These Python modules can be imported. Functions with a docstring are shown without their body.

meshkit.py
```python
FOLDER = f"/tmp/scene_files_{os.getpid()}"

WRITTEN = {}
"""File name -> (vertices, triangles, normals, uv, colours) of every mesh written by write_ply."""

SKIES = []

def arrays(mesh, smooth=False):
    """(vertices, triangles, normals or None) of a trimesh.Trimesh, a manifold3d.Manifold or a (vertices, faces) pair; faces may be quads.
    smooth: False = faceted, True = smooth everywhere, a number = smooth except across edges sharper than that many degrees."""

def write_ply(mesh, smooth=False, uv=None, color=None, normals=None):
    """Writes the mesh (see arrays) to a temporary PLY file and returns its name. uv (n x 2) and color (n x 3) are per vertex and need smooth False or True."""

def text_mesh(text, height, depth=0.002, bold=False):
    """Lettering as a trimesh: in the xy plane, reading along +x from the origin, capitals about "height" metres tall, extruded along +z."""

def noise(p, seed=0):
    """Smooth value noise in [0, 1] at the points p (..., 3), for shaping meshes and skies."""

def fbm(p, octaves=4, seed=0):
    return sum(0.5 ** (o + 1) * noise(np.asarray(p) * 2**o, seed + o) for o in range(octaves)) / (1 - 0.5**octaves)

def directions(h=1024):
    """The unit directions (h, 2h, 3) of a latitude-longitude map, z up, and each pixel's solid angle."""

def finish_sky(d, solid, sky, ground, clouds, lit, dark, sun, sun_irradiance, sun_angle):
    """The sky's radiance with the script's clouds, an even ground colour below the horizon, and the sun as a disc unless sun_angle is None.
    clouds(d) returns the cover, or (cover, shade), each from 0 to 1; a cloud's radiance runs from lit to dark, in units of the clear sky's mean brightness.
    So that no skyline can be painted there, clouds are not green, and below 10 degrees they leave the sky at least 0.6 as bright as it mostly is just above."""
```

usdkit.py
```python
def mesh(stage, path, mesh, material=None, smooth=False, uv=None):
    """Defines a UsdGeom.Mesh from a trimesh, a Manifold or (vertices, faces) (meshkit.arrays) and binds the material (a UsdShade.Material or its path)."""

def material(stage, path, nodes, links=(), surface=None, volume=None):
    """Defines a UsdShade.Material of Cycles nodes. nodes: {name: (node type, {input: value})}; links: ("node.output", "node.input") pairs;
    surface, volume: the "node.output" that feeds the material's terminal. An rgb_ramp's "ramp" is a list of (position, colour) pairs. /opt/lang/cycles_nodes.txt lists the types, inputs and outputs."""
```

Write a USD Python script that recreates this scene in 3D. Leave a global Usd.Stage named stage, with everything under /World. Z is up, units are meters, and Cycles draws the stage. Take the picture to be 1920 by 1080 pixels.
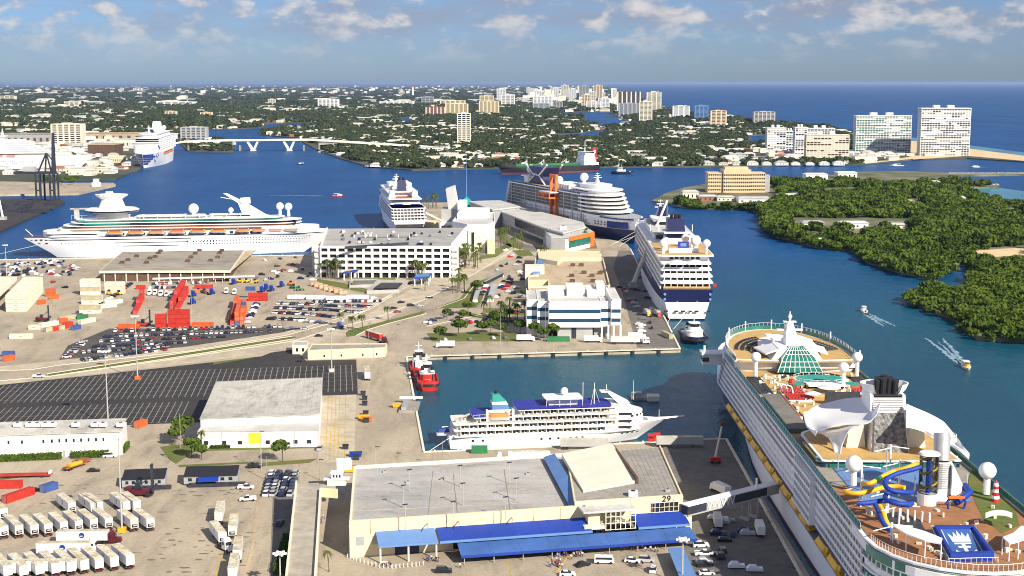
import math, random
import numpy as np, trimesh, shapely
from shapely.geometry import Polygon, Point, box as sbox
from shapely.ops import unary_union
from shapely.prepared import prep
from pxr import Usd, UsdGeom, UsdLux, UsdShade, Gf, Sdf, Vt
import usdkit, meshkit

# ------------------------------------------------------------------ camera, sky, sun, exposure
stage = Usd.Stage.CreateInMemory()
UsdGeom.SetStageUpAxis(stage, 'Z'); UsdGeom.SetStageMetersPerUnit(stage, 1.0)
UsdGeom.Xform.Define(stage, '/World'); UsdGeom.Scope.Define(stage, '/World/Looks')
CAM_H, FPX, LEVEL = 140.0, 2600.0, 155.0
PITCH = math.atan((540 - LEVEL) / FPX); CP, SP = math.cos(PITCH), math.sin(PITCH)
cam = UsdGeom.Camera.Define(stage, '/World/camera')
cam.AddTranslateOp().Set(Gf.Vec3d(0, 0, CAM_H)); cam.AddRotateXOp().Set(90 - math.degrees(PITCH))
cam.CreateHorizontalApertureAttr(36.0); cam.CreateVerticalApertureAttr(20.25)
cam.CreateFocalLengthAttr(36.0 * FPX / 1920); cam.CreateClippingRangeAttr(Gf.Vec2f(1, 500000))
cam.CreateExposureAttr(0.72)
SUN_EL, SUN_AZ = math.radians(33), math.radians(142)
SUN = np.array([math.cos(SUN_EL) * math.sin(SUN_AZ), math.cos(SUN_EL) * math.cos(SUN_AZ), math.sin(SUN_EL)])
sun = UsdLux.DistantLight.Define(stage, '/World/sun')
sun.CreateIntensityAttr(1.2); sun.CreateAngleAttr(0.5); sun.CreateNormalizeAttr(True); sun.CreateColorAttr(Gf.Vec3f(1.0, 0.91, 0.77))
_x = np.cross([0, 0, 1], SUN); _x /= np.linalg.norm(_x); _y = np.cross(SUN, _x)
sun.AddTransformOp().Set(Gf.Matrix4d(*_x, 0, *_y, 0, *SUN, 0, 0, 0, 0, 1))
sky = UsdLux.DomeLight.Define(stage, '/World/sky')
skym = usdkit.material(stage, '/World/Looks/sky_look', {
    'tc': ('texture_coordinate', {}),
    'sky': ('sky_texture', {'sky_type': 'single_scattering', 'sun_disc': False, 'sun_elevation': SUN_EL, 'sun_rotation': SUN_AZ, 'altitude': 0.0, 'air_density': 1.0, 'aerosol_density': 0.35, 'ozone_density': 1.5}),
    'tint': ('mix', {'mix_type': 'multiply', 'fac': 1.0, 'color2': (0.44, 0.63, 1.12)}),
    'map': ('mapping', {'mapping_type': 'point', 'scale': (1, 1, 1.9), 'location': (3.1, 0, 0)}), 'mapl': ('mapping', {'mapping_type': 'point', 'scale': (1, 1, 4.5), 'location': (7.3, 0, 0)}),
    'n1': ('noise_texture', {'scale': 44.0, 'detail': 8.0, 'roughness': 0.55, 'distortion': 0.1}), 'n2': ('noise_texture', {'scale': 13.0, 'detail': 3.0, 'roughness': 0.5}), 'nl': ('noise_texture', {'scale': 11.0, 'detail': 7.0, 'roughness': 0.58}),
    'sx': ('separate_xyz', {}), 'el': ('map_range', {'from_min': 0.012, 'from_max': 0.045, 'to_min': 0.0, 'to_max': 1.0, 'clamp': True}),
    'add': ('math', {'math_type': 'multiply_add', 'value2': 0.6}),
    'puff': ('rgb_ramp', {'ramp': [(0, (0,) * 3), (0.775, (0,) * 3), (0.83, (0.30,) * 3), (0.90, (0.72,) * 3), (1.0, (0.82,) * 3)]}), 'puffe': ('math', {'math_type': 'multiply'}),
    'lay': ('rgb_ramp', {'ramp': [(0.36, (0,) * 3), (0.60, (0.72,) * 3)]}), 'laye': ('math', {'math_type': 'multiply'}),
    'mixl': ('mix', {'color2': (3.7, 3.95, 5.0)}), 'mixp': ('mix', {}), 'shade': ('map_range', {'from_min': 0.42, 'from_max': 0.68, 'to_min': 0.0, 'to_max': 1.0, 'clamp': True}), 'pc': ('mix', {'color1': (4.2, 4.5, 5.3), 'color2': (8.6, 8.2, 8.0)}),
    'bg': ('background_shader', {'strength': 0.055}),
}, [('tc.generated', 'map.vector'), ('tc.generated', 'mapl.vector'), ('map.vector', 'n1.vector'), ('map.vector', 'n2.vector'), ('mapl.vector', 'nl.vector'), ('tc.generated', 'sx.vector'), ('sx.z', 'el.value'),
    ('n2.fac', 'add.value1'), ('n1.fac', 'add.value3'), ('add.value', 'puff.fac'), ('puff.color', 'puffe.value1'), ('el.result', 'puffe.value2'), ('nl.fac', 'lay.fac'), ('lay.color', 'laye.value1'), ('el.result', 'laye.value2'),
    ('sky.color', 'tint.color1'), ('tint.color', 'mixl.color1'), ('laye.value', 'mixl.fac'), ('n1.fac', 'shade.value'), ('shade.result', 'pc.fac'), ('mixl.color', 'mixp.color1'), ('pc.color', 'mixp.color2'), ('puffe.value', 'mixp.fac'), ('mixp.color', 'bg.color')], surface='bg.background')
UsdShade.MaterialBindingAPI.Apply(sky.GetPrim()).Bind(skym)
sky.GetPrim().SetCustomDataByKey('kind', 'structure')

# ------------------------------------------------------------------ helpers
def ray(x, y):
    return np.array([x - 960.0, FPX * CP - (y - 540) * SP, -FPX * SP - (y - 540) * CP])
def G(x, y, z=2.0):                       # a spot of the photograph (1920 wide) on level ground z
    d = ray(x, y); t = (z - CAM_H) / d[2]; return np.array([d[0] * t, d[1] * t])
def GP(pts, z=2.0): return [tuple(G(x, y, z)) for x, y in pts]
def hgt(y, Y):                            # height of the picture row y at the distance Y
    d = ray(960, y); return CAM_H + d[2] * Y / d[1]
rng = np.random.default_rng(7)
_names = {}
def numbered(parent, name):
    k = (parent, name); n = _names.get(k, 0); _names[k] = n + 1
    return f'{parent}/{name}' if n == 0 else f'{parent}/{name}_{n:03d}'
def meta(prim, label=None, cat=None, group=None, kind=None):
    for k, v in (('label', label), ('category', cat), ('group', group), ('kind', kind)):
        if v: prim.SetCustomDataByKey(k, v)
class MB:
    def __init__(s): s.V, s.F, s.n = [], [], 0
    def add(s, v, f):
        v = np.asarray(v, float).reshape(-1, 3); f = np.asarray(f, int)
        if f.shape[1] == 4: f = np.vstack([f[:, [0, 1, 2]], f[:, [0, 2, 3]]])
        s.V.append(v); s.F.append(f + s.n); s.n += len(v); return s
    def box(s, x0, x1, y0, y1, z0, z1):
        v = [(x, y, z) for z in (z0, z1) for y in (y0, y1) for x in (x0, x1)]
        return s.add(v, [(0, 2, 3, 1), (4, 5, 7, 6), (0, 1, 5, 4), (2, 6, 7, 3), (0, 4, 6, 2), (1, 3, 7, 5)])
    def obox(s, c, size, rz=0.0, base=True):
        a, b, h = size; v = np.array([(x, y, z) for z in (0 if base else -h / 2, h if base else h / 2) for y in (-b / 2, b / 2) for x in (-a / 2, a / 2)], float)
        co, si = math.cos(rz), math.sin(rz); w = v.copy(); w[:, 0] = v[:, 0] * co - v[:, 1] * si; w[:, 1] = v[:, 0] * si + v[:, 1] * co
        return s.add(w + np.array(c), [(0, 2, 3, 1), (4, 5, 7, 6), (0, 1, 5, 4), (2, 6, 7, 3), (0, 4, 6, 2), (1, 3, 7, 5)])
    def prism(s, poly, z0, z1, bottom=False):
        if not isinstance(poly, (Polygon, shapely.MultiPolygon)): poly = Polygon(poly)
        if not poly.is_valid: poly = poly.buffer(0)
        for p in getattr(poly, 'geoms', [poly]):
            if p.is_empty or p.area < 1e-6: continue
            p = shapely.geometry.polygon.orient(p)
            v, f = trimesh.creation.triangulate_polygon(p, engine='earcut')
            v3 = np.column_stack([v[:, :2], np.full(len(v), z1)]); s.add(v3, f)
            if z1 > z0:
                if bottom: s.add(np.column_stack([v[:, :2], np.full(len(v), z0)]), f[:, ::-1])
                for r in [p.exterior, *p.interiors]:
                    c = np.array(r.coords)[:-1]; m = len(c); i = np.arange(m); j = (i + 1) % m
                    s.add(np.vstack([np.column_stack([c, np.full(m, z0)]), np.column_stack([c, np.full(m, z1)])]), np.column_stack([i, j, j + m, i + m]))
        return s
    def loft(s, rings, cap0=True, cap1=True, closed=True):
        R = np.asarray(rings, float); a, b, _ = R.shape; i = np.arange(b if closed else b - 1); j = (i + 1) % b
        f = [np.column_stack([k * b + i, k * b + j, (k + 1) * b + j, (k + 1) * b + i]) for k in range(a - 1)]
        s.add(R.reshape(-1, 3), np.vstack(f))
        for on, k in ((cap0, 0), (cap1, a - 1)):
            if on: s.add(np.vstack([R[k], R[k].mean(0)]), [(x, y, b) for x, y in zip(i, j)])
        return s
    def cyl(s, p0, p1, r0, r1=None, n=8, caps=True):
        p0, p1 = np.array(p0, float), np.array(p1, float); r1 = r0 if r1 is None else r1
        d = p1 - p0; d /= np.linalg.norm(d); u = np.cross(d, [0, 0, 1.0] if abs(d[2]) < .9 else [1.0, 0, 0]); u /= np.linalg.norm(u); w = np.cross(d, u)
        t = np.arange(n) * 2 * math.pi / n; c = np.cos(t)[:, None] * u + np.sin(t)[:, None] * w
        return s.loft([p0 + c * r0, p1 + c * r1], caps, caps)
    def bar(s, p0, p1, w): return s.cyl(p0, p1, w * .7, n=4)
    def sphere(s, c, r, n=10, sz=1.0, half=False):
        m = max(4, n // 2 + 1); ph = np.linspace(0 if half else -math.pi / 2, math.pi / 2, m); t = np.arange(n) * 2 * math.pi / n
        return s.loft([np.column_stack([c[0] + r * math.cos(p) * np.cos(t), c[1] + r * math.cos(p) * np.sin(t), np.full(n, c[2] + r * sz * math.sin(p))]) for p in ph], False, False)
    def tube(s, path, r, n=6, caps=True):
        P = np.asarray(path, float); T = np.gradient(P, axis=0); T /= np.linalg.norm(T, axis=1)[:, None]; u = np.array([0, 0, 1.0]); R = []
        t = np.arange(n) * 2 * math.pi / n; rr = np.broadcast_to(r, len(P))
        for p, d, q in zip(P, T, rr):
            a = np.cross(d, u); a = np.cross(d, [1.0, 0, 0]) if np.linalg.norm(a) < .05 else a; a /= np.linalg.norm(a); b = np.cross(d, a)
            R.append(p + q * (np.cos(t)[:, None] * a + np.sin(t)[:, None] * b))
        return s.loft(R, caps, caps)
    def quad(s, a, b, c, d): return s.add([a, b, c, d], [(0, 1, 2, 3)])
    def merge(s, o, M=None):
        for v, f in zip(o.V, o.F):
            pass
        V = np.vstack(o.V); F = np.vstack(o.F)
        if M is not None: V = V @ np.asarray(M)[:3, :3].T + np.asarray(M)[:3, 3]
        return s.add(V, F)
    def tapered(s, x0, x1, y0, y1, z0, z1, dx0=0, dx1=0, dy0=0, dy1=0):
        v = [(x0, y0, z0), (x1, y0, z0), (x1, y1, z0), (x0, y1, z0), (x0 + dx0, y0 + dy0, z1), (x1 - dx1, y0 + dy0, z1), (x1 - dx1, y1 - dy1, z1), (x0 + dx0, y1 - dy1, z1)]
        return s.add(v, [(0, 3, 2, 1), (4, 5, 6, 7), (0, 1, 5, 4), (1, 2, 6, 5), (2, 3, 7, 6), (3, 0, 4, 7)])
    def build(s, name, mat, parent='/World', label=None, cat=None, group=None, kind=None, smooth=None):
        if not s.V: return None
        path = numbered(parent, name); v = np.vstack(s.V); f = np.vstack(s.F)
        m = UsdGeom.Mesh.Define(stage, path); nrm = None
        if smooth: v, f, nrm = meshkit.arrays((v, f), smooth)
        m.CreatePointsAttr(Vt.Vec3fArray.FromNumpy(v.astype(np.float32)))
        m.CreateFaceVertexCountsAttr(Vt.IntArray.FromNumpy(np.full(len(f), 3, np.int32)))
        m.CreateFaceVertexIndicesAttr(Vt.IntArray.FromNumpy(f.astype(np.int32).ravel()))
        m.CreateSubdivisionSchemeAttr('none')
        if nrm is not None:
            m.CreateNormalsAttr(Vt.Vec3fArray.FromNumpy(nrm.astype(np.float32))); m.SetNormalsInterpolation('vertex')
        if isinstance(mat, str): mat = MATS[mat]
        UsdShade.MaterialBindingAPI.Apply(m.GetPrim()).Bind(mat)
        meta(m.GetPrim(), label, cat, group, kind)
        return path
def thing(name, label, cat, loc=(0, 0, 0), rz=0.0, group=None):
    x = UsdGeom.Xform.Define(stage, numbered('/World', name)); x.AddTranslateOp().Set(Gf.Vec3d(*map(float, loc))); x.AddRotateZOp().Set(math.degrees(rz))
    meta(x.GetPrim(), label, cat, group); return str(x.GetPath())
def proto(name):
    p = stage.CreateClassPrim('/World/' + name + '_class'); p.SetTypeName('Xform'); return str(p.GetPath())
def put(cls, name, label, cat, loc, rz=0.0, group=None, scale=None):
    x = UsdGeom.Xform.Define(stage, numbered('/World', name)); x.AddTranslateOp().Set(Gf.Vec3d(*map(float, loc))); x.AddRotateZOp().Set(math.degrees(rz))
    if scale is not None: x.AddScaleOp().Set(Gf.Vec3f(*((scale,) * 3 if np.ndim(scale) == 0 else scale)))
    x.GetPrim().GetReferences().AddInternalReference(cls); x.GetPrim().SetInstanceable(True)
    meta(x.GetPrim(), label, cat, group); return str(x.GetPath())
def scatter(name, protos, pts, idx, scales, rots, kind='stuff', label=None, cat=None):
    pi = UsdGeom.PointInstancer.Define(stage, numbered('/World', name)); P = str(pi.GetPath())
    tg = []
    for k, (mb, mat, sm) in enumerate(protos): tg.append(mb.build('pattern', mat, P, smooth=sm))
    pi.CreatePrototypesRel().SetTargets([Sdf.Path(t) for t in tg])
    pi.CreatePositionsAttr(Vt.Vec3fArray.FromNumpy(np.asarray(pts, np.float32)))
    pi.CreateProtoIndicesAttr(Vt.IntArray.FromNumpy(np.asarray(idx, np.int32)))
    pi.CreateScalesAttr(Vt.Vec3fArray.FromNumpy(np.asarray(scales, np.float32)))
    h = np.asarray(rots) / 2
    pi.CreateOrientationsAttr(Vt.QuathArray([Gf.Quath(float(c), 0, 0, float(s_)) for c, s_ in zip(np.cos(h), np.sin(h))]))
    meta(pi.GetPrim(), label, cat, None, kind)

# ------------------------------------------------------------------ materials
MATS = {}
def mat(name, c, rough=0.6, var=0.12, scale=0.25, c2=None, scale2=None, bump=0.0, metal=0.0, spec=0.4, rand=0.0, stretch=None, coat=0.0):
    """One plain surface: colour c with soft blotches (c2 or darker) at a scale in 1/metres, plus fine grain."""
    c = np.array(c, float); d = np.array(c2, float) if c2 is not None else c * (1 - 2.2 * var)
    n = {'geo': ('geometry', {}), 'map': ('mapping', {'mapping_type': 'point', 'scale': stretch or (1, 1, 1)}),
         'n1': ('noise_texture', {'scale': scale, 'detail': 6.0, 'roughness': 0.62}), 'r1': ('rgb_ramp', {'ramp': [(0.36, tuple(d)), (0.62, tuple(c))]}),
         'p': ('principled_bsdf', {'roughness': rough, 'metallic': metal, 'specular_ior_level': spec, 'coat_weight': coat})}
    l = [('geo.position', 'map.vector'), ('map.vector', 'n1.vector'), ('n1.fac', 'r1.fac')]; out = 'r1.color'
    if scale2:
        n['n2'] = ('noise_texture', {'scale': scale2, 'detail': 3.0, 'roughness': 0.7}); n['r2'] = ('rgb_ramp', {'ramp': [(0.3, (0.72,) * 3), (0.6, (1.0,) * 3)]}); n['m2'] = ('mix', {'mix_type': 'multiply', 'fac': 1.0})
        l += [('map.vector', 'n2.vector'), ('n2.fac', 'r2.fac'), (out, 'm2.color1'), ('r2.color', 'm2.color2')]; out = 'm2.color'
    if rand:
        n['oi'] = ('object_info', {}); n['rr'] = ('rgb_ramp', {'ramp': [(0, (1 - rand,) * 3), (1, (1 + rand, 1 + rand, 1 + rand * .6))]}); n['m3'] = ('mix', {'mix_type': 'multiply', 'fac': 1.0})
        l += [('oi.random', 'rr.fac'), (out, 'm3.color1'), ('rr.color', 'm3.color2')]; out = 'm3.color'
    l.append((out, 'p.base_color'))
    if bump:
        n['b'] = ('bump', {'strength': 0.6, 'distance': bump}); l += [('n1.fac', 'b.height'), ('b.normal', 'p.normal')]
    MATS[name] = usdkit.material(stage, f'/World/Looks/{name}', n, l, surface='p.BSDF'); return MATS[name]
def leafmat(name, dark, light, sc=0.35):
    MATS[name] = usdkit.material(stage, f'/World/Looks/{name}', {'oi': ('object_info', {}), 'geo': ('geometry', {}), 'n': ('noise_texture', {'scale': sc, 'detail': 4.0}), 'a': ('math', {'math_type': 'multiply_add', 'value2': 0.5}),
        'r': ('rgb_ramp', {'ramp': [(0.2, dark), (0.85, light)]}), 'd': ('diffuse_bsdf', {}), 't': ('translucent_bsdf', {}), 'm': ('mix_closure', {'fac': 0.25})},
        [('geo.position', 'n.vector'), ('oi.random', 'a.value1'), ('n.fac', 'a.value3'), ('a.value', 'r.fac'), ('r.color', 'd.color'), ('r.color', 't.color'), ('d.BSDF', 'm.closure1'), ('t.BSDF', 'm.closure2')], surface='m.closure')
W = (0.80, 0.80, 0.78)
mat('white', W, .45, .03, .08); mat('ship_white', (0.80, 0.80, 0.80), .35, .03, .05); mat('roof_white', (0.60, 0.595, 0.56), .7, .10, .06, scale2=.7)
mat('cream', (0.72, 0.62, 0.40), .7, .04, .1); mat('cream_pale', (0.72, 0.68, 0.55), .7, .05, .1); mat('peach', (0.68, 0.49, 0.30), .8, .05, .1)
mat('glass_dark', (0.02, 0.025, 0.035), .12, .1, .3, spec=.7); mat('glass_blue', (0.03, 0.07, 0.13), .1, .1, .3, spec=.8); mat('glass_green', (0.02, 0.16, 0.12), .12, .15, .25, spec=.8)
mat('black', (0.02, 0.02, 0.022), .5, .1, .5); mat('dark_metal', (0.035, 0.04, 0.055), .5, .15, .5); mat('grey', (0.35, 0.36, 0.37), .6, .08, .2); mat('grey_light', (0.42, 0.42, 0.41), .6, .08, .12); mat('steel', (0.5, 0.5, 0.5), .4, .08, .3, metal=.4)
mat('concrete_grey', (0.36, 0.335, 0.29), .85, .10, .03, scale2=.3); mat('concrete_wall', (0.42, 0.38, 0.31), .85, .14, .2)
def stained(name, c, k=.30, s1=.10, st=(1, .3, 1), s2=.9, rough=.85):
    MATS[name] = usdkit.material(stage, f'/World/Looks/{name}', {'geo': ('geometry', {}), 'm': ('mapping', {'mapping_type': 'point', 'scale': st}), 'a': ('noise_texture', {'scale': .014, 'detail': 6.0, 'roughness': .6}), 'b': ('noise_texture', {'scale': s1, 'detail': 8.0, 'roughness': .68, 'distortion': .6}), 'd': ('noise_texture', {'scale': s2, 'detail': 4.0, 'roughness': .7}),
        'ra': ('rgb_ramp', {'ramp': [(.34, tuple(np.array(c) * (.74, .74, .76))), (.64, tuple(c))]}), 'rb': ('rgb_ramp', {'ramp': [(.25, (1 - k * 1.9,) * 3), (.42, (1 - k * .55,) * 3), (.56, (1,) * 3)]}), 'rd': ('rgb_ramp', {'ramp': [(.3, (.80,) * 3), (.55, (1,) * 3)]}), 'x': ('mix', {'mix_type': 'multiply', 'fac': 1.0}), 'y': ('mix', {'mix_type': 'multiply', 'fac': 1.0}), 'p': ('principled_bsdf', {'roughness': rough, 'specular_ior_level': .3})},
        [('geo.position', 'm.vector'), ('geo.position', 'a.vector'), ('m.vector', 'b.vector'), ('geo.position', 'd.vector'), ('a.fac', 'ra.fac'), ('b.fac', 'rb.fac'), ('d.fac', 'rd.fac'), ('ra.color', 'x.color1'), ('rb.color', 'x.color2'), ('x.color', 'y.color1'), ('rd.color', 'y.color2'), ('y.color', 'p.base_color')], surface='p.BSDF')
stained('concrete', (0.47, 0.40, 0.295)); stained('deck_grey', (0.47, 0.46, 0.43), .26, .12, (.5, 1, 1)); stained('roof_pale', (0.57, 0.56, 0.50), .34, .16, (1, .5, 1)); stained('roof_tan', (0.40, 0.36, 0.29), .42, .14, (.5, 1, 1)); stained('tan', (0.53, 0.42, 0.28), .22, .12)
mat('asphalt', (0.044, 0.040, 0.040), .85, .12, .03, scale2=.25); mat('asphalt_old', (0.20, 0.185, 0.165), .85, .12, .02, scale2=.3); mat('road', (0.53, 0.46, 0.34), .85, .08, .03, scale2=.2); mat('dirt', (0.10, 0.09, 0.08), .9, .15, .05, scale2=.4)
mat('paint_white', (0.46, 0.44, 0.39), .7, .12, .4); mat('paint_yellow', (0.58, 0.40, 0.05), .7, .15, .4)
mat('grass', (0.10, 0.15, 0.022), .9, .25, .06, scale2=.5, c2=(0.16, 0.15, 0.04)); mat('sand', (0.66, 0.50, 0.29), .9, .06, .05)
mat('navy', (0.012, 0.016, 0.07), .3, .05, .05); mat('blue_hull', (0.01, 0.035, 0.22), .35, .06, .05); mat('blue', (0.010, 0.045, 0.32), .6, .06, .1); mat('blue_deck', (0.03, 0.035, 0.30), .6, .08, .2); mat('blue_pale', (0.12, 0.24, 0.50), .55, .07, .1); mat('blue_mid', (0.05, 0.13, 0.38), .7, .14, .10)
mat('orange', (0.80, 0.17, 0.02), .5, .08, .3); mat('red', (0.50, 0.025, 0.02), .5, .10, .3); mat('yellow', (0.75, 0.42, 0.02), .5, .08, .3); mat('teal', (0.02, 0.30, 0.25), .5, .06, .2); mat('green', (0.03, 0.16, 0.06), .6, .1, .3); mat('lemon', (.80, .66, .04)); mat('teak', (0.54, 0.35, 0.13), .7, .08, .3); mat('deck_rubber', (0.34, 0.16, 0.07), .8, .1, .3); mat('terracotta', (0.36, 0.13, 0.07), .8, .1, .1)
mat('brown', (0.12, 0.07, 0.045), .8, .15, .4); mat('bark', (0.14, 0.11, 0.08), .9, .15, .6); mat('rust', (0.30, 0.11, 0.05), .8, .2, .4); mat('boot', (0.16, 0.03, 0.03), .6, .1, .1)
leafmat('leaf_far', (0.020, 0.038, 0.018), (0.075, 0.095, 0.045), .02); leafmat('leaf', (0.022, 0.055, 0.012), (0.10, 0.15, 0.03)); leafmat('leaf_mangrove', (0.018, 0.050, 0.010), (0.105, 0.155, 0.025), .022); leafmat('leaf_palm', (0.03, 0.06, 0.015), (0.11, 0.14, 0.04))

def water(name, deep, shallow, bumpd):
    MATS[name] = usdkit.material(stage, f'/World/Looks/{name}', {'geo': ('geometry', {}), 'sep': ('separate_xyz', {}),
        'map': ('mapping', {'mapping_type': 'point', 'scale': (1, .45, 1)}), 'n': ('noise_texture', {'scale': 0.006, 'detail': 6.0, 'roughness': .6}), 'rp': ('rgb_ramp', {'ramp': [(0.35, deep[0]), (0.65, deep[1])]}),
        'rp2': ('rgb_ramp', {'ramp': [(0.35, shallow[0]), (0.65, shallow[1])]}),
        'my': ('map_range', {'from_min': 780.0, 'from_max': 1250.0, 'to_min': 1.0, 'to_max': 0.0, 'clamp': True}), 'mx': ('mix', {}),
        'w': ('noise_texture', {'scale': 0.16, 'detail': 5.0, 'roughness': .65}), 'b': ('bump', {'strength': 1.0, 'distance': bumpd}),
        'w2': ('noise_texture', {'scale': 0.02, 'detail': 3.0}), 'wa': ('math', {'math_type': 'multiply_add', 'value2': 2.5}),
        'd': ('diffuse_bsdf', {}), 'g': ('glossy_bsdf', {'roughness': 0.2, 'color': (.9, .95, 1)}), 'fr': ('fresnel', {'IOR': 1.33}), 'mn': ('math', {'math_type': 'minimum', 'value2': 0.16}), 'p': ('mix_closure', {})},
        [('geo.position', 'sep.vector'), ('geo.position', 'map.vector'), ('map.vector', 'n.vector'), ('n.fac', 'rp.fac'), ('n.fac', 'rp2.fac'), ('sep.y', 'my.value'), ('my.result', 'mx.fac'), ('rp.color', 'mx.color1'), ('rp2.color', 'mx.color2'), ('mx.color', 'd.color'),
         ('map.vector', 'w.vector'), ('map.vector', 'w2.vector'), ('w2.fac', 'wa.value1'), ('w.fac', 'wa.value3'), ('wa.value', 'b.height'), ('b.normal', 'd.normal'), ('b.normal', 'g.normal'), ('fr.fac', 'mn.value1'), ('mn.value', 'p.fac'), ('d.BSDF', 'p.closure1'), ('g.BSDF', 'p.closure2')], surface='p.closure')
water('water_look', ((0.004, 0.047, 0.165), (0.006, 0.070, 0.220)), ((0.002, 0.050, 0.084), (0.004, 0.074, 0.118)), 0.9)
mat('shoal', (0.03, 0.24, 0.30), .25, .2, .01, c2=(0.01, 0.10, 0.22), spec=.3)
mat('city_ground', (0.10, 0.10, 0.075), .9, .3, .004, c2=(0.035, 0.05, 0.025), scale2=.03)
mat('park_ground', (0.22, 0.20, 0.13), .9, .2, .02, c2=(0.06, 0.09, 0.03), scale2=.2)
mat('foam', (0.34, 0.46, 0.52), .5, .2, .5, c2=(0.05, 0.16, 0.24))

# ------------------------------------------------------------------ water, land
sea = MB(); rr = [0, 60, 150, 300, 600, 1000, 1600, 2500, 4000, 7000, 12000, 20000, 35000, 60000, 100000, 180000]; ta = np.arange(96) * 2 * math.pi / 96
sea.loft([np.column_stack([r * np.cos(ta), r * np.sin(ta), np.zeros(96)]) for r in rr[1:]], True, False)
sea.build('sea_water', 'water_look', kind='structure')
PORT = Polygon([(84, 120), *GP([(1363, 822), (1311, 823), (795, 847), (761, 669), (1276, 654), (1254, 610), (1201, 499), (1182, 466), (1176, 458), (1160, 452), (1115, 444), (945, 384), (883, 379), (790, 380), (803, 440), (640, 447), (612, 477), (0, 487), (-400, 492)]), (-700, 120)])
MB().prism(PORT, -4, 2).build('port_ground', 'concrete', kind='structure')
for k, pts in enumerate([[(-160, 480), (0, 433), (122, 379), (119, 374), (0, 372), (-160, 371)], [(-160, 367), (147, 363), (217, 347), (213, 343), (140, 343), (-160, 337)]]):
    MB().prism(GP(pts), -4, 2 + k * .2).build('pier', ['asphalt', 'concrete'][k], kind='structure')
city_px = [(-700, 338), (123, 337), (217, 336), (242, 323), (258, 319), (330, 263), (353, 283), (437, 285), (440, 270), (415, 262), (388, 258), (388, 243), (493, 239), (505, 231), (590, 229), (600, 238), (520, 241), (483, 247), (487, 252), (555, 258), (572, 268), (595, 281), (640, 297), (693, 312), (773, 318), (927, 315), (1130, 313), (1280, 312), (1613, 308), (1650, 304), (1713, 298), (1760, 297), (1813, 296), (1925, 303), (1925, 295), (1813, 279), (1710, 264), (1600, 251), (1563, 241), (1467, 233), (1360, 218), (1290, 212), (1250, 205), (1215, 187), (1165, 171), (1140, 163), (1134, 158.6), (-700, 158.6)]
CITY = Polygon(GP(city_px)).buffer(0)
LAGOONS = [[(1057, 210), (1140, 209), (1165, 222), (1182, 235), (1140, 239), (1097, 232), (1100, 220), (1060, 216)], [(1000, 254), (1090, 249), (1133, 242), (1137, 248), (1105, 258), (1005, 259)], [(745, 220), (770, 219), (776, 232), (762, 233)], [(1403, 254), (1436, 252), (1440, 270), (1412, 271)], [(640, 236), (700, 233), (702, 236), (645, 240)]]
CITY = CITY.difference(unary_union([Polygon(GP(l)) for l in LAGOONS]))
MB().prism(CITY, -4, 2).build('city_ground', 'city_ground', kind='structure')
PARK_PX = [(1222, 376), (1290, 388), (1345, 391), (1400, 391), (1438, 400), (1440, 430), (1458, 442), (1535, 462), (1612, 471), (1625, 488), (1680, 506), (1745, 520), (1770, 514), (1774, 494), (1824, 488), (1830, 540), (1790, 549), (1712, 556), (1722, 570), (1790, 596), (1832, 632), (2150, 650), (2150, 420), (1920, 391), (1850, 371), (1795, 351), (1873, 350), (1873, 347), (1795, 343), (1785, 329), (1930, 327), (1930, 324), (1780, 324), (1700, 321), (1600, 322), (1500, 336), (1340, 342), (1285, 351), (1250, 361)]
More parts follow.
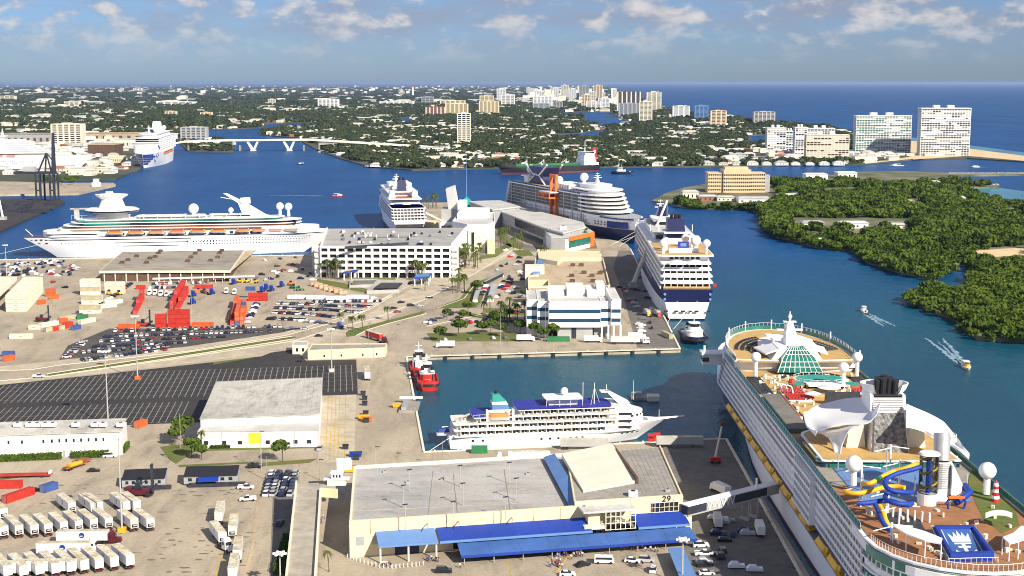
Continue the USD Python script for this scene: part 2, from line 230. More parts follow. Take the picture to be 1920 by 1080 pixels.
PARK = Polygon(GP(PARK_PX)).buffer(0)
MB().prism(PARK, -4, 2).build('park_ground', 'park_ground', kind='structure')
BEACH = Polygon(GP([(1712, 299), (1760, 296), (1813, 292), (1925, 302), (1925, 293), (1813, 278), (1720, 265), (1690, 263), (1690, 280)]))
MB().prism(BEACH, 2, 2.05).build('beach_sand', 'sand', kind='structure'); MB().prism(GP([(1622, 307), (1655, 303.5), (1713, 297.5), (1713, 293), (1660, 301), (1622, 304)]), 2, 2.06).build('beach_sand', 'sand', kind='structure')
MB().prism(GP([(1640, 251), (1720, 259), (1813, 272), (1930, 287), (1930, 294), (1813, 279), (1710, 264), (1600, 251)], 0), .02, .03).build('shallow_water', 'shoal', kind='structure')
MB().prism(GP([(1795, 352), (1873, 352), (1930, 360), (1930, 391), (1850, 370)], 0), .02, .03).build('shallow_water', 'shoal', kind='structure')

hz_ = usdkit.material(stage, '/World/Looks/haze_look', {'v': ('principled_volume', {'color': (0.44, 0.62, 0.92), 'density': 1.6e-5, 'anisotropy': 0.2})}, [], volume='v.volume')
MB().box(-182000, 182000, -182000, 182000, -6, 166).build('haze', hz_, kind='stuff', label='thin blue air haze over the sea and the far suburbs', cat='haze')
# ------------------------------------------------------------------ foliage patterns
def leaf_cloud(n, rx, rz, zc, size, seed, lobes=5):
    r = np.random.default_rng(seed); mb = MB(); c = []
    L = r.normal(size=(lobes, 3)); L /= np.linalg.norm(L, axis=1)[:, None]; L *= np.array([rx, rx, rz]) * .55; L[:, 2] = np.abs(L[:, 2]) * .7
    for k in range(n):
        l = L[k % lobes]; d = r.normal(size=3); d /= np.linalg.norm(d); p = l + d * np.array([rx, rx, rz]) * .52 * r.uniform(.75, 1.05) + (0, 0, zc)
        nn = d + r.normal(size=3) * .55; nn /= np.linalg.norm(nn); u = np.cross(nn, r.normal(size=3)); u /= np.linalg.norm(u); w = np.cross(nn, u); s = size * r.uniform(.6, 1.3)
        c.append((p - u * s - w * s * .5, p + u * s * .2 - w * s, p + u * s + w * s * .4, p - u * s * .3 + w * s))
    V = np.array(c).reshape(-1, 3); i = np.arange(n) * 4; mb.add(V, np.column_stack([i, i + 1, i + 2, i + 3])); return mb
def solid_crown(rx, rz, zc, seed, n=10):
    r = np.random.default_rng(seed); mb = MB()
    for k in range(4):
        a = k * 1.7 + r.uniform(0, 1); q = rx * .42 * (k > 0); s = rx * r.uniform(.5, .75)
        mb.sphere((q * math.cos(a), q * math.sin(a), zc + r.uniform(-.1, .3) * rz), s, 7, rz / rx)
    return mb
def in_frame(x, y, m=1.03): return np.abs(x) < y * .372 * m + 15
def fill(poly, n, seed, y0, y1, dens=None):
    r = np.random.default_rng(seed); minx, miny, maxx, maxy = poly.bounds; out = []
    y0, y1 = max(y0, miny), min(y1, maxy)
    y = r.uniform(y0 ** .0 * y0, y1, n); x = r.uniform(-1, 1, n) * (y * .385 + 15)
    ok = shapely.contains_xy(poly, x, y)
    if dens: ok &= r.uniform(size=n) < dens(x, y)
    return np.column_stack([x[ok], y[ok]])
SW, GLD, GRL, CRP, DKM, RFW, GLG, CGR, ASO = 'ship_white', 'glass_dark', 'grey_light', 'cream_pale', 'dark_metal', 'roof_white', 'glass_green', 'concrete_grey', 'asphalt_old'
# ------------------------------------------------------------------ far city: trees, houses, towers
T_FAR = [(leaf_cloud(46, 5.5, 4.2, 4.5, 1.9, 100 + k).merge(solid_crown(4.6, 3.2, 3.8, 5 + k)), 'leaf_far', None) for k in range(3)]
def clump(x, y, s, seed): return meshkit.noise(np.column_stack([x / s, y / s, np.zeros(len(x))]), seed)
inner = CITY.buffer(-9)
A = fill(inner, 62000, 1, 2050, 4200, lambda x, y: np.clip((clump(x, y, 90, 1) - .25) * 2.2, .05, .9))
B = fill(inner, 40000, 2, 4200, 9000, lambda x, y: np.clip((clump(x, y, 220, 2) - .22) * 2.4, .05, .9))
C = fill(CITY.buffer(-40), 26000, 3, 9000, 40000, lambda x, y: np.clip((clump(x, y, 700, 3) - .2) * 2.4, .05, .95))
pts, sc = [], []
for P_, s in ((A, (.7, 1.35)), (B, (1.0, 2.0)), (C, (2.5, 6.0))):
    r = np.random.default_rng(len(P_)); q = r.uniform(*s, len(P_)); pts.append(np.column_stack([P_, np.full(len(P_), 1.5)])); sc.append(np.column_stack([q, q, np.minimum(q, 2.2) * r.uniform(.8, 1.2, len(P_))]))
pts, sc = np.vstack(pts), np.vstack(sc)
# houses first, then trees keep off them
def house_class(name, wall, roof, w=16, d=11, h=3.6, rise=2.6, flat=False):
    p = proto(name)
    MB().box(-w / 2, w / 2, -d / 2, d / 2, 0, h).build('wall', wall, p)
    m = MB()
    if flat: m.box(-w / 2 - .3, w / 2 + .3, -d / 2 - .3, d / 2 + .3, h, h + .5)
    else: m.tapered(-w / 2 - .8, w / 2 + .8, -d / 2 - .8, d / 2 + .8, h, h + rise, d * .48, d * .48, d * .48, d * .48)
    m.build('roof', roof, p)
    m = MB()
    for x in np.linspace(-w / 2 + 2, w / 2 - 2, 4): m.box(x - .7, x + .7, -d / 2 - .06, -d / 2, 1, 2.4)
    m.build('window', GLD, p); return p
HK = [('white_roof_house', house_class('white_roof_house', 'white', RFW), 'white-roofed low house'), ('grey_roof_house', house_class('grey_roof_house', CRP, GRL, 18, 12), 'grey-roofed low house'),
      ('terracotta_roof_house', house_class('terracotta_roof_house', CRP, 'terracotta', 17, 12), 'terracotta-roofed low house'), ('flat_roof_block', house_class('flat_roof_block', CRP, RFW, 30, 13, 7.5, flat=True), 'pale flat-roofed two storey block')]
H1 = fill(inner.buffer(-6), 2600, 11, 2060, 4300, lambda x, y: np.where(clump(x, y, 140, 9) > .42, .8, .25)); keep = []
for p in H1[np.argsort(H1[:, 1])]:
    if len(keep) < 900 and (not keep or np.min(np.hypot(*(np.array(keep[-60:]) - p).T)) > 17): keep.append(p)
H1 = np.array([k_ for k_ in keep if not BEACH.buffer(25).contains(Point(k_))]); shore = [G(x, y) for x, y in [(1140 + 27 * k, 309.5) for k in range(17)] + [(705 + 24 * k, 312.5) for k in range(9)]]
H1 = np.array(list(shore) + [h for h in H1 if min(np.hypot(*(h - s_)) for s_ in shore) > 20])
r = np.random.default_rng(5); kinds = r.choice(4, len(H1), p=[.5, .22, .13, .15]); kinds[:len(shore)] = np.where(r.uniform(size=len(shore)) < .75, 0, 1)
for i, (p, k) in enumerate(zip(H1[:290], kinds)):
    n, cls, lb = HK[k]; near = i < len(shore)
    put(cls, n, lb + (' on the north shore of the channel' if near else ' among the dark trees beyond the channel'), 'house', (p[0], p[1], 2), r.choice([0, .3, 1.57, -.4, .1]) if not near else r.uniform(-.1, .1), group=('houses along the far shore' if near else 'houses among the trees') + f', {n.replace("_", " ")}s', scale=r.uniform(.85, 1.25) if near else r.uniform(.8, 1.4))
# far houses as one mass
H2 = fill(inner, 5200, 12, 2300, 9000, lambda x, y: np.where(clump(x, y, 260, 19) > .45, .9, .2)); H3 = fill(CITY.buffer(-40), 1700, 13, 9000, 40000, lambda x, y: np.where(clump(x, y, 1500, 29) > .5, .8, .25))
fp = np.vstack([H1[290:], H2, H3]); fp = fp[~shapely.contains_xy(BEACH.buffer(40), fp[:, 0], fp[:, 1])]; r = np.random.default_rng(6)
fs = np.where(fp[:, 1] < 4300, r.uniform(.8, 1.3, len(fp)), np.where(fp[:, 1] < 9000, r.uniform(1.0, 2.4, len(fp)), r.uniform(2.5, 6, len(fp))))
hm = []
for k, (wm, w, d, h) in enumerate([('white', 16, 11, 4.5), (RFW, 24, 13, 6), ('terracotta', 16, 11, 4.5), (CRP, 20, 14, 8)]):
    m = MB().box(-w / 2, w / 2, -d / 2, d / 2, 0, h); m.tapered(-w / 2 - .6, w / 2 + .6, -d / 2 - .6, d / 2 + .6, h, h + 2, 4, 4, 4, 4); hm.append((m, wm, None))
scatter('far_houses', hm, np.column_stack([fp, np.full(len(fp), 2.0)]), r.choice(4, len(fp), p=[.42, .33, .05, .2]), np.column_stack([fs * r.uniform(.8, 1.3, len(fp)), fs, np.clip(fs * .6, .9, 2.5)]), r.choice([0, 1.57, .3, -.3], len(fp)), label='spread of small pale far houses out to the horizon', cat='houses')

def bands(m, x0, x1, y0, y1, z0, z1, n, proud=.25, t=.42):
    h = (z1 - z0) / n
    for k in range(n + 1): m.box(x0 - proud, x1 + proud, y0 - proud, y1 + proud, z0 + k * h - h * t / 2, z0 + k * h + h * t / 2)
def tower(name, label, x0, x1, yt, yb, wall='white', glass=GLD, floors=None, depth=None, piers=4, crown=True, cat='building', t=.42, side='white'):
    a, b = G(x0, yb), G(x1, yb); Y = a[1]; w = b[0] - a[0]; h = hgt(yt, Y) - 2; d = depth or max(12, w * .5)
    p = thing(name, label, cat, ((a[0] + b[0]) / 2, Y, 2)); n = floors or max(3, int(round(h / 4.2)))
    MB().box(-w / 2 + .6, w / 2 - .6, .6, d - .6, 0, h).build('core', glass, p)
    m = MB(); bands(m, -w / 2, w / 2, 0, d, 0, h, n, t=t); m.build('floor_bands', wall, p)
    m = MB()
    for x in np.linspace(-w / 2, w / 2, piers + 1): m.box(x - w * .02 - .5, x + w * .02 + .5, -.6, .3, 0, h)
    for s in (-1, 1): m.box(s * w / 2 - .8, s * w / 2 + .8, -.65, d + .6, 0, h * .999)
    m.build('pier', side, p)
    if crown:
        m = MB(); m.box(-w * .2, w * .12, d * .3, d * .7, h, h + max(3, h * .05)); m.box(w * .2, w * .34, d * .3, d * .7, h, h + max(2, h * .03)); m.build('roof_house', wall, p)
    return p
TW = [  # name, label, x0, x1, ytop, ybase, wall, glass
 ('cream_tower', 'tall cream stepped tower on the shore, rightmost of the distant high-rises against the sea', 1213, 1239, 173, 210, CRP, GLD),
 ('brown_tower', 'broad brownish tower with sloping top behind the grey block near the beach', 1158, 1200, 172, 214, 'brown', 'glass_blue'),
 ('grey_tower', 'grey blue block standing in front of the brownish tower', 1161, 1201, 194, 219, 'grey', 'glass_blue'),
 ('cream_tower', 'slim cream tower standing in front of the grey blue block', 1199, 1222, 191, 233, CRP, GLD),
 ('white_tower', 'white striped block left of the pale blue tower by the sea', 1262, 1292, 199, 223, 'white', 'glass_blue'),
 ('blue_tower', 'pale blue glass tower between the white striped block and the pinkish tower', 1303, 1327, 198, 227, 'blue_pale', 'glass_blue'),
 ('pink_tower', 'pinkish white tower with red stripes before the open sea', 1333, 1361, 208, 240, 'peach', GLD),
 ('grey_tower', 'grey and white block alone on the shore above the dark pines', 1414, 1452, 210, 234, GRL, GLD),
 ('slim_tower', 'slender white tower with stacked round balconies rising alone from the trees', 858, 882, 213, 271, CRP, GLD),
 ('pink_tower', 'pink and grey twin block left of the cream pair', 799, 834, 201, 219, 'terracotta', 'glass_blue'),
 ('cream_tower', 'wide cream block next to the pink and grey twin block', 836, 877, 195, 218, 'cream', GLD),
 ('cream_tower', 'bulky cream block with stepped roof right of the slender round tower', 899, 935, 190, 216, 'cream', GLD),
 ('cream_tower', 'second cream block behind the bulky stepped one', 900, 925, 179, 200, 'cream', GLD),
 ('white_tower', 'white block with dark strips beside the bulky cream block', 940, 965, 177, 199, 'white', GLD),
 ('white_tower', 'thin white tower behind the white block with dark strips', 932, 948, 166, 192, 'white', 'glass_blue'),
 ('grey_tower', 'plain grey slab standing alone left of the pink and grey block', 791, 813, 181, 196, 'grey', GLD),
 ('white_tower', 'wide white block in front of the hazy skyline cluster', 1000, 1035, 181, 204, 'white', 'glass_blue'),
 ('grey_tower', 'low dark grey block at the water below the skyline cluster', 1000, 1030, 194, 207, 'grey', 'glass_blue'),
 ('grey_tower', 'dark grey block left of the lagoon below the skyline', 1037, 1055, 191, 205, 'grey', GLD),
 ('white_tower', 'leftmost thin tower of the hazy skyline cluster', 1038, 1048, 165, 185, 'white', 'glass_blue'),
 ('cream_tower', 'tallest cream tower in the middle of the hazy skyline cluster', 1052, 1066, 160, 184, CRP, GLD),
 ('white_tower', 'white tower next to the tallest cream tower in the skyline', 1068, 1080, 166, 187, 'white', 'glass_blue'),
 ('blue_tower', 'blue grey glass tower left of the pink tower in the skyline', 1086, 1104, 161, 184, 'grey', 'glass_blue'),
 ('pink_tower', 'tall pink tower at the right end of the hazy skyline', 1113, 1129, 160, 186, 'peach', GLD),
 ('cream_tower', 'cream block at the foot of the pink tower in the skyline', 1105, 1117, 172, 192, CRP, GLD),
 ('white_tower', 'white and red block below the skyline, left of the lagoon boats', 1091, 1106, 178, 202, 'peach', GLD),
 ('white_tower', 'stepped white block on the right flank of the skyline', 1122, 1142, 184, 205, 'white', 'glass_blue'),
 ('white_tower', 'low white block behind the lagoon boats', 1100, 1126, 190, 206, 'white', GLD),
 ('white_tower', 'small white block at the far left of the skyline', 1000, 1016, 171, 184, 'white', GLD),
 ('white_tower', 'white hospital-like block alone in the treed suburbs on the left', 597, 634, 186, 202, 'white', GLD),
 ('pink_tower', 'small pink block in the suburbs, left one of two', 310, 330, 209, 220, 'peach', GLD),
 ('pink_tower', 'small pink block in the suburbs, right one of two', 376, 397, 211, 220, 'peach', GLD),
 ('cream_tower', 'tall cream apartment block behind the docked white ship at the left edge', 98, 153, 233, 272, CRP, GLD),
 ('grey_tower', 'curved grey hotel block right of the ship with the blue painted bow', 340, 386, 239, 264, GRL, 'glass_blue'),
 ('white_tower', 'low white block with pink roof beside the treed suburbs, far left', 295, 362, 191, 198, 'white', GLD),
 ('cream_tower', 'small cream block far left under the horizon', 121, 148, 190, 199, CRP, GLD),
 ('cream_tower', 'pale block at the left edge below the horizon', 0, 27, 180, 189, CRP, GLD),
 ('white_tower', 'white roofed hall on the horizon left of the centre', 713, 775, 190, 198, 'white', GLD),
 ('white_tower', 'white slab near the horizon left of the thin chimney', 250, 265, 165, 172, 'white', GLD),
 ('cream_tower', 'cream slab behind the wide cream block', 826, 872, 189, 199, 'cream', GLD),
 ('white_tower', 'white cube house in the suburbs left of the hospital-like block', 503, 516, 186, 198, CRP, GLD),
]
for t in TW:
    n, lb, x0, x1, yt, yb, wl, gl = t; tower(n, lb, x0, x1, yt, yb, wl, gl, piers=5 if x1 - x0 > 30 else 3, side=wl if wl not in ('brown', 'peach', 'terracotta') else CRP)
p = thing('chimney', 'thin white chimney on the horizon left of centre', 'chimney', (*G(774, 182), 2)); h = hgt(163, G(774, 182)[1]); MB().cyl((0, 0, 0), (0, 0, h), 12, 7, 10).build('shaft', 'white', p); MB().cyl((0, 0, h), (0, 0, h + 6), 8, 8, 10).build('cap', 'red', p)
r = np.random.default_rng(31)
# small mid-rise blocks on the horizon, as one mass
hz = []
for k in range(170):
    y = 162.2 + r.uniform(0, 1) ** 1.6 * 16; x = r.uniform(0, 1125); a = G(x, y)
    if shapely.contains_xy(CITY, *a): hz.append((a[0], a[1], 2, r.uniform(25, 90), r.uniform(18, 40) , r.uniform(14, 45)))
for k in range(95):
    y = 168 + r.uniform() * 30; x = 985 + r.uniform() * (150 + (y - 171) * 2.0); a = G(x, y)
    if shapely.contains_xy(CITY, *a): hz.append((a[0], a[1], 2, r.uniform(20, 50), r.uniform(18, 40), r.uniform(25, 95) * (1 - .45 * (y > 188))))
hz = np.array(hz); mbx = [(MB().box(-.5, .5, -.5, .5, 0, 1), c, None) for c in ('white', CRP, GRL)]
scatter('horizon_blocks', mbx, hz[:, :3], r.integers(0, 3, len(hz)), hz[:, 3:], np.zeros(len(hz)), label='pale mid-rise blocks strung along the hazy land horizon', cat='buildings')

# twin condominium towers and their cream neighbours
def condo(label, x0, x1, yt, yb, depth, wall, glass, floors, cols, seed, white_p=.3, name='condominium_tower', rz=0.0):
    a, b = G(x0, yb), G(x1, yb); Y = a[1]; w = b[0] - a[0]; h = hgt(yt, Y) - 2; r = np.random.default_rng(seed)
    p = thing(name, label, 'condominium', ((a[0] + b[0]) / 2, Y, 2), rz); fh = h / floors
    MB().box(-w / 2 + 1, w / 2 - 1, 1.6, depth - 1.6, 0, h - .5).build('core', glass, p)
    for k in range(floors + 1): MB().box(-w / 2, w / 2, 0, depth, k * fh - .45, k * fh + .45).build('floor_slab', wall, p)
    m, q = MB(), MB()
    for c in range(cols + 1):
        x = -w / 2 + w * c / cols; q.box(x - .35, x + .35, .3, 1.7, 0, h)
    for k in range(floors):
        c = 0
        while c < cols:
            run = int(r.integers(1, 5)); 
            if r.uniform() < white_p: m.box(-w / 2 + w * c / cols, -w / 2 + w * min(cols, c + run) / cols, -.12, .2, k * fh + .4, k * fh + fh * .62)
            c += run
    for k in range(floors):
        for yy in range(4): q.box(w / 2 - .9, w / 2 + .05, depth * yy / 4 + 1, depth * yy / 4 + 2.5, k * fh, k * fh + fh); q.box(-w / 2 - .05, -w / 2 + .9, depth * yy / 4 + 1, depth * yy / 4 + 2.5, k * fh, k * fh + fh)
    m.build('balcony_front', wall, p); q.build('fin', wall, p)
    MB().box(-w / 2 - .5, w / 2 + .5, -.5, depth + .5, h + .45, h + 1.6).build('parapet', wall, p)
    for s in (-.17, .12): MB().box(w * s - w * .06, w * s + w * .06, depth * .3, depth * .7, h + 1.5, h + 7).build('roof_house', wall, p)
    return p
condo('tall white condominium slab nearest the beach, right of the twin pair', 1725, 1817, 204, 292, 26, 'white', GLD, 27, 18, 1, .42)
condo('greenish white condominium slab half in shadow, left of the twin pair', 1604, 1707, 218, 287, 26, 'white', GLG, 22, 20, 2, .28)
condo('wide cream apartment block with balcony rows on the channel bank', 1511, 1591, 254, 303, 20, CRP, 'brown', 13, 12, 3, .7, 'apartment_block')
condo('white apartment wing left of the cream apartment block', 1490, 1512, 240, 293, 24, 'white', GLD, 15, 4, 4, .5, 'apartment_block')
condo('recessed white apartment block behind the cream block', 1512, 1564, 242, 289, 18, 'white', GLD, 13, 8, 5, .5, 'apartment_block')
condo('white apartment block farthest left on the channel bank', 1438, 1473, 241, 284, 26, 'white', GLD, 13, 6, 6, .5, 'apartment_block')
condo('set-back white apartment block between the white wings', 1473, 1490, 247, 282, 18, 'white', 'glass_blue', 11, 3, 7, .4, 'apartment_block')
for k in range(6):
    a = G(1655 + k * 17, 291 + (k % 2)); p = thing('beach_cabana', f'low white pool house under the green condominium, number {k + 1} from the left' if 0 else ['leftmost', 'second', 'third', 'fourth', 'fifth', 'rightmost'][k] + ' low white pool house at the foot of the twin condominiums', 'pool house', (*a, 2)); MB().box(-7, 7, -4, 4, 0, 3.2).build('wall', CRP, p); MB().box(-8.5, 8.5, -5, 5, 3.2, 4.2).build('roof', 'white', p)

# bridge across the channel: V piers
A0, A1 = G(345, 281), G(822, 283); zb = hgt(262.5, A0[1]); L = A1[0] - A0[0]
bp = thing('road_bridge', 'long white road bridge on two V-shaped piers over the channel', 'bridge', (A0[0], A0[1], 0)); zb2 = 8
path = [(-60, 8), (0, zb - 3), (L * .18, zb), (L * .5, zb + 1), (L * .72, zb - 6), (L, 7)]
MB().loft([[(x, -9, z), (x, 9, z), (x, 9, z - 2.2), (x, -9, z - 2.2)] for x, z in path]).build('deck', CRP, bp)
for s in (-1, 1): MB().loft([[(x, 8.8 * s, z), (x, 9.2 * s, z), (x, 9.2 * s, z + 1.3), (x, 8.8 * s, z + 1.3)] for x, z in path]).build('parapet', 'white', bp)
for px in (475, 543):
    x = G(px, 281)[0] - A0[0]
    m = MB()
    for s in (-1, 1): m.loft([[(x + s * 1 - 2, -6, 1), (x + s * 1 + 2, -6, 1), (x + s * 1 + 2, 6, 1), (x + s * 1 - 2, 6, 1)], [(x + s * 11 - 2.2, -7, zb - 2), (x + s * 11 + 2.2, -7, zb - 2), (x + s * 11 + 2.2, 7, zb - 2), (x + s * 11 - 2.2, 7, zb - 2)]])
    m.box(x - 5, x + 5, -8, 8, -1, 1.6); m.build('v_pier', 'white', bp)
m = MB()
for x in list(np.linspace(10, L * .22, 5)) + list(np.linspace(L * .47, L * .95, 9)): m.box(x - 1, x + 1, -6, 6, 0, 12)
m.build('column', CGR, bp)
# keep trees off towers and houses, then plant them
blk = [sbox(a[0] - 4, a[1] - 12, b[0] + 4, a[1] + 20) for a, b in ((G(t[2], t[5]), G(t[3], t[5])) for t in TW)] + [sbox(G(1436, 300)[0], G(1436, 304)[1], G(1600, 284)[0], G(1600, 281)[1])] + [sbox(G(1600, 300)[0], G(1600, 299)[1], G(1825, 284)[0], G(1825, 283)[1])] + [sbox(h[0] - 7, h[1] - 13, h[0] + 7, h[1] + 5) for h in H1[:len(H1)]]
U = unary_union(blk + [BEACH, Polygon(GP([(-100, 345), (300, 345), (345, 262), (335, 255), (160, 250), (-100, 258)]))]); ok = ~shapely.contains_xy(U, pts[:, 0], pts[:, 1]); pts, sc = pts[ok], sc[ok]
r = np.random.default_rng(8)
scatter('suburb_trees', T_FAR, pts, r.integers(0, 3, len(pts)), sc, r.uniform(0, 6.28, len(pts)), label='dark tree cover of the suburbs between channel and horizon', cat='trees')
# ------------------------------------------------------------------ port surfaces: yards, roads, grass, markings
def sheet(name, px, z, m, kind='structure', label=None, cat=None): return MB().prism(GP(px), z, z).build(name, m, kind=kind, label=label, cat=cat)
sheet('parking_lot', [(-120, 733), (0, 722), (200, 701), (400, 679), (490, 668), (533, 652), (550, 652), (574, 676), (668, 674), (671, 740), (603, 742), (600, 792), (372, 792), (236, 797), (-120, 806)], 2.03, 'asphalt')
sheet('dirt_car_lot', [(108, 679), (127, 648), (205, 616), (392, 616), (532, 614), (537, 626), (345, 656), (120, 681)], 2.03, 'dirt')
sheet('quay_apron', [(1160, 470), (1183, 470), (1275, 652), (1195, 652), (1170, 560), (1150, 500)], 2.03, ASO)
sheet('quay_apron', [(1240, 826), (1361, 824), (1501, 1080), (1540, 1150), (1290, 1150), (1280, 1000)], 2.03, ASO)
sheet('car_park_strip', [(489, 905), (555, 895), (545, 990), (530, 1085), (505, 1085), (512, 925)], 2.03, ASO)
sheet('road', [(-120, 742), (0, 716), (90, 704), (540, 640), (650, 612), (760, 548), (850, 503), (960, 458), (990, 466), (890, 512), (800, 560), (700, 612), (560, 654), (400, 676), (90, 712), (0, 722), (-120, 735)], 2.045, 'road')
sheet('road', [(-120, 700), (60, 692), (110, 684), (350, 658), (535, 628), (640, 600), (740, 545), (745, 540), (690, 582), (540, 622), (350, 650)], 2.06, 'road')
sheet('terminal_road', [(905, 432), (935, 432), (985, 458), (1032, 468), (1000, 472), (955, 462), (918, 446)], 2.06, ASO)
sheet('terminal_road', [(910, 396), (925, 400), (1040, 452), (1022, 462), (975, 442), (905, 406)], 2.05, ASO)
sheet('loading_lane', [(605, 742), (668, 740), (664, 868), (596, 868)], 2.05, 'road')
for k, px in enumerate([[(90, 701.5), (300, 669), (548, 631), (556, 632), (552, 635), (300, 674), (92, 705)], [(535, 654), (470, 672), (400, 684), (400, 679), (490, 668)], [(815, 578), (862, 560), (886, 530), (915, 522), (905, 560), (893, 577)], [(648, 624), (655, 619), (730, 600), (800, 582), (790, 590), (730, 606), (690, 618), (668, 629), (650, 632)],
        [(640, 520), (700, 512), (740, 516), (742, 524), (700, 530)], [(880, 490), (930, 482), (960, 462), (955, 456), (925, 468), (905, 480)], [(905, 578), (985, 578), (990, 592), (910, 590)], [(862, 585), (990, 600), (990, 604), (860, 592)], [(800, 625), (960, 622), (985, 628), (980, 640), (810, 640)], [(590, 522), (640, 530), (700, 545), (690, 550), (600, 532)],
        [(935, 440), (960, 448), (985, 464), (975, 468), (950, 460)], [(300, 838), (372, 830), (372, 842), (330, 870), (318, 862)], [(370, 842), (596, 836), (596, 840), (372, 846)], [(488, 868), (596, 860), (580, 868), (495, 874)], [(525, 1020), (540, 1000), (545, 1080), (510, 1090)], [(960, 470), (990, 468), (1000, 478), (975, 482)], [(1040, 450), (1115, 449), (1120, 466), (1035, 468)], [(335, 872), (470, 866), (470, 869), (335, 876)], [(0, 896), (95, 886), (100, 889), (0, 900)]]):
    sheet('grass_verge', px, 2.08, 'grass', kind='stuff', label='strips of worn green grass along the port roads and car parks', cat='grass')
m = MB()
for pl in ([(-120, 700), (60, 693), (110, 685), (350, 659), (535, 629), (640, 601), (745, 546), (800, 520), (880, 490)], [(-120, 722), (0, 714), (90, 706), (300, 677), (548, 640), (640, 612), (700, 598), (800, 560), (890, 513), (960, 470)], [(655, 600), (748, 544), (850, 500)], [(540, 622), (690, 582), (735, 555)], [(668, 629), (690, 618), (730, 606), (800, 588)], [(905, 604), (985, 600)], [(800, 612), (900, 590), (985, 578)], [(820, 578), (870, 560), (893, 530)], [(88, 701), (300, 668.5), (548, 630.5)], [(92, 705.5), (300, 674.5), (552, 635.5)]):
    P_ = GP(pl)
    for a, b in zip(P_[:-1], P_[1:]): a, b = np.array(a), np.array(b); d = b - a; m.obox((*((a + b) / 2), 2), (np.linalg.norm(d), .5, .16), math.atan2(d[1], d[0]))
m.build('road_kerb', CRP, kind='structure')
# parking lot lines
lot = Polygon(GP([(-110, 733), (0, 724), (200, 703), (400, 682), (490, 671), (533, 656), (546, 656), (570, 680), (664, 678), (666, 736), (600, 738), (598, 790), (372, 790), (236, 795), (-110, 803)]))
def vec(a, b): v = G(*b) - G(*a); return v / np.linalg.norm(v)
vd = vec((212.5, 750), (245, 704.6)); ud = vec((0, 761), (344, 749)); O = G(212.5, 752); m = MB()
def line(m, a, b, w=.16, z=2.055):
    d = b - a; n = np.linalg.norm(d)
    if n < .01: return
    d = d / n; q = np.array([-d[1], d[0]]) * w / 2; m.add([(*(a + q), z), (*(a - q), z), (*(b - q), z), (*(b + q), z)], [(0, 1, 2, 3)])
step = np.linalg.norm(G(224.6, 751.6) - G(212.5, 752))
for i in range(-36, 70):
    for (v0, v1) in ((3, 62), (-44, -6)):
        if v1 < 0 and i > 12: continue
        a, b = O + ud * step * i + vd * v0, O + ud * step * i + vd * v1; s = lot.intersection(shapely.LineString([a, b]))
        for g in getattr(s, 'geoms', [s]):
            if not g.is_empty and g.geom_type == 'LineString': c = np.array(g.coords); line(m, c[0], c[-1], .2)
for v in list(np.arange(8, 64, 9.0)) + list(np.arange(-14, -44, -9.5)):
    for i in range(-36, 70):
        if v < 0 and i > 11: continue
        c = O + ud * step * i + vd * v
        if shapely.contains_xy(lot, *c): line(m, c - ud * 1.1, c + ud * 1.1, .17)
m.build('stall_lines', 'paint_white', kind='stuff', label='faded white stall lines on the empty asphalt lot', cat='parking lines')
m = MB()
for x in (616, 623, 630, 637, 648): line(m, G(x, 742), G(x - (640 - x) * .12 - 3, 862), .25, 2.075)
for x in (420, 430): line(m, G(x + 14, 960), G(x - 18, 1090), .35, 2.03)
line(m, G(945, 1042), G(962, 1085), .3, 2.03); m.build('lane_lines', 'paint_yellow', kind='stuff', label='faded yellow guide lines on the port concrete', cat='lane lines')
m = MB()
for (a, b) in [((1240, 827), (1362, 823.5)), ((1362, 823.5), (1503, 1081)), ((795, 848), (1240, 829)), ((762, 670), (795, 848)), ((762, 669.5), (1275, 654.5)), ((1275, 654.5), (1182, 467)), ((0, 487), (610, 478))]:
    a, b = G(*a), G(*b); d = (b - a) / np.linalg.norm(b - a); L = np.linalg.norm(b - a); m.obox((*((a + b) / 2), 2), (L, .9, .35), math.atan2(d[1], d[0]))
    for t in np.arange(4, L, 9.0): m.obox((*(a + d * t), 2.3), (.6, .6, .5), 0)
m.build('quay_kerb', CRP, kind='structure')
m = MB()
for (a, b) in [((1362, 823), (1503, 1081)), ((762, 669), (1275, 654)), ((1275, 654), (1182, 467))]:
    a, b = G(*a), G(*b); L = np.linalg.norm(b - a); d = (b - a) / L; n = np.array([d[1], -d[0]])
    for k, t in enumerate(np.arange(6, L, 14.0)): c = a + d * t + n * .7; m.obox((*c, -.2), (1.4, 1.0, 2.3), math.atan2(d[1], d[0]))
m.build('fender', 'black', kind='stuff', label='black rubber fenders along the quay walls', cat='fenders')

# ------------------------------------------------------------------ port buildings
def seg(m, a, b, t0, t1, z0, z1, out=.12, into=0.0):
    a, b = np.array(a[:2], float), np.array(b[:2], float); d = b - a; L = np.linalg.norm(d); d /= L; n = np.array([d[1], -d[0]]); c = a + d * L * (t0 + t1) / 2 + n * (out - into) / 2
    m.obox((*c, z0), (L * (t1 - t0), out + into, z1 - z0), math.atan2(d[1], d[0]))
def block(name, label, foot, z, wall, roof, cat='building', parapet=.9, pt=.5, base=2.0):
    p = thing(name, label, cat, (0, 0, 0)); poly = Polygon(foot)
    if not poly.exterior.is_ccw: foot = foot[::-1]; poly = Polygon(foot)
    MB().prism(poly, base, z - .01).build('wall', wall, p); MB().prism(poly.buffer(-pt), z, z + .03).build('roof', roof, p)
    if parapet: MB().prism(poly.buffer(.05, join_style='mitre').difference(poly.buffer(-pt)), z - .3, z + parapet).build('parapet', wall, p)
    return p
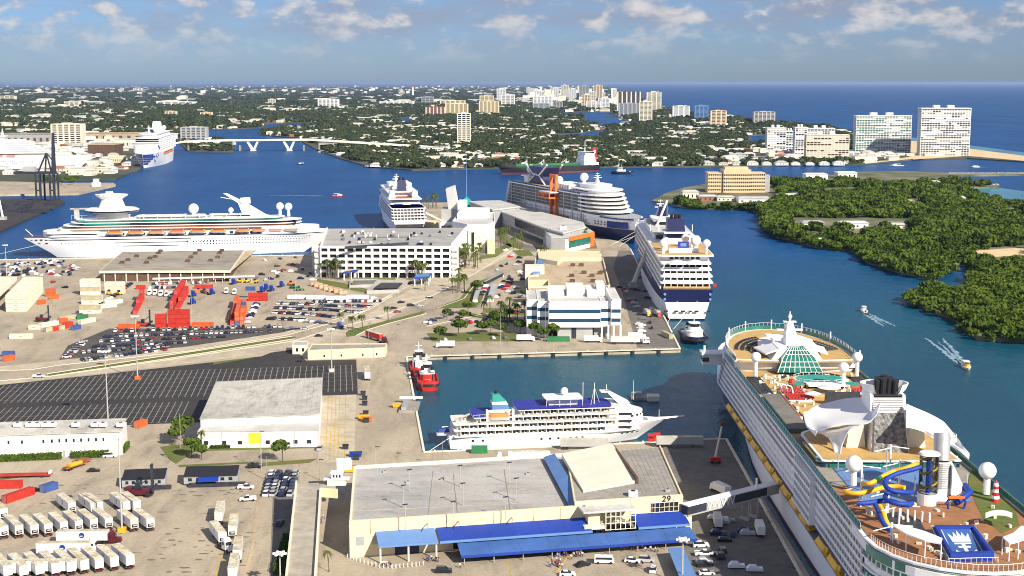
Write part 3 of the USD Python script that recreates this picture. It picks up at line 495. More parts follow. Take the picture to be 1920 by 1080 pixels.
def ac_unit(p, x, y, z, s=1.6, m='grey'):
    q = MB().obox((x, y, z), (s * 1.3, s, s * .75)).build('air_conditioner', m, p); MB().cyl((x, y, z + s * .75), (x, y, z + s * .8), s * .35, n=8).build('fan', 'black', q)

# terminal with the number 29
A, B = G(656, 1046), G(1279, 1001); ZL, ZR = 11.0, 13.6
t = thing('cruise_terminal', 'cream cruise terminal numbered 29 with blue front canopies and a grey roof deck', 'terminal', (0, 0, 0))
D = G(1085, 970, ZL); dF = (B - A) / np.linalg.norm(B - A); nB = np.array([-dF[1], dF[0]])
BLc, BRc = G(664, 879, ZL), G(1008, 858, ZL); M0 = A + dF * np.dot(G(1088, 968, 12) - A, dF)
left = [tuple(A), tuple(M0), tuple(BRc + dF * 12), tuple(BLc)]; MB().prism(left, 2, ZL - .02).build('left_wing_wall', 'cream', t)
MB().prism(Polygon(left).buffer(-.6), ZL, ZL + .03).build('roof_deck', 'deck_grey', t)
m = MB(); seg(m, A, M0, 0, 1, ZL - .5, ZL + 2.2, .1, .7); m.build('front_parapet', 'cream', t)
m = MB(); seg(m, BLc, A, 0, 1, ZL - .3, ZL + 1.1, .1, .5); seg(m, BRc + dF * 12, BLc, 0, 1, ZL - .3, ZL + 1.1, .1, .5); m.build('deck_rail_wall', CRP, t)
R0, R1 = G(1062, 852, ZR), G(1238, 838, ZR); right = [tuple(M0), tuple(B), tuple(R1), tuple(R0)]
MB().prism(right, 2, ZR - .02).build('right_wing_wall', 'cream', t); MB().prism(Polygon(right).buffer(-.5), ZR, ZR + .03).build('roof', CGR, t)
m = MB(); seg(m, M0, B, 0, 1, ZR - .6, ZR + 1.0, .12, .5); seg(m, B, R1, 0, 1, ZR - .4, ZR + .5, .1, .4); seg(m, R0, M0, 0, 1, ZR - .4, ZR + .5, .1, .4); m.build('parapet', 'cream', t)
rp = [G(x, y, ZR + .5) for x, y in ((1053, 856), (1148, 840), (1194, 903), (1094, 921))]
m = MB(); m.loft([[(*q, ZR + .05) for q in rp], [(*q, z_) for q, z_ in zip(rp, (ZR + 1.6, ZR + 2.2, ZR + .9, ZR + .6))]]); m.build('raised_white_roof', CRP, t)
m = MB(); c = (rp[1] + rp[2]) / 2; v = rp[2] - rp[1]; m.obox((*c, ZR + .1), (np.linalg.norm(v) + 2, .8, 1.9), math.atan2(v[1], v[0])); m.build('roof_gutter', 'brown', t)
for k in range(9):
    a = G(1156 + k * 9, 839 - k * .3, ZR), G(1198 + k * 8.6, 926 - k * .6, ZR); q = MB(); seg(q, a[0], a[1], 0, 1, ZR + .03, ZR + .1, .15); q.build('roof_seam', 'grey', t)
ac_unit(t, *G(1187, 930, ZR), ZR, 2.2, 'white'); ac_unit(t, *G(1252, 922, ZR), ZR, 1.2)
aw = [G(1019, 855, 12.6), G(1040, 851, 13.4), G(1098, 949, 13.4), G(1069, 951, 12.2)]
MB().loft([[(*aw[0], 12.0), (*aw[1], 13.3), (*aw[2], 13.3), (*aw[3], 12.0)], [(*aw[0], 12.25), (*aw[1], 13.55), (*aw[2], 13.55), (*aw[3], 12.25)]]).build('side_awning', 'blue_pale', t)
def canopy(t0, t1, z0, z1, o0, o1, mat_, name, panels):
    Q = A + (B - A) * t0; R_ = A + (B - A) * t1; n = -nB
    for k in range(panels):
        a, b = Q + (R_ - Q) * k / panels, Q + (R_ - Q) * ((k + 1) / panels - .0008)
        v0, v1 = [(a + n * o0, z1), (b + n * o0, z1), (b + n * o1, z0), (a + n * o1, z0)], .25
        MB().loft([[(*q, z_) for q, z_ in v0], [(*q, z_ + v1) for q, z_ in v0]]).build(name, mat_, t)
    m = MB(); seg(m, Q + n * o1, R_ + n * o1, 0, 1, z0 - .35, z0 + .35, .3); m.build('canopy_fascia', 'blue_pale' if mat_ != 'blue_mid' else 'blue', t)
canopy(.075, .245, 7.2, 9.2, .1, 7.0, 'blue_pale', 'canopy_panel', 3)
canopy(.25, .70, 7.2, 9.2, .1, 7.0, 'blue', 'canopy_panel', 6); canopy(.84, 1.0, 7.2, 9.2, .1, 7.0, 'blue', 'canopy_panel', 2)
canopy(.30, 1.0, 4.6, 6.3, 7.1, 13.5, 'blue_mid', 'lower_canopy_panel', 8)
for tt in list(np.linspace(.08, .24, 3)) : q = A + (B - A) * tt - nB * 6.6; MB().cyl((*q, 2), (*q, 7.2), .28).build('column', CRP, t)
for tt in np.linspace(.31, .99, 9): q = A + (B - A) * tt - nB * 13; MB().cyl((*q, 2), (*q, 4.7), .16).build('post', 'grey', t)
for tt in (.018, .065, .112): m = MB(); seg(m, A, B, tt, tt + .024, 5.6, 8.2, .08); m.build('window', 'grey', t)
m = MB(); seg(m, A, B, .13, .2, 2, 5.5, .06); m.build('shutter', 'navy', t)
m = MB(); seg(m, A, B, .3, .98, 2.3, 6.5, .06); m.build('dark_shopfront', GLD, t)
for i in range(6):
    for j in range(2): m = MB(); seg(m, M0, B, .70 + i * .044, .70 + i * .044 + .038, 9.6 + j * 1.5, 10.9 + j * 1.5, .06); m.build('window_pane', GLD, t)
m = MB(); seg(m, M0, B, .695, .965, 9.35, 9.55, .16); seg(m, M0, B, .695, .965, 12.45, 12.65, .16); m.build('window_frame', 'white', t)
tx = meshkit.text_mesh('29', 1.7, .25, True); Vt_ = np.array(tx.vertices); c = M0 + (B - M0) * .80
ang = math.atan2(dF[1], dF[0]); W_ = np.column_stack([c[0] + Vt_[:, 0] * math.cos(ang) + (Vt_[:, 2] + .1) * math.sin(ang), c[1] + Vt_[:, 0] * math.sin(ang) - (Vt_[:, 2] + .1) * math.cos(ang), 12.85 + Vt_[:, 1]])
MB().add(W_, tx.faces).build('number_29', DKM, t)
# glass stair hall
gs = M0 + dF * 1.0; ge = M0 + dF * 17.5; n = -nB
MB().prism([tuple(gs), tuple(ge), tuple(ge + n * 6.5), tuple(gs + n * 6.5)], 12.6, 13.2).build('stair_hall_roof', RFW, t)
MB().prism([tuple(gs + dF * .5), tuple(gs + dF * 7), tuple(gs + dF * 7 + n * 6), tuple(gs + dF * .5 + n * 6)], 7.4, 8.4).build('stair_hall_floor', CRP, t)
MB().prism([tuple(gs + dF * 2.2), tuple(gs + dF * 6), tuple(gs + dF * 6 + n * 4), tuple(gs + dF * 2.2 + n * 4)], 8.4, 12.6).build('stair_hall_wall', 'cream', t)
for k in range(7): q = gs + dF * (7 + k * 1.55) + n * 6.2; MB().obox((*q, 6.9), (.22, .22, 5.8), ang).build('mullion', CRP, t)
for z_ in (7.0, 9.0, 11.0): m = MB(); seg(m, gs + dF * 7 + n * 6.2, ge + n * 6.2, 0, 1, z_, z_ + .2, .1); m.build('transom', CRP, t)
for k in range(10): q = gs + dF * (8 + k * .9); MB().prism([tuple(q + n * 2), tuple(q + dF * .9 + n * 2), tuple(q + dF * .9 + n * 5.6), tuple(q + n * 5.6)], 6.9 + (9 - k) * .5, 7.2 + (9 - k) * .5).build('stair_step', CGR, t)
MB().prism([tuple(A - dF * .0 + nB * 62 + dF * 2), tuple(A + nB * 62 + dF * 7), tuple(A + nB * 65 + dF * 7), tuple(A + nB * 65 + dF * 2)], ZL, ZL + 3.4).build('roof_hut', 'white', t)
m = MB()
for (x, y) in [(768, 921), (757, 952), (760, 990)] + [(863, 913), (868, 948), (850, 984)] + [(955, 907), (968, 938), (948, 975)]:
    q = G(x, y, ZL); MB().cyl((*q, ZL), (*q, ZL + 7), .14, n=6).build('roof_lamp_post', GRL, t); MB().obox((*q, ZL + 7), (1.6, .5, .25), .5).build('roof_lamp_head', DKM, t)
for (x, y) in [(690, 985), (722, 886), (905, 962), (990, 890), (830, 900), (765, 906)]: ac_unit(t, *G(x, y, ZL), ZL, 1.0)
for tt in (.06, .16, .30, .42, .54, .62): m = MB(); seg(m, A, B, tt, tt + .0016, 8.9, 13.1, .2); m.build('wall_joint', 'concrete_wall', t)
for tt in np.linspace(.70, .97, 5): m = MB(); seg(m, A, B, tt, tt + .0012, 9.2, 14.5, .16); m.build('wall_joint', 'concrete_wall', t)
for (a, b) in (((670, 958), (1000, 942)), ((860, 985), (850, 890)), ((800, 990), (812, 884)), ((960, 978), (945, 880))): m = MB(); seg(m, G(*a, ZL), G(*b, ZL), 0, 1, ZL + .03, ZL + .16, .3); m.build('roof_joint', 'concrete_wall', t)
for (a, b, w_) in (((1000, 917), (1018, 916), 3.2), ((1010, 938), (1038, 936), .5), ((800, 912), (812, 911), .7), ((945, 893), (958, 892), .7)): m = MB(); seg(m, G(*a, ZL), G(*b, ZL), 0, 1, ZL + .04, ZL + .06, w_); m.build('roof_marking', 'paint_white', t)
# shelter going to the camera side
q0, q1 = G(1252, 1028, 5), G(1281, 1026, 5); MB().loft([[(*q0, 4.8), (*q1, 4.8), (q1[0] + 1, 350, 4.8), (q0[0] + 1, 350, 4.8)], [(*q0, 5.1), (*q1, 5.1), (q1[0] + 1, 350, 5.1), (q0[0] + 1, 350, 5.1)]]).build('walkway_roof', 'blue_pale', thing('covered_walkway', 'pale blue walkway roof running from the terminal corner toward the viewer', 'walkway'))
# ramp up to the roof deck
rt = thing('car_ramp', 'long concrete car ramp rising to the roof deck, left of the cream terminal', 'ramp'); la, lb, ra, rb_ = G(556, 907, 10.6), G(537, 1085, 6.5), G(601, 921, 10.6), G(591, 1085, 6.5)
ext = lambda a, b, k: b + (b - a) * k
la2, ra2 = ext(la, lb, .5), ext(ra, rb_, .5)
MB().loft([[(*la, 8.6), (*ra, 8.6), (*ra, 10.6), (*la, 10.6)], [(*la2, 2.5), (*ra2, 2.5), (*ra2, 4.6), (*la2, 4.6)]]).build('deck', 'concrete_wall', rt)
for a, b in ((la, la2), (ra, ra2)):
    d = (b - a) / np.linalg.norm(b - a); q = np.array([-d[1], d[0]]) * .3
    MB().loft([[(*(a + q), 8.6), (*(a - q), 8.6), (*(a - q), 11.7), (*(a + q), 11.7)], [(*(b + q), 2), (*(b - q), 2), (*(b - q), 5.7), (*(b + q), 5.7)]]).build('side_wall', CRP, rt)
MB().prism([tuple(la), tuple(ra), tuple(A + nB * 38), tuple(A + nB * 56), tuple(G(603, 905, 10.6))], 8.8, 10.6).build('landing', 'concrete_wall', rt)
m = MB(); seg(m, ra, A + nB * 38, 0, 1, 8.7, 11.7, .1, .4); m.build('landing_wall', 'cream', rt)
for k in range(6): q = la + (la2 - la) * (k + .5) / 6 + (ra - la) * .5; MB().cyl((*q, 2), (*q, 9.2 - k * .9), .7).build('pillar', 'concrete_wall', rt)

# white warehouse
w = thing('warehouse', 'big white warehouse with a pale grey roof and a yellow panel beside the asphalt lot', 'warehouse'); up = GP([(407, 717), (603.5, 709.5), (598, 778), (376, 786)], 13.0); lo = [up[3], up[2], tuple(G(598, 838)), tuple(G(371, 841))]
MB().prism(up, 2, 12.98).build('wall', 'white', w); MB().prism(Polygon(up).buffer(.3, join_style='mitre'), 13.0, 13.35).build('roof', 'roof_pale', w); MB().prism(lo, 2, 8.2).build('front_wall', 'white', w)
Fl, Fr = np.array(lo[3]), np.array(lo[2]); MB().loft([[(*lo[0], 9.8), (*lo[1], 9.8), (*Fr, 8.3), (*Fl, 8.3)], [(*lo[0], 10.1), (*lo[1], 10.1), (*Fr, 8.6), (*Fl, 8.6)]]).build('lean_to_roof', GRL, w)
m = MB(); seg(m, Fl, Fr, .42, .53, 3.8, 8.0, .15); m.build('yellow_panel', 'lemon', w)
for tt in (.05, .20, .33, .56, .69, .79, .90): m = MB(); seg(m, Fl, Fr, tt, tt + .035, 3.4, 4.9, .08); m.build('window', GLD, w)
m = MB(); seg(m, Fl, Fr, .42, .53, 2, 3.7, .1); m.build('door', CRP, w)
for tt in np.linspace(0, 1, 6): m = MB(); seg(m, Fl, Fr, max(0, tt - .002), min(1, tt + .002), 2, 8.2, .1); m.build('downpipe', 'grey', w)
for k in range(22):
    a, b = np.array(up[0]) + (np.array(up[1]) - np.array(up[0])) * (k + .5) / 22, np.array(up[3]) + (np.array(up[2]) - np.array(up[3])) * (k + .5) / 22; m = MB(); seg(m, a, b, .01, .99, 13.35, 13.42, .12); m.build('roof_seam', 'roof_pale', w)
# long low white shed at the left edge
l = thing('white_shed', 'long low white shed with small square windows at the left edge', 'shed'); fa, fb = G(-60, 863), G(229, 853); bk = np.array([-fb[1] + fa[1], fb[0] - fa[0]]); bk /= np.linalg.norm(bk); dp = 15
MB().prism([tuple(fa), tuple(fb), tuple(fb + bk * dp), tuple(fa + bk * dp)], 2, 10.9).build('wall', 'white', l)
MB().loft([[(*(fa - bk * .5), 10.9), (*(fb - bk * .5), 10.9), (*(fb + bk * dp), 12.2), (*(fa + bk * dp), 12.2)], [(*(fa - bk * .5), 11.2), (*(fb - bk * .5), 11.2), (*(fb + bk * dp), 12.5), (*(fa + bk * dp), 12.5)]]).build('roof', 'roof_pale', l)
for x in (15, 40, 80, 96, 110, 123, 137, 151, 165, 179, 193): tt = (x + 60) / 289; m = MB(); seg(m, fa, fb, tt, tt + .013, 7.6, 8.9, .08); m.build('window', GLD, l)
for x in (117, 130): tt = (x + 60) / 289; m = MB(); seg(m, fa, fb, tt, tt + .016, 2, 4.6, .08); m.build('door', 'grey', l)
for x in (24, 90, 158, 215): tt = (x + 60) / 289; m = MB(); seg(m, fa, fb, tt, tt + .003, 2, 10.8, .12); m.build('downpipe', 'grey', l)
for x in (35, 58, 72, 87, 101, 144, 180, 195, 228): q = G(x, 797, 12.4); ac_unit(l, q[0], q[1] - 1.2, 12.2, 2.0, 'white')
# yellow low building and guard house
p = block('office_building', 'long low yellow office with a flat grey roof beside the asphalt lot', GP([(577, 658), (722, 653), (726, 645), (585, 646)], 6.5), 6.5, 'cream', CGR, 'office', .4)
a, b = G(577, 675), G(722, 668)
for tt in (.2, .42, .7, .88): m = MB(); seg(m, *GP([(577, 658), (722, 653)], 6.5), tt, tt + .02, 3, 4.2, .08); m.build('window', GLD, p)
p = block('guard_house', 'small cream two-window hut at the corner of the asphalt lot', GP([(548, 648), (576, 648), (578, 640), (550, 640)], 6.5), 6.5, CRP, GRL, 'hut', .3)
for tt in (.25, .65): m = MB(); seg(m, *GP([(548, 648), (576, 648)], 6.5), tt, tt + .14, 3.4, 5.2, .08); m.build('window', GLD, p)

# multi-storey garage
ga, gb = np.array([-137.2, 984.0]), np.array([-44.0, 981.0]); zt = 23.6; lv = 4.35; g = thing('parking_garage', 'white five storey parking garage with cars on its roof', 'garage'); bl, br = np.array([-149.5, 1112.0]), np.array([-36.5, 1120.0])
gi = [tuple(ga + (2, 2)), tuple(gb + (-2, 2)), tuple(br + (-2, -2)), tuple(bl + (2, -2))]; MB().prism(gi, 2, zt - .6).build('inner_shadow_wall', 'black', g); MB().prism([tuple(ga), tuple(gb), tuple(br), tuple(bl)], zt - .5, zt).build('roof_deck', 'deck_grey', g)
sides = [(ga, gb, 15), (gb, br, 16), (bl, ga, 16)]
for lvl in range(5):
    z_ = 2 + lv * (lvl + 1) - .75
    for s_, (a, b, n) in enumerate(sides): m = MB(); seg(m, a, b, 0, 1, z_, z_ + 1.9 - (lvl == 4) * .3, .1, 1.2); m.build('spandrel', 'white', g)
for s_, (a, b, n) in enumerate(sides):
    for k in range(n + 1): m = MB(); seg(m, a, b, max(0, k / n - .009), min(1, k / n + .009), 2, zt + .3, .12, .9); m.build('column', 'white', g)
for s_, x0, x1, hh in ((0, -141.5, -137.6, 24), (1, -43.4, -38.5, 26)):
    MB().box(x0, x1, 986, 992, 2, hh).build('stair_tower', 'white', g)
    for k in range(5): MB().box(x0 + .4, x1 - .4, 985, 986.1, 3 + k * 4.3, 4 + k * 4.3).build('stair_landing', GRL, g)
MB().box(-148, -141, 1018, 1030, 2, 27.5).build('lift_tower', CRP, g); MB().box(-148.4, -140.6, 1017.6, 1030.4, 27.5, 28.2).build('lift_tower_cap', 'white', g)
MB().box(-118, -78, 1047, 1049.5, zt, zt + .1).build('ramp_slot', 'black', g)
for k in range(6): x = -120 + k * 8.4; MB().box(x, x + .6, 1046.4, 1047, zt, zt + 2.3).build('ramp_slot_post', 'white', g)
m = MB(); seg(m, G(646, 467, zt), G(766, 459, zt), 0, 1, zt, zt + 2.0, .3); m.build('ramp_wall', DKM, g)
for x, y in ((668, 455), (756, 452), (838, 450), (700, 443)): q = G(x, y, zt); MB().cyl((*q, zt), (*q, zt + 7), .2, n=6).build('roof_lamp_post', 'grey', g)
# white terminal group right of the garage
p = block('white_terminal', 'white stepped cruise terminal right of the parking garage', [(-37, 1135), (-20, 1135), (-14.5, 1160), (-16, 1240), (-48, 1250), (-50, 1160)], 24, 'white', RFW, 'terminal', 1.0)
MB().box(-36, -22, 1128, 1134.9, 2, 20).build('front_block', CRP, p); MB().box(-20, -14, 1120, 1134.9, 2, 13).build('entrance_block', 'cream', p)
MB().box(-33, -31, 1127.5, 1128, 3, 19).build('stair_window', GLD, p); MB().prism([(-47, 1190), (-22, 1190), (-20, 1245), (-46, 1248)], 24, 29).build('upper_block', 'white', p)
p = thing('white_tower_block', 'white tower block with a slanted top and porch behind the garage', 'building'); a, b = G(823, 440), G(862, 440); Yt = 1255; xw = lambda x: (x - 960) * (Yt + 0) / 2640
MB().box(xw(825), xw(857), Yt, Yt + 30, 2, 26).build('wall', GRL, p); MB().box(xw(857), xw(873), Yt - 8, Yt + 26, 2, 33).build('tower', 'white', p)
MB().loft([[(xw(838), Yt + 6, 26), (xw(858), Yt + 2, 26), (xw(858), Yt + 22, 26), (xw(838), Yt + 24, 26)], [(xw(833), Yt + 6, 44), (xw(850), Yt + 2, 47), (xw(850), Yt + 22, 47), (xw(833), Yt + 24, 44)]]).build('slanted_top', 'white', p)
MB().box(xw(824), xw(858), Yt - 14, Yt, 13, 15).build('porch_roof', 'white', p)
for x in (824.5, 834, 845): MB().box(xw(x), xw(x) + .8, Yt - 13.8, Yt - 13, 2, 13).build('porch_column', 'white', p)
for z_ in (14, 19): MB().box(xw(863), xw(869), Yt - 8.1, Yt - 8, z_, z_ + 2.2).build('window', GLD, p)
p = thing('blue_tent_roof', 'small blue pointed roof behind the white tower block', 'pavilion', (*G(875, 408), 2)); MB().loft([[(-10, -10, 12), (10, -10, 12), (10, 10, 12), (-10, 10, 12)], [(-.2, -.2, 22), (.2, -.2, 22), (.2, .2, 22), (-.2, .2, 22)]]).build('roof', 'teal', p); MB().box(-8, 8, -8, 8, 0, 12).build('wall', 'grey', p); MB().cyl((0, 0, 22), (0, 0, 62), .5, .2).build('spire', 'blue_pale', p)
# long grey and white terminal by the white-and-blue ship
T = thing('long_terminal', 'long white-roofed terminal with grey side wall and an orange framed end window', 'terminal'); z1 = 16.0
mainr = GP([(926, 393), (974, 389.5), (1092, 419), (1097, 428), (1056, 438.5), (1021, 429)], z1); MB().prism(mainr, 2, z1).build('wall', 'grey', T); MB().prism(Polygon(mainr).buffer(.8, join_style='mitre'), z1 + .02, z1 + 1.2).build('roof', RFW, T)
backr = GP([(881, 379.5), (936, 377.5), (974, 389), (924, 395)], z1 + 3); MB().prism(backr, 2, z1 + 3).build('back_wall', 'grey', T); MB().prism(Polygon(backr).buffer(.8, join_style='mitre'), z1 + 3.02, z1 + 4.2).build('back_roof', RFW, T)
a, b = np.array(mainr[0]), np.array(mainr[5]); m = MB(); seg(m, b, a, .0, .55, 8, 15.2, .25); m.build('brown_cladding', 'brown', T); m = MB(); seg(m, b, a, 0, .95, 6.4, 7.6, 3.0); m.build('side_canopy', 'white', T); m = MB(); seg(m, b, a, .02, .8, 2.2, 6.2, .3); m.build('shaded_loading_doors', DKM, T)
c0 = G(1018, 459); c1 = G(1112, 462)
endr = GP([(1020, 431), (1056, 437), (1098, 427), (1113, 437), (1066, 447), (1034, 446)], 13.5); MB().prism(endr, 2, 13.5).build('end_wall', 'white', T); MB().prism(Polygon(endr).buffer(.5, join_style='mitre'), 13.52, 14.4).build('end_roof', RFW, T)
e0, e1 = np.array(endr[4]), np.array(endr[3]); m = MB(); seg(m, e0, e1, 0, 1, 11.2, 14.6, .8); seg(m, e0, e1, .86, 1, 2.5, 11.2, .8); m.build('orange_frame', 'orange', T); m = MB(); seg(m, e0, e1, .02, .85, 5.5, 11.0, .4); m.build('end_window', GLG, T)
e0, e1 = np.array(endr[5]), np.array(endr[4]); m = MB(); seg(m, e0, e1, .0, .8, 3, 12.8, .3); m.build('corner_glazing', GRL, T)
ac_unit(T, *G(1056, 430, 17.2), 17.2, 4, 'white')
tr = thing('gangway_frames', 'row of white truss gangway towers between the long terminal and the blue-bowed ship', 'gangway'); q0, q1 = G(985, 403), G(1055, 420)
for k in range(6):
    c = q0 + (q1 - q0) * k / 5 + (10, 8); m = MB(); h_ = 20
    for s_ in (0, 6): m.bar((c[0] - 6, c[1] + s_, 2), (c[0] - 6, c[1] + s_, h_ - 6), .9); m.bar((c[0] + 4, c[1] + s_, 2), (c[0] + 4, c[1] + s_, h_), .9); m.bar((c[0] - 6, c[1] + s_, h_ - 6), (c[0] + 4, c[1] + s_, h_), .9); m.bar((c[0] - 6, c[1] + s_, h_ - 6), (c[0] - 2, c[1] + s_, h_), .8); m.bar((c[0] - 2, c[1] + s_, h_), (c[0] + 4, c[1] + s_, h_), .8)
    m.build('frame', 'white', tr)
# tan roofed terminal and the white building with dark bands
p = block('tan_terminal', 'big tan flat-roofed terminal beside the white cruise ship quay', GP([(992, 548), (1030, 546), (1031, 538), (1144, 538), (1128, 474), (1057, 472), (1008, 470), (1000, 508), (1008, 510), (1008, 518), (991, 519), (990, 528), (1028, 528), (1028, 539), (991, 540)], 11), 11, 'cream', 'tan', 'terminal', 1.2, .7)
for px in ((1074, 499), (1090, 499), (1095, 513), (1110, 519), (1072, 519), (1073, 529), (1112, 529), (1074, 537), (1075, 546), (1116, 545), (1107, 551), (1062, 552), (1125, 514), (1117, 487)):
    q = G(*px, 11.1); ac_unit(p, q[0], q[1], 11.05, 2.6, 'brown')
MB().box(9, 22, 935, 950, 2, 16).build('pale_front_block', CRP, p); MB().prism(GP([(999, 512), (1012, 510), (1022, 482), (1011, 480)], 13), 2, 13).build('teal_entrance', 'blue_pale', p); MB().prism(GP([(1008, 470), (1128, 474), (1128, 482), (1056, 482), (1045, 490), (1010, 484)], 14), 2, 14).build('north_block', 'cream', p)
b_ = thing('striped_office', 'white modern office block with two dark window bands at the slip head', 'office'); x0, x1, yb = 8.0, 61.0, 745.0; xa = lambda px: (px - 960) * 748 / 2600 * 1.005
for (xl, xr, y0, z0, zt_, nm) in ((xa(988), xa(1008), 752, 2, 21.5, 'left_wing'), (xa(1008), xa(1029), 748, 2, 21, 'left_block'), (xa(1029), xa(1127), 742, 8.5, 22, 'main_block'), (xa(1127), xa(1146), 745, 8.5, 21.5, 'right_block'), (xa(1146), xa(1165), 743, 9.5, 23, 'corner_block')):
    MB().box(xl, xr - .03, y0, 792, z0, zt_).build(nm, 'white', b_)
    for z_ in (11.4, 16.4): MB().box(xl + .2, xr - .2, y0 - .1, y0 + .3, z_, z_ + 1.9).build('window_band', 'glass_blue', b_)
    MB().box(xl + .5, xr - .5, y0 + .5, 791, zt_, zt_ + .05).build('roof', RFW, b_); 
    m = MB(); m.box(xl, xr - .03, y0, y0 + .4, zt_, zt_ + 1.0); m.box(xl, xl + .4, y0, 792, zt_, zt_ + 1.0); m.build('parapet', 'white', b_)
MB().box(xa(1046), xa(1112), 744, 790, 2, 8.5).build('ground_floor', GRL, b_); MB().box(xa(1072), xa(1081), 743.9, 744, 2, 8.4).build('entrance', DKM, b_)
for px in (1128, 1140, 1150, 1163): MB().box(xa(px), xa(px) + .9, 743.5, 744.4, 2, 9.5).build('pillar', 'white', b_)
MB().box(xa(1115), xa(1147), 750, 792, 2, 8.5).build('recess', 'grey', b_)
for (xl, xr, y0, y1, h_) in ((1029, 1060, 760, 785, 3), (1066, 1100, 765, 788, 4.5), (1105, 1122, 762, 786, 3.5), (1124, 1140, 768, 786, 6)): MB().box(xa(xl), xa(xr), y0, y1, 22, 22 + h_).build('roof_house', 'white', b_)
# cruise terminal with the wide grey roof on the left
c_ = thing('cruise_hall', 'wide low cruise hall with stained flat roof in front of the white ship', 'terminal'); rf = GP([(186, 508), (432, 507), (459, 469), (229, 472)], 9.6); MB().prism(Polygon(rf).buffer(-1.5), 2, 8).build('wall', 'brown', c_); MB().prism(rf, 8, 9.6).build('roof_slab', CRP, c_); MB().prism(Polygon(rf).buffer(-.5), 9.6, 9.65).build('roof', 'roof_tan', c_)
MB().loft([[(*G(433, 507, 9), 8.2), (*G(478, 472, 5), 5), (*G(480, 470, 5), 5), (*G(459, 469, 9), 8.2)], [(*G(433, 507, 9), 8.6), (*G(478, 472, 5), 5.4), (*G(480, 470, 5), 5.4), (*G(459, 469, 9), 8.6)]]).build('side_roof', 'tan', c_)
m = MB(); q0, q1 = np.array(rf[0]), np.array(rf[1])
for k in range(12): MB().obox((*(q0 + (q1 - q0) * (k + .4) / 12 + (0, 1.2)), 2), (.6, .6, 6), 0).build('column', CRP, c_)
for px in ((240, 489), (256, 482), (229, 494), (281, 486), (291, 483), (297, 476), (301, 472), (352, 491), (358, 484), (366, 477), (374, 471), (395, 490), (408, 484), (412, 476), (416, 471), (275, 494)): q = G(*px, 9.7); ac_unit(c_, q[0], q[1], 9.65, 2.4, 'brown')
cw = thing('white_canopy', 'thin white canopy strip in front of the cruise hall', 'canopy'); q0, q1 = G(286, 522, 6), G(478, 517, 6); d = (q1 - q0) / np.linalg.norm(q1 - q0); m = MB(); seg(m, q0, q1, 0, 1, 5.4, 6, 1, 3); m.build('roof', 'white', cw)
for k in range(14): MB().obox((*(q0 + (q1 - q0) * (k + .5) / 14 + (0, 1)), 2), (.3, .3, 3.4)).build('post', 'white', cw)
# entrance canopies, fenced sheds, solar shelters by the garage
def canopy_on_posts(name, label, px4, z, roof, fascia, n=3):
    p = thing(name, label, 'canopy'); q = GP(px4, z); MB().prism(q, z - 1.4, z - .02).build('fascia', fascia, p); MB().prism(Polygon(q).buffer(-.4), z, z + .04).build('roof', roof, p)
    for k in range(n + 1):
        for a, b in ((q[0], q[1]), (q[3], q[2])): c = np.array(a) + (np.array(b) - np.array(a)) * (.05 + .9 * k / n); MB().obox((*c, 2), (.7, .7, z - 3.4)).build('post', 'white', p)
canopy_on_posts('blue_canopy', 'blue edged entrance canopy with tan top in front of the garage', [(643, 510), (687, 502), (685, 497), (655, 502)], 8, 'tan', 'blue'); canopy_on_posts('blue_canopy', 'small blue canopy among trees right of the garage entrance', [(776, 520), (805, 518), (808, 512), (782, 513)], 8, 'blue_pale', 'blue', 2)
canopy_on_posts('car_shelter', 'long grey car shelter roof, left of the pair by the lawn', [(887, 558), (895, 558), (905, 529), (897, 529)], 5, GRL, 'grey', 4); canopy_on_posts('car_shelter', 'long grey car shelter roof, right of the pair by the lawn', [(914, 557), (926, 557), (934, 531), (922, 531)], 5, GRL, 'grey', 4); canopy_on_posts('car_shelter', 'narrow dark shelter climbing beside the road behind the pair of car shelters', [(905, 528), (910, 529), (944, 512), (940, 510)], 5, 'grey', DKM, 6)
p = thing('black_roof_compound', 'black flat shelter inside a grey fence before the garage', 'shelter'); q = GP([(700, 540), (745, 540), (755, 530), (715, 530)], 5); MB().prism(q, 4.4, 5).build('roof', 'black', p); MB().prism(Polygon(GP([(688, 551), (748, 549), (765, 532), (710, 530)])).buffer(0).exterior.buffer(.15), 2, 4.3).build('fence', GRL, p)
p = thing('black_roof_compound', 'smaller dark roofed compound left of the black shelter before the garage', 'shelter'); q = GP([(660, 532), (700, 531), (705, 525), (662, 526)], 4); MB().prism(q, 3.4, 4).build('roof', ASO, p); MB().prism(Polygon(GP([(656, 540), (700, 538), (708, 528), (658, 528)])).exterior.buffer(.15), 2, 4.0).build('fence', GRL, p)
# beige college building and neighbours on the park point
p = thing('college_building', 'peach five storey building with rows of windows on the park point', 'building'); Yn = 1760; xn = lambda x: (x - 960) * Yn / 2640
for (xl, xr, h_, y0) in ((1333, 1362, 27, 0), (1362, 1414, 31, -3), (1414, 1442, 27, 0)):
    MB().box(xn(xl), xn(xr) - .05, Yn + y0, Yn + 26, 2, h_).build('wall', 'peach', p)
    for f in range(5):
        for c in range(max(3, int((xr - xl) / 4))):
            x = xn(xl) + (c + .5) * (xn(xr) - xn(xl)) / max(3, int((xr - xl) / 4)); MB().box(x - .9, x + .9, Yn + y0 - .1, Yn + y0, 4.5 + f * 4.7, 6.6 + f * 4.7).build('window', GLD, p)
MB().box(xn(1366), xn(1410), Yn + 4, Yn + 20, 31, 34).build('roof_house', 'peach', p); MB().box(xn(1442), xn(1452), Yn + 4, Yn + 22, 2, 24).build('glass_end', 'grey', p)
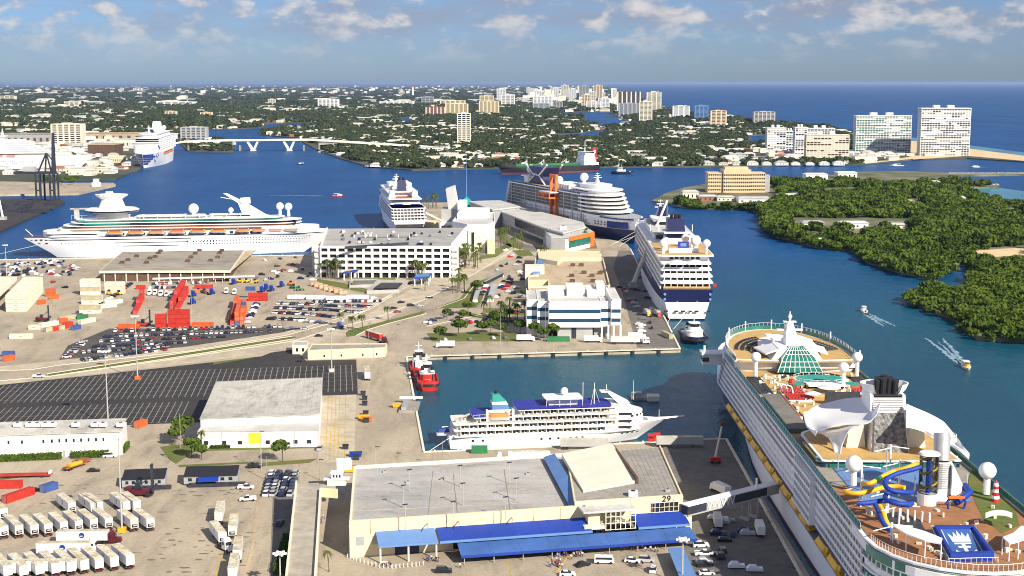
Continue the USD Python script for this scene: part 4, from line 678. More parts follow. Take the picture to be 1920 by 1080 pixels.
for i, (x0_, x1_, yt, yb_, dpt, wl, rf_, lb) in enumerate([(1511, 1552, 319, 341, 24, 'white', 'white', 'white canopy-roofed building on the park point, right of the peach building'), (1571, 1607, 318, 334, 24, CRP, 'white', 'white boxy building behind the trees of the park point'), (1385, 1446, 368, 380, 26, 'white', RFW, 'wide white-roofed boathouse at the foot of the peach building'), (1280, 1310, 352, 372, 20, CRP, RFW, 'tan roofed dock building at the left tip of the park point'), (1576, 1628, 413, 428, 14, 'white', 'white', 'long white shed in a clearing of the park trees'), (1505, 1545, 412, 427, 14, 'white', GRL, 'grey roofed house at the water edge of the park trees'), (1655, 1700, 419, 429, 14, CRP, RFW, 'pale roofed house at the right of the park clearing'), (1740, 1762, 338, 347, 12, CRP, 'white', 'white pavilion on the park point near the jetty'), (1786, 1810, 367, 376, 12, CRP, 'white', 'white roof on the beach side of the park, left of two'), (1885, 1908, 390, 400, 12, 'white', 'white', 'white roof at the right edge of the park'), (1310, 1345, 364, 376, 18, 'terracotta', RFW, 'brick and white hut on the park dock'), (1345, 1378, 366, 377, 18, CRP, RFW, 'small white hut in front of the peach building'), (1460, 1500, 362, 372, 16, 'grey', RFW, 'grey low building right of the boathouse')]):
    a, b = G(x0_, yb_), G(x1_, yb_); h_ = hgt(yt, a[1]) - 2; p = thing('park_building', lb, 'building', (a[0], a[1], 2)); w_ = b[0] - a[0]; h_ = max(3.5, h_ * .62)
    MB().box(0, w_, 0, dpt, 0, h_).build('wall', wl, p); MB().tapered(-1, w_ + 1, -1, dpt + 1, h_, h_ + 1.6, 3, 3, dpt * .4, dpt * .4).build('roof', rf_, p)
    for k in range(4): MB().box(w_ * (k + .3) / 4, w_ * (k + .6) / 4, -.08, 0, 1, h_ * .6).build('window', GLD, p)
# port buildings at far left
for (x0_, x1_, yt, yb_, dpt, wl, rf_, lb) in [(123, 203, 316, 325, 20, 'cream', CRP, 'long cream pier shed left of the ship with the blue painted bow'), (205, 232, 294, 305, 16, 'cream', CRP, 'cream gate house near the painted bow'), (165, 215, 272, 292, 60, 'brown', 'tan', 'brown brick garage block behind the cream pier sheds'), (215, 270, 262, 276, 50, CRP, RFW, 'white roofed hall left of the painted ship'), (158, 280, 250, 261, 40, 'tan', 'tan', 'long tan convention building before the suburbs'), (0, 95, 252, 268, 60, 'grey', CGR, 'grey stepped convention block at the left edge')]:
    a, b = G(x0_, yb_), G(x1_, yb_); h_ = hgt(yt, a[1]) - 2; w_ = b[0] - a[0]; p = thing('port_hall', lb, 'hall', (a[0], a[1], 2)); MB().box(0, w_, 0, dpt, 0, h_).build('wall', wl, p); MB().box(-1, w_ + 1, -1, dpt + 1, h_, h_ + 1.5).build('roof', rf_, p)
    for k in range(8): MB().box(w_ * (k + .3) / 8, w_ * (k + .7) / 8, -.2, 0, 2, h_ * .6).build('bay_door', 'brown', p)
# small prefabricated offices near the trailers
for (x0_, x1_, y0_, yt, lb) in [(229, 310, 917, 893, 'grey cabin with black roof behind the container lifter'), (345, 446, 911, 880, 'grey cabin with black roof and a blue awning')]:
    a, b = G(x0_, y0_), G(x1_, y0_ - 3); d = (b - a); L = np.linalg.norm(d); d /= L; n = np.array([-d[1], d[0]]); p = thing('site_cabin', lb, 'cabin'); h_ = 5.4
    MB().prism([tuple(a), tuple(b), tuple(b + n * 7), tuple(a + n * 7)], 2.6, h_).build('wall', 'grey', p); MB().loft([[(*(a - n * .6), h_), (*(b - n * .6), h_), (*(b + n * 7.6), h_ + 1.2), (*(a + n * 7.6), h_ + 1.2)], [(*(a - n * .6), h_ + .2), (*(b - n * .6), h_ + .2), (*(b + n * 7.6), h_ + 1.4), (*(a + n * 7.6), h_ + 1.4)]]).build('roof', 'black', p)
    for k in range(6): m = MB(); seg(m, a, b, .08 + k * .15, .15 + k * .15, 3.6, 4.7, .08); m.build('window', GLD, p)
    m = MB(); seg(m, a - n * 2.5, b - n * 2.5, .1, 1.15, 2.2, 3.2, .2, 1.8); m.build('ramp', DKM, p)
    if 'blue' in lb: q = a + d * L * .27; MB().loft([[(*(q), 5), (*(q + d * 7), 5), (*(q + d * 7 - n * 3), 4), (*(q - n * 3), 4)], [(*(q), 5.1), (*(q + d * 7), 5.1), (*(q + d * 7 - n * 3), 4.1), (*(q - n * 3), 4.1)]]).build('awning', 'blue', p)
# ------------------------------------------------------------------ ships: x runs to the bow, y to port, z up from the water
class Ship:
    def __init__(s, name, label, loc, rz, L, B, D, rb=12, rs=4, cat='cruise ship', bowp=2.6, stern=.25, sc=None):
        s.p = thing(name, label, cat, loc, rz); s.zs = sc[2] if sc else 1; s.xs = sc[0] if sc else 1
        if sc: UsdGeom.Xformable(stage.GetPrimAtPath(s.p)).AddScaleOp().Set(Gf.Vec3f(*sc))
        s.L, s.B, s.D, s.rb, s.rs, s.bp, s.st = L, B, D, rb, rs, bowp, stern
    def hb(s, q, u):
        w = 1 - max(q, 0) ** (1.7 + s.bp * u) if q >= 0 else 1 - (-q) ** 5 * (s.st + .25 * (1 - u))
        return s.B / 2 * w * (.96 + .04 * u)
    def xx(s, q, u): return q * (s.L / 2 - (s.rb if q > 0 else s.rs) * (1 - u))
    def side(s, x, z):
        u = min(1, max(0, z / s.D)); q = x / (s.L / 2 - (s.rb if x > 0 else s.rs) * (1 - u)); q = min(1, max(-1, q)); return s.hb(q, u)
    def hull(s, z0, z1, m, name='hull', n=5):
        qs = np.concatenate([np.linspace(-1, .2, 9), np.linspace(.3, .999, 15)]); zs = np.linspace(z0, z1, n); rings = []
        for q in qs:
            r = [(s.xx(q, max(z, 0) / s.D), s.hb(q, max(z, 0) / s.D), z) for z in zs[::-1]]; rings.append(r + [(x, -y, z) for x, y, z in r[::-1]])
        return MB().loft(rings).build(name, m, s.p, smooth=40)
    def outline(s, x0, x1, w, rb, rs, pw=1.0):
        t = np.linspace(-math.pi / 2, math.pi / 2, 13); a = [(x1 - rb + rb * math.cos(k) ** pw, w * math.sin(k)) for k in t]
        b = [(x0 + rs - rs * math.cos(k), -w * math.sin(k)) for k in t] if rs > .1 else [(x0, w), (x0, -w)]
        return a + b
    def deck(s, name, m, z0, z1, x0, x1, w, rb=6, rs=2, **k): return MB().prism(s.outline(x0, x1, w, rb, rs), z0, z1, True).build(name, m, s.p, **k)
    def balconies(s, z0, h, n, x0, x1, w, sides=(-1,), pitch=3.0, core='glass_blue', wall=SW, rb=4, rs=2, inset=1.5, rail=.42, stern=False):
        MB().prism(s.outline(x0 + inset, x1 - inset, w - inset, rb, rs), z0, z0 + n * h).build('cabin_wall', core, s.p)
        for k in range(n):
            z = z0 + k * h; MB().prism(s.outline(x0, x1, w, rb, rs), z - .15, z + h * rail * .35, True).build('deck_slab', wall, s.p)
            m = MB()
            for sd in sides:
                for x in np.arange(x0 + rs + 1, x1 - rb, pitch): m.box(x - .12, x + .12, min(sd * (w - inset), sd * (w - .1)), max(sd * (w - inset), sd * (w - .1)), z, z + h)
                m.box(x0 + rs, x1 - rb, sd * w - .08, sd * w + .08, z, z + h * rail)
            if stern:
                for y in np.linspace(-w + 2, w - 2, 13): m.box(x0 + .1, x0 + inset + rs * .4, y - .15, y + .15, z, z + h)
                m.box(x0 - .1, x0 + .25, -w * .9, w * .9, z, z + h * .5)
            m.build('balcony_front', wall, s.p, kind='stuff')
    def portholes(s, z, x0, x1, n, sides=(-1,), w=.9, h=.9, name='window_row', m=GLD, out=.1):
        q = MB()
        for sd in sides:
            for x in np.linspace(x0, x1, n):
                y, y2 = s.side(x - .4, z), s.side(x + .4, z); q.obox((x, sd * y, z), (w, out * 2, h), math.atan2(sd * (y2 - y), .8))
        q.build(name, m, s.p, kind='stuff')
    def strip(s, z, h, x0, x1, sd=-1, m=GLD, name='window_strip', k=12, y=None):
        q = MB(); xs = np.linspace(x0, x1, k + 1)
        for a, b in zip(xs[:-1], xs[1:]):
            ya, yb = (s.side(a, z), s.side(b, z)) if y is None else (y, y); q.obox(((a + b) / 2, sd * (ya + yb) / 2, z), (b - a + .05, .24, h), math.atan2(sd * (yb - ya), b - a))
        q.build(name, m, s.p)
    def radome(s, x, y, z, r, hh, m='white'):
        MB().cyl((x, y, z), (x, y, z + hh), r * .42, r * .38, 10).build('radome_post', m, s.p); q = MB().sphere((0, 0, 0), r, 16); q.V = [v * (1 / s.xs, 1, 1 / s.zs) + (x, y, z + hh + r * .8) for v in q.V]; q.build('radome', m, s.p, smooth=True)
    def boat(s, x, y, z, l=10, w=3.4, hull='white', top='orange', d=True):
        b = MB(); rr = []
        for q, k in ((-1, .55), (-.7, .95), (0, 1), (.7, .95), (1, .35)): rr.append([(x + q * l / 2, y + w / 2 * k, z + 1.5), (x + q * l / 2 * .94, y + w / 2 * k * .5, z + .1), (x + q * l / 2 * .94, y - w / 2 * k * .5, z + .1), (x + q * l / 2, y - w / 2 * k, z + 1.5)])
        p = b.loft(rr).build('lifeboat', hull, s.p); c = MB(); rr = []
        for q, k in ((-1, .45), (-.75, .85), (0, .92), (.7, .85), (1, .25)): rr.append([(x + q * l / 2 * .96, y + w / 2 * k, z + 1.52), (x + q * l / 2 * .9, y + w / 2 * k * .55, z + 2.9), (x + q * l / 2 * .9, y - w / 2 * k * .55, z + 2.9), (x + q * l / 2 * .96, y - w / 2 * k, z + 1.52)])
        c.loft(rr).build('lifeboat_canopy', top, s.p)
        if d:
            sg = 1 if y > 0 else -1; m = MB()
            for q in (-.38, .38): m.box(x + q * l - .25, x + q * l + .25, min(y, y - sg * w * .75), max(y, y - sg * w * .75), z + 3.2, z + 3.7); m.box(x + q * l - .25, x + q * l + .25, y - sg * w * .75 - .25, y - sg * w * .75 + .25, z - 1, z + 3.7)
            m.build('davit', hull if hull == 'white' else 'grey', s.p)
    def rail(s, pts, z, h=1.15, m='white', name='rail', post=2.4, closed=False):
        q = MB(); P = [np.array(p, float) for p in pts]; P = P + [P[0]] if closed else P
        for a, b in zip(P[:-1], P[1:]):
            L = np.linalg.norm(b - a)
            if L < .05: continue
            q.bar((*a, z + h), (*b, z + h), .1)
            for t in np.arange(0, L, post): c = a + (b - a) * t / L; q.bar((*c, z), (*c, z + h), .09)
        q.build(name, m, s.p, kind='stuff')
    def mast(s, x, y, z, h, m='white'):
        MB().loft([[(x - 2.5, y - 2.2, z), (x + 2.5, y - 1.6, z), (x + 2.5, y + 1.6, z), (x - 2.5, y + 2.2, z)], [(x - .2, y - .7, z + h * .7), (x + .9, y - .6, z + h * .7), (x + .9, y + .6, z + h * .7), (x - .2, y + .7, z + h * .7)]]).build('mast', m, s.p)
        q = MB(); q.box(x - .8, x + 1.6, y - 4, y + 4, z + h * .55, z + h * .59); q.box(x - .3, x + 1.1, y - 2.6, y + 2.6, z + h * .72, z + h * .76); q.cyl((x + .3, y, z + h * .7), (x + .3, y, z + h), .28, .1, 6); q.box(x, x + .4, y - 1.8, y + 1.8, z + h * .88, z + h * .9); q.build('mast_arms', m, s.p)
def heading(a, b): return math.atan2(b[1] - a[1], b[0] - a[0])

# --- white ship with the disc lounge, seen from starboard
h = math.radians(9); s = Ship('white_cruise_ship', 'white cruise ship with a disc lounge round its funnel and orange topped lifeboats', (-272, 1138, 0), h, 248, 31, 20, 26, 26, bowp=2.2, stern=.35, sc=(1, 1, .83))
s.hull(-1, 20, SW); s.hull(20.02, 20.6, 'navy', 'deck_edge', 2)
s.portholes(14.5, 5, 100, 42); s.portholes(11.5, 5, 95, 40); s.portholes(16.8, 20, 104, 36); s.portholes(14.2, -94, -66, 11, w=.7, h=.7); s.strip(17.2, .9, -104, 8, k=24); s.strip(13.8, .8, -52, 6, k=14); s.strip(10.6, .8, -46, -2, k=12); s.portholes(13.6, 10, 26, 7)
for z_, n_ in ((17.2, 4), (14, 3)): s.portholes(z_, -118, -106, n_, w=2.2, h=1.6)
s.deck('promenade_wall', CRP, 20.6, 28, -98, 92, 12.2, 30, 6); s.deck('stern_block', SW, 20.6, 25.5, -110, -62, 15.2, 4, 10)
s.strip(22.4, 1.2, -106, -66, k=6, y=15.2); s.deck('fore_block', SW, 20.6, 27.5, 62, 112, 15.0, 40, 4); s.strip(23.6, .9, 66, 88, k=6, y=14.6)
s.deck('boat_deck', SW, 27.6, 28.3, -92, 98, 15.2, 34, 10)
for k in range(6): s.boat(-52 + k * 16.4, -14.6, 22.3, 13, 4.4)
for k in range(4): s.boat(54 + k * 13 - 4, -14.4, 22.6, 11.5, 4.2)
m = MB()
for k in range(28): m.box(-58 + k * 5.4, -55.5 + k * 5.4, -12.4, -12.2, 21.2, 23.6)
m.build('promenade_window', GLD, s.p, kind='stuff')
s.deck('deck_seven', 'terracotta', 28.3, 30.4, -86, 92, 14, 30, 8); s.deck('deck_seven_slab', SW, 30.4, 31.1, -94, 98, 15.2, 32, 10); s.deck('deck_eight', GLD, 31.1, 33.4, -84, 94, 14.2, 26, 8); s.deck('deck_eight_slab', SW, 33.4, 34.1, -88, 98, 15.2, 28, 10)
s.strip(32.2, 2.0, -76, -40, m='teal', y=14.4, k=4); s.deck('glass_deck', GLG, 34.1, 36.2, -80, 82, 14.4, 22, 8); s.deck('glass_deck_slab', SW, 36.2, 36.8, -84, 84, 14.8, 22, 10)
s.strip(35.2, 1.6, -80, -48, m='teal', y=14.5, k=3); s.deck('sun_deck_house', SW, 36.8, 39.2, 22, 66, 9, 14, 4); s.strip(38, 1.0, 26, 56, y=9.1, k=5); s.deck('pool_deck_house', GLD, 36.8, 38.4, -34, 18, 8, 3, 3); s.deck('pool_deck_roof', SW, 38.4, 38.9, -36, 20, 9.5, 3, 3)
for k in range(9): q = MB(); q.cyl((-40 + k * 11, -13, 36.8), (-40 + k * 11, -13, 41), .22, n=5); q.box(-41 + k * 11, -39 + k * 11, -13.3, -12.7, 41, 41.4); q.build('deck_lamp', 'white', s.p)
s.rail([(-82, -13), (-60, -13.6), (60, -14), (78, -9)], 36.8, 1.4, 'white', post=4)
fx = -55; MB().loft([[(fx + 17 * math.cos(t) * .95, 11 * math.sin(t), 36.8) for t in np.linspace(0, 6.28, 20)[:-1]], [(fx + 11 * math.cos(t), 9 * math.sin(t), 42) for t in np.linspace(0, 6.28, 20)[:-1]]]).build('lounge_base', SW, s.p)
for z0_, z1_, r0_, r1_, mt in ((42, 43.6, 12, 21, SW), (43.6, 45.4, 20.6, 20.9, GLD), (45.4, 46.8, 21.6, 19, SW)): MB().cyl((fx, 0, z0_), (fx, 0, z1_), r0_, r1_, 28).build('disc_lounge', mt, s.p)
MB().loft([[(fx + a * math.cos(t), b_ * math.sin(t), z_) for t in np.linspace(0, 6.28, 20)[:-1]] for a, b_, z_ in ((11, 8, 46.8), (8.6, 6, 54), (8.2, 5.6, 55.5))]).build('funnel', SW, s.p, smooth=40)
MB().loft([[(fx + a * math.cos(t), b_ * math.sin(t), z_) for t in np.linspace(0, 6.28, 20)[:-1]] for a, b_, z_ in ((8.2, 5.6, 55.5), (13, 8.5, 59.4))], False, False).build('funnel_crown', SW, s.p); MB().loft([[(fx + 12.4 * math.cos(t), 8.1 * math.sin(t), 58.6) for t in np.linspace(0, 6.28, 20)[:-1]], [(fx + 13.2 * math.cos(t), 8.7 * math.sin(t), 60.2) for t in np.linspace(0, 6.28, 20)[:-1]]], False, False).build('funnel_ring', SW, s.p)
for k in range(3): MB().cyl((fx - 2 + k * 2, 0, 55), (fx - 4 + k * 2, 0, 63), 1.0, n=8).build('exhaust_pipe', SW, s.p)
m = MB(); m.box(fx - 30, fx - 26, -2, 2, 36.8, 47); m.box(fx - 33, fx - 18, -2.4, 2.4, 46, 47); m.build('stern_lift_tower', GRL, s.p)
m = MB(); [m.bar((x, y, 36.8), (x, y, 41), .3) for x in (-86, -78, -70) for y in (-9, 9)]; [m.bar((-86, y, 41), (-70, y, 41), .3) for y in (-9, 9)]; m.build('sports_cage', GRL, s.p)
MB().loft([[(50, -3, 37), (70, -4, 37), (70, 4, 37), (50, 4, 37)], [(46, -1.2, 50), (53, -1.2, 50), (53, 1.2, 50), (46, 1.2, 50)], [(34, -.6, 60), (37, -.6, 60), (37, .6, 60), (34, .6, 60)]]).build('raked_mast', SW, s.p); m = MB(); m.cyl((48, 0, 52), (56, 0, 52.6), 3.2, 3.4, 10); m.bar((44, 0, 53), (32, 0, 56), .5); m.build('mast_platform', SW, s.p)
s.radome(-2 + 12, -3, 37, 4.2, 5); s.radome(80, -3, 36, 3.2, 8); s.radome(99 - 12, 2, 36, 3.2, 7); s.radome(40, -2, 38.5, 2.2, 3); m = MB(); m.box(92, 93, -12, 12, 30, 33); m.build('bridge_front', GLD, s.p); s.deck('bow_whaleback', SW, 20.6, 23, 96, 119, 9, 24, 3)
MB().bar((-118, 0, 20), (-124, 0, 27), .5).build('ensign_staff', 'white', s.p)

# --- white and navy ship seen from astern
s = Ship('navy_white_cruise_ship', 'white cruise ship with navy stern band seen from astern beside the tan terminal', (107.5, 955, 0), math.radians(88.6), 286, 33.4, 19, 16, 2, stern=.1)
s.hull(-1, 1.0, 'navy', 'boot_top', 2); s.hull(1.0, 11.2, SW); s.hull(11.2, 18.8, 'navy', 'navy_band', 3)
xs = -143
for y in (-12.5, -5.5, -1.5, 2.5, 6.5, 12.5): MB().box(xs - .25, xs + .3, y - 1.2, y + 1.2, 5.4, 6.2).build('stern_port', 'black', s.p)
for y in (-13.4, 13.4):
    for z_ in (13, 16): MB().cyl((xs - .3, y, z_), (xs + .2, y, z_), .8, n=10).build('stern_emblem', 'blue_pale', s.p)
w0 = 15.6
for k in range(4):
    z_ = 18.9 + k * 3.6; x0 = xs + 4 + k * 2.2
    MB().prism(s.outline(x0 + 3.2, 120 - k * 4, w0 - 2.4, 20, 1), z_, z_ + 3.6).build('cabin_wall', 'brown' if k % 2 == 0 else GLD, s.p); MB().prism(s.outline(x0, 124 - k * 4, w0 - k * .2, 24, 1.5), z_ + 2.6, z_ + 3.7, True).build('deck_slab', SW, s.p)
    MB().box(x0 - .1, x0 + .25, -w0 * .9, w0 * .9, z_, z_ + 1.15).build('stern_rail', SW if k else 'teak', s.p)
    for y in np.linspace(-w0 + 2.4, w0 - 2.4, 8): MB().box(x0 + .2, x0 + 3.2, y - .2, y + .2, z_, z_ + 2.7).build('balcony_divider', SW, s.p)
    q = MB()
    for x in np.arange(x0 + 8, 110, 3.2): q.box(x - .12, x + .12, w0 - 2.5, w0 - .3, z_, z_ + 2.7)
    q.build('balcony_divider', SW, s.p, kind='stuff')
MB().box(xs + 4, 60, w0 - .2, w0 + .5, 18.8, 20).build('side_rail', SW, s.p)
for k in range(8): s.boat(-70 + k * 13.5, 15.2, 15.5, 11, 4, 'white', 'terracotta')
MB().box(-78, 40, 13.4, 13.6, 15, 19.5).build('boat_recess', GLD, s.p)
s.deck('upper_house', SW, 33.4, 36.5, -122, 96, 15, 20, 2); s.deck('upper_house_slab', SW, 36.5, 37.4, -128, 92, 17.2, 20, 2); s.deck('aft_teak_deck', 'teak', 37.4, 37.5, -127, -60, 16.4, 2, 2)
for y in np.linspace(-8, 8, 6): MB().box(-122.2, -122, y - 1.1, y + 1.1, 34.2, 36).build('lounge_window', GLD, s.p)
for y in (-5.5, 5.5): MB().loft([[(-138, y - 5, 33), (-128, y - 6, 33.4), (-128, y + 6, 33.4), (-138, y + 5, 33)], [(-134, y - 1, 34.8), (-130, y - 1, 35), (-130, y + 1, 35), (-134, y + 1, 34.8)]]).build('sun_sail', 'white', s.p)
for y in (-13, 13): s.radome(-122, y, 37.4, 2.5, 4.5)
for x, y, r_ in ((-108, 11, 2.6), (-100, 9.5, 2.4), (-106, -8, 3), (-98, -9.5, 2.8), (-84, -4, 2.6)): s.radome(x, y, 37.4, r_, 3.5)
p_ = MB().box(-112.5, -112, -3.4, 3.4, 40, 44).build('emblem_board', 'blue_deck', s.p); MB().box(-112.7, -112.5, -1.8, 1.8, 41, 43).build('emblem', 'blue_pale', p_); MB().box(-116, -112, -9, 9, 37.4, 40).build('board_house', SW, s.p)
MB().tapered(-70, -48, -7.5, 7.5, 37.4, 41, 0, 0, 1, 1).build('funnel_base', SW, s.p); MB().tapered(-66, -50, -6, 6, 41, 53, 5, 1, .6, .6).build('funnel', 'navy', s.p); MB().box(-70, -48, -8, 8, 44, 44.8).build('funnel_wing', SW, s.p)
for y in (-2.5, 0, 2.5): MB().cyl((-58, y, 52), (-59, y, 55.5), 1.1, n=8).build('exhaust_pipe', 'black', s.p)
MB().cyl((-86, -8, 44), (-86, -8, 44.5), 4.5, n=14).build('dish_platform', SW, s.p); MB().box(-87, -85, -8.6, -7.4, 37, 44).build('dish_post', SW, s.p)
s.deck('midships_house', SW, 37.4, 41, -40, 60, 12, 12, 2); s.deck('midships_roof', RFW, 41, 41.6, -42, 62, 13, 12, 2); MB().box(-41, -40, -11, 11, 37.6, 40).build('house_window', GLD, s.p); s.deck('glass_dome_house', GLD, 41.6, 44, 10, 50, 8, 8, 3); s.deck('dome_roof', SW, 44, 45, 8, 52, 9, 8, 3); s.mast(62, 0, 41.6, 14, SW); MB().tapered(40, 58, -4, 4, 45, 51, 6, 4, 2, 2).build('forward_mast_house', 'navy', s.p)
for y in np.linspace(-14, 14, 6): MB().cyl((-30, y, 41.5), (-30, y, 46), .3, n=6).build('lamp_post', 'white', s.p)
MB().cyl((-140, -16.4, 21), (-139, -16.4, 21), 1.2, n=10).build('lifebuoy_barrel', 'red', s.p)

# --- x with the orange side platform, bow toward the viewer
hv = np.array([.36, -.933]); bowp = np.array([110., 1202]); Ls = 330; c = bowp - hv * 138
s = Ship('blue_bow_cruise_ship', 'white cruise ship with dark blue hull, blue bow stripe and orange side platform', (c[0], c[1], 0), math.atan2(hv[1], hv[0]), Ls, 40, 24, 2, 4, bowp=4.5, sc=(.836, 1, .94))
s.rb = 10; s.hull(-1, 13, 'navy'); s.hull(13, 14.2, SW, 'white_line', 2)
s.rb = 10; MB_x = s.hull(14.2, 24, SW, 'upper_hull', 3)
for k in range(8): s.deck('cabin_wall', 'glass_blue', 14.2 + k * 3.3, 17.5 + k * 3.3, -158 + k * 1.5, 92 - k * 2, 18.6, 10, 1); s.deck('deck_slab', GRL, 14.2 + k * 3.3, 14.8 + k * 3.3, -160 + k * 1.5, 96 - k * 2, 20.2, 10, 1)
for k in range(8):
    q = MB(); z_ = 14.8 + k * 3.3
    for x in np.arange(-150, 84 - k * 2, 4.0): q.box(x - .15, x + .15, -20.1, -18.5, z_, z_ + 2.7)
    q.build('balcony_divider', GRL, s.p, kind='stuff')
for x in (-138, -96, -60, -14, 8, 24, 48, 72): MB().box(x - .7, x + .7, -20.5, -19.9, 14.8, 40.5).build('facade_pier', GRL, s.p)
MB().loft([[(-164, y, 13), (-158, y, 13), (-142, y, 42), (-150, y, 42)] for y in (-20.4, 20.4)]).build('stern_wing', GRL, s.p)
s.deck('top_slab', SW, 40.6, 41.6, -148, 84, 20.6, 14, 2); s.deck('resort_deck', 'teak', 41.6, 41.7, -140, 20, 17, 4, 3)
for y in (-20.5, 20.5): MB().box(-146, 70, y - .15, y + .15, 41.6, 43).build('glass_rail', 'glass_blue', s.p)
for i, (z_, x1) in enumerate(((24, 122), (27.6, 116), (31.2, 112), (34.8, 108), (38.4, 104))): s.deck('bow_deck_wall', GLD, z_, z_ + 3.6, 66, x1 - 3, 18.6, 30, 1); s.deck('bow_deck_slab', SW, z_ + 2.5, z_ + 3.9, 64, x1 + (4 if i == 0 else 0), 20.6, 32, 1)
s.deck('heli_deck', 'grey', 24.0, 24.6, 108, 156, 16, 40, 2); s.deck('bow_rim', SW, 22.6, 24.0, 100, 160, 17.5, 46, 2)
MB().prism(s.outline(96, 161.5, 17.9, 50, 1), 22.4, 23.9).build('bow_blue_band', 'blue_hull', s.p)
for k in range(4):
    for j in range(3): x = 104 + k * 6; y = s.side(x, 19) + .08; MB().obox((x, -y, 15.2 + j * 2.4), (2.2, .3, 1.2), .12).build('bow_window', GLD, s.p)
q = MB()
for (xa_, xb_) in ((126, 154),):
    for k in range(10):
        x = xa_ + (xb_ - xa_) * (k + .5) / 10; rr = []; y, y2 = s.side(x - 1.1, 19), s.side(x + 1.1, 19); q.obox((x, -(y + y2) / 2, 13.6), (3.0, .6, 10.4), math.atan2(-(y2 - y), 2.2))
q.build('bow_blue_stripe', 'blue_hull', s.p)
s.deck('bridge_house', SW, 42.3, 45.5, 40, 96, 16, 22, 3); s.deck('bridge_slab', SW, 45.5, 46.5, 36, 100, 18.5, 24, 3); s.strip(43.8, 1.8, 46, 78, y=16.2, k=5); s.deck('sun_house', SW, 46.5, 50, 40, 86, 11, 20, 4); s.deck('sun_roof', SW, 50, 50.6, 38, 84, 12, 20, 4)
for k in range(5): MB().loft([[(2 + k * 7 + a, -18, z_) for a, z_ in ((0, 41.6), (3, 41.6), (4.5, 47.5), (0, 49.2))], [(2 + k * 7 + a, -6, z_) for a, z_ in ((0, 41.6), (3, 41.6), (4.5, 48), (0, 50))]]).build('cabana_fin', SW, s.p)
s.mast(62, 0, 50, 12); s.radome(42, -6, 48, 4.0, 5); s.radome(-18, -10, 41.6, 4, 5); MB().tapered(-44, -20, -10, -2, 41.6, 45, 8, 0, 0, 0).build('slide_roof', SW, s.p)
fpts = lambda z_, a, b: [(a, -8, z_), (b, -8, z_), (b, 8, z_), (a, 8, z_)]
MB().loft([fpts(41.6, -118, -66), fpts(50, -108, -74), fpts(60, -122, -66)]).build('funnel', 'navy', s.p)
for y in (-8.4, 8.4):
    q = MB(); q.tube([(-128, y, 62), (-104, y, 52), (-84, y, 51), (-60, y, 63)], .9, 6); q.tube([(-66, y, 42), (-84, y, 51)], .9, 6); q.tube([(-118, y, 42), (-100, y, 50)], .9, 6); q.build('funnel_white_x', SW, s.p)
s.deck('aft_house', SW, 41.6, 48, -132, -112, 10, 4, 4); s.radome(-126, -3, 48, 4.5, 4); s.radome(-116, 3, 48, 3.6, 5); s.deck('aft_roof', SW, 48, 49, -138, -108, 11.5, 5, 5)
for x in (-8, 7): MB().box(x - 1.2, x + 1.2, -23.2, -20.6, 13, 56).build('orange_tower', 'orange', s.p)
MB().box(-10, 9, -23.2, -20.6, 54, 57).build('orange_beam', 'orange', s.p); q = MB(); q.box(-20, 12, -31, -20.7, 33, 34.4); q.box(-20, 12, -31, -20.7, 38, 39); [q.box(x - .5, x + .5, -31, -30, 34.4, 38) for x in (-19.5, -4, 11.5)]; q.build('side_platform', 'orange', s.p); MB().box(-21, 13, -30, -21, 39, 39.8).build('platform_roof', SW, s.p)
for k in range(3): s.boat(6 + k * 14, -20.6, 14.2, 12, 4.2, 'terracotta', 'terracotta', False)

# --- ship seen from astern behind the garage
s = Ship('stern_view_cruise_ship', 'dark-hulled cruise ship with white stern balconies seen from astern behind the garage', (-112.5, 1385, 0), math.radians(99.5), 215, 33, 17, 14, 2, stern=.1, sc=(1, 1, .8))
s.hull(-1, 4, 'navy'); s.hull(4, 16, SW, 'upper_hull', 2); [MB().box(-108.4, -107, -13, 13, z_, z_ + 1.5).build('stern_gallery', GLD, s.p) for z_ in (5.2, 8.4, 11.4)]
for k in range(5):
    z_ = 14 + k * 3.3; x0 = -106 + k * 1.6; s.deck('cabin_wall', 'brown', z_, z_ + 3.3, x0 + 2.6, 84 - k * 3, 14.4, 20, 1); s.deck('deck_slab', SW, z_ + 2.3, z_ + 3.5, x0, 88 - k * 3, 16.4, 24, 2); q = MB()
    for y in np.linspace(-14, 14, 10): q.box(x0 + .3, x0 + 2.7, y - .2, y + .2, z_, z_ + 2.4)
    q.build('balcony_divider', SW, s.p, kind='stuff')
s.deck('aft_teak_deck', 'teak', 30.6, 30.7, -98, -60, 15.5, 2, 2); s.deck('mid_house', SW, 30.6, 37, -62, 70, 14, 10, 2); s.deck('mid_slab', SW, 37, 38, -66, 74, 16, 12, 2); s.deck('pool_red_deck', 'terracotta', 38, 38.1, -60, -34, 13, 2, 2); s.deck('upper_house', SW, 38, 43, -34, 60, 12, 10, 2); s.deck('upper_slab', SW, 43, 44, -38, 64, 15, 10, 2)
for y in (-8, 8): MB().box(-86, -78, y - 4, y + 4, 33, 33.4).build('parasol_roof', 'blue_deck', s.p)
MB().tapered(-30, -16, -4.5, 4.5, 44, 57, 3, 1, .5, .5).build('funnel', 'navy', s.p); MB().box(-28, -16.5, -4.4, 4.4, 47, 48).build('funnel_band', 'red', s.p); MB().box(-27.6, -16.8, -4.2, 4.2, 51, 52).build('funnel_band', 'red', s.p)
for y in (-2, 2): MB().cyl((-22, y, 56), (-23, y, 60), 1.1, n=8).build('exhaust_pipe', 'black', s.p)
for x, y in ((-6, 9), (-6, -9), (10, 8), (14, -8)): s.radome(x, y, 44, 3, 3)
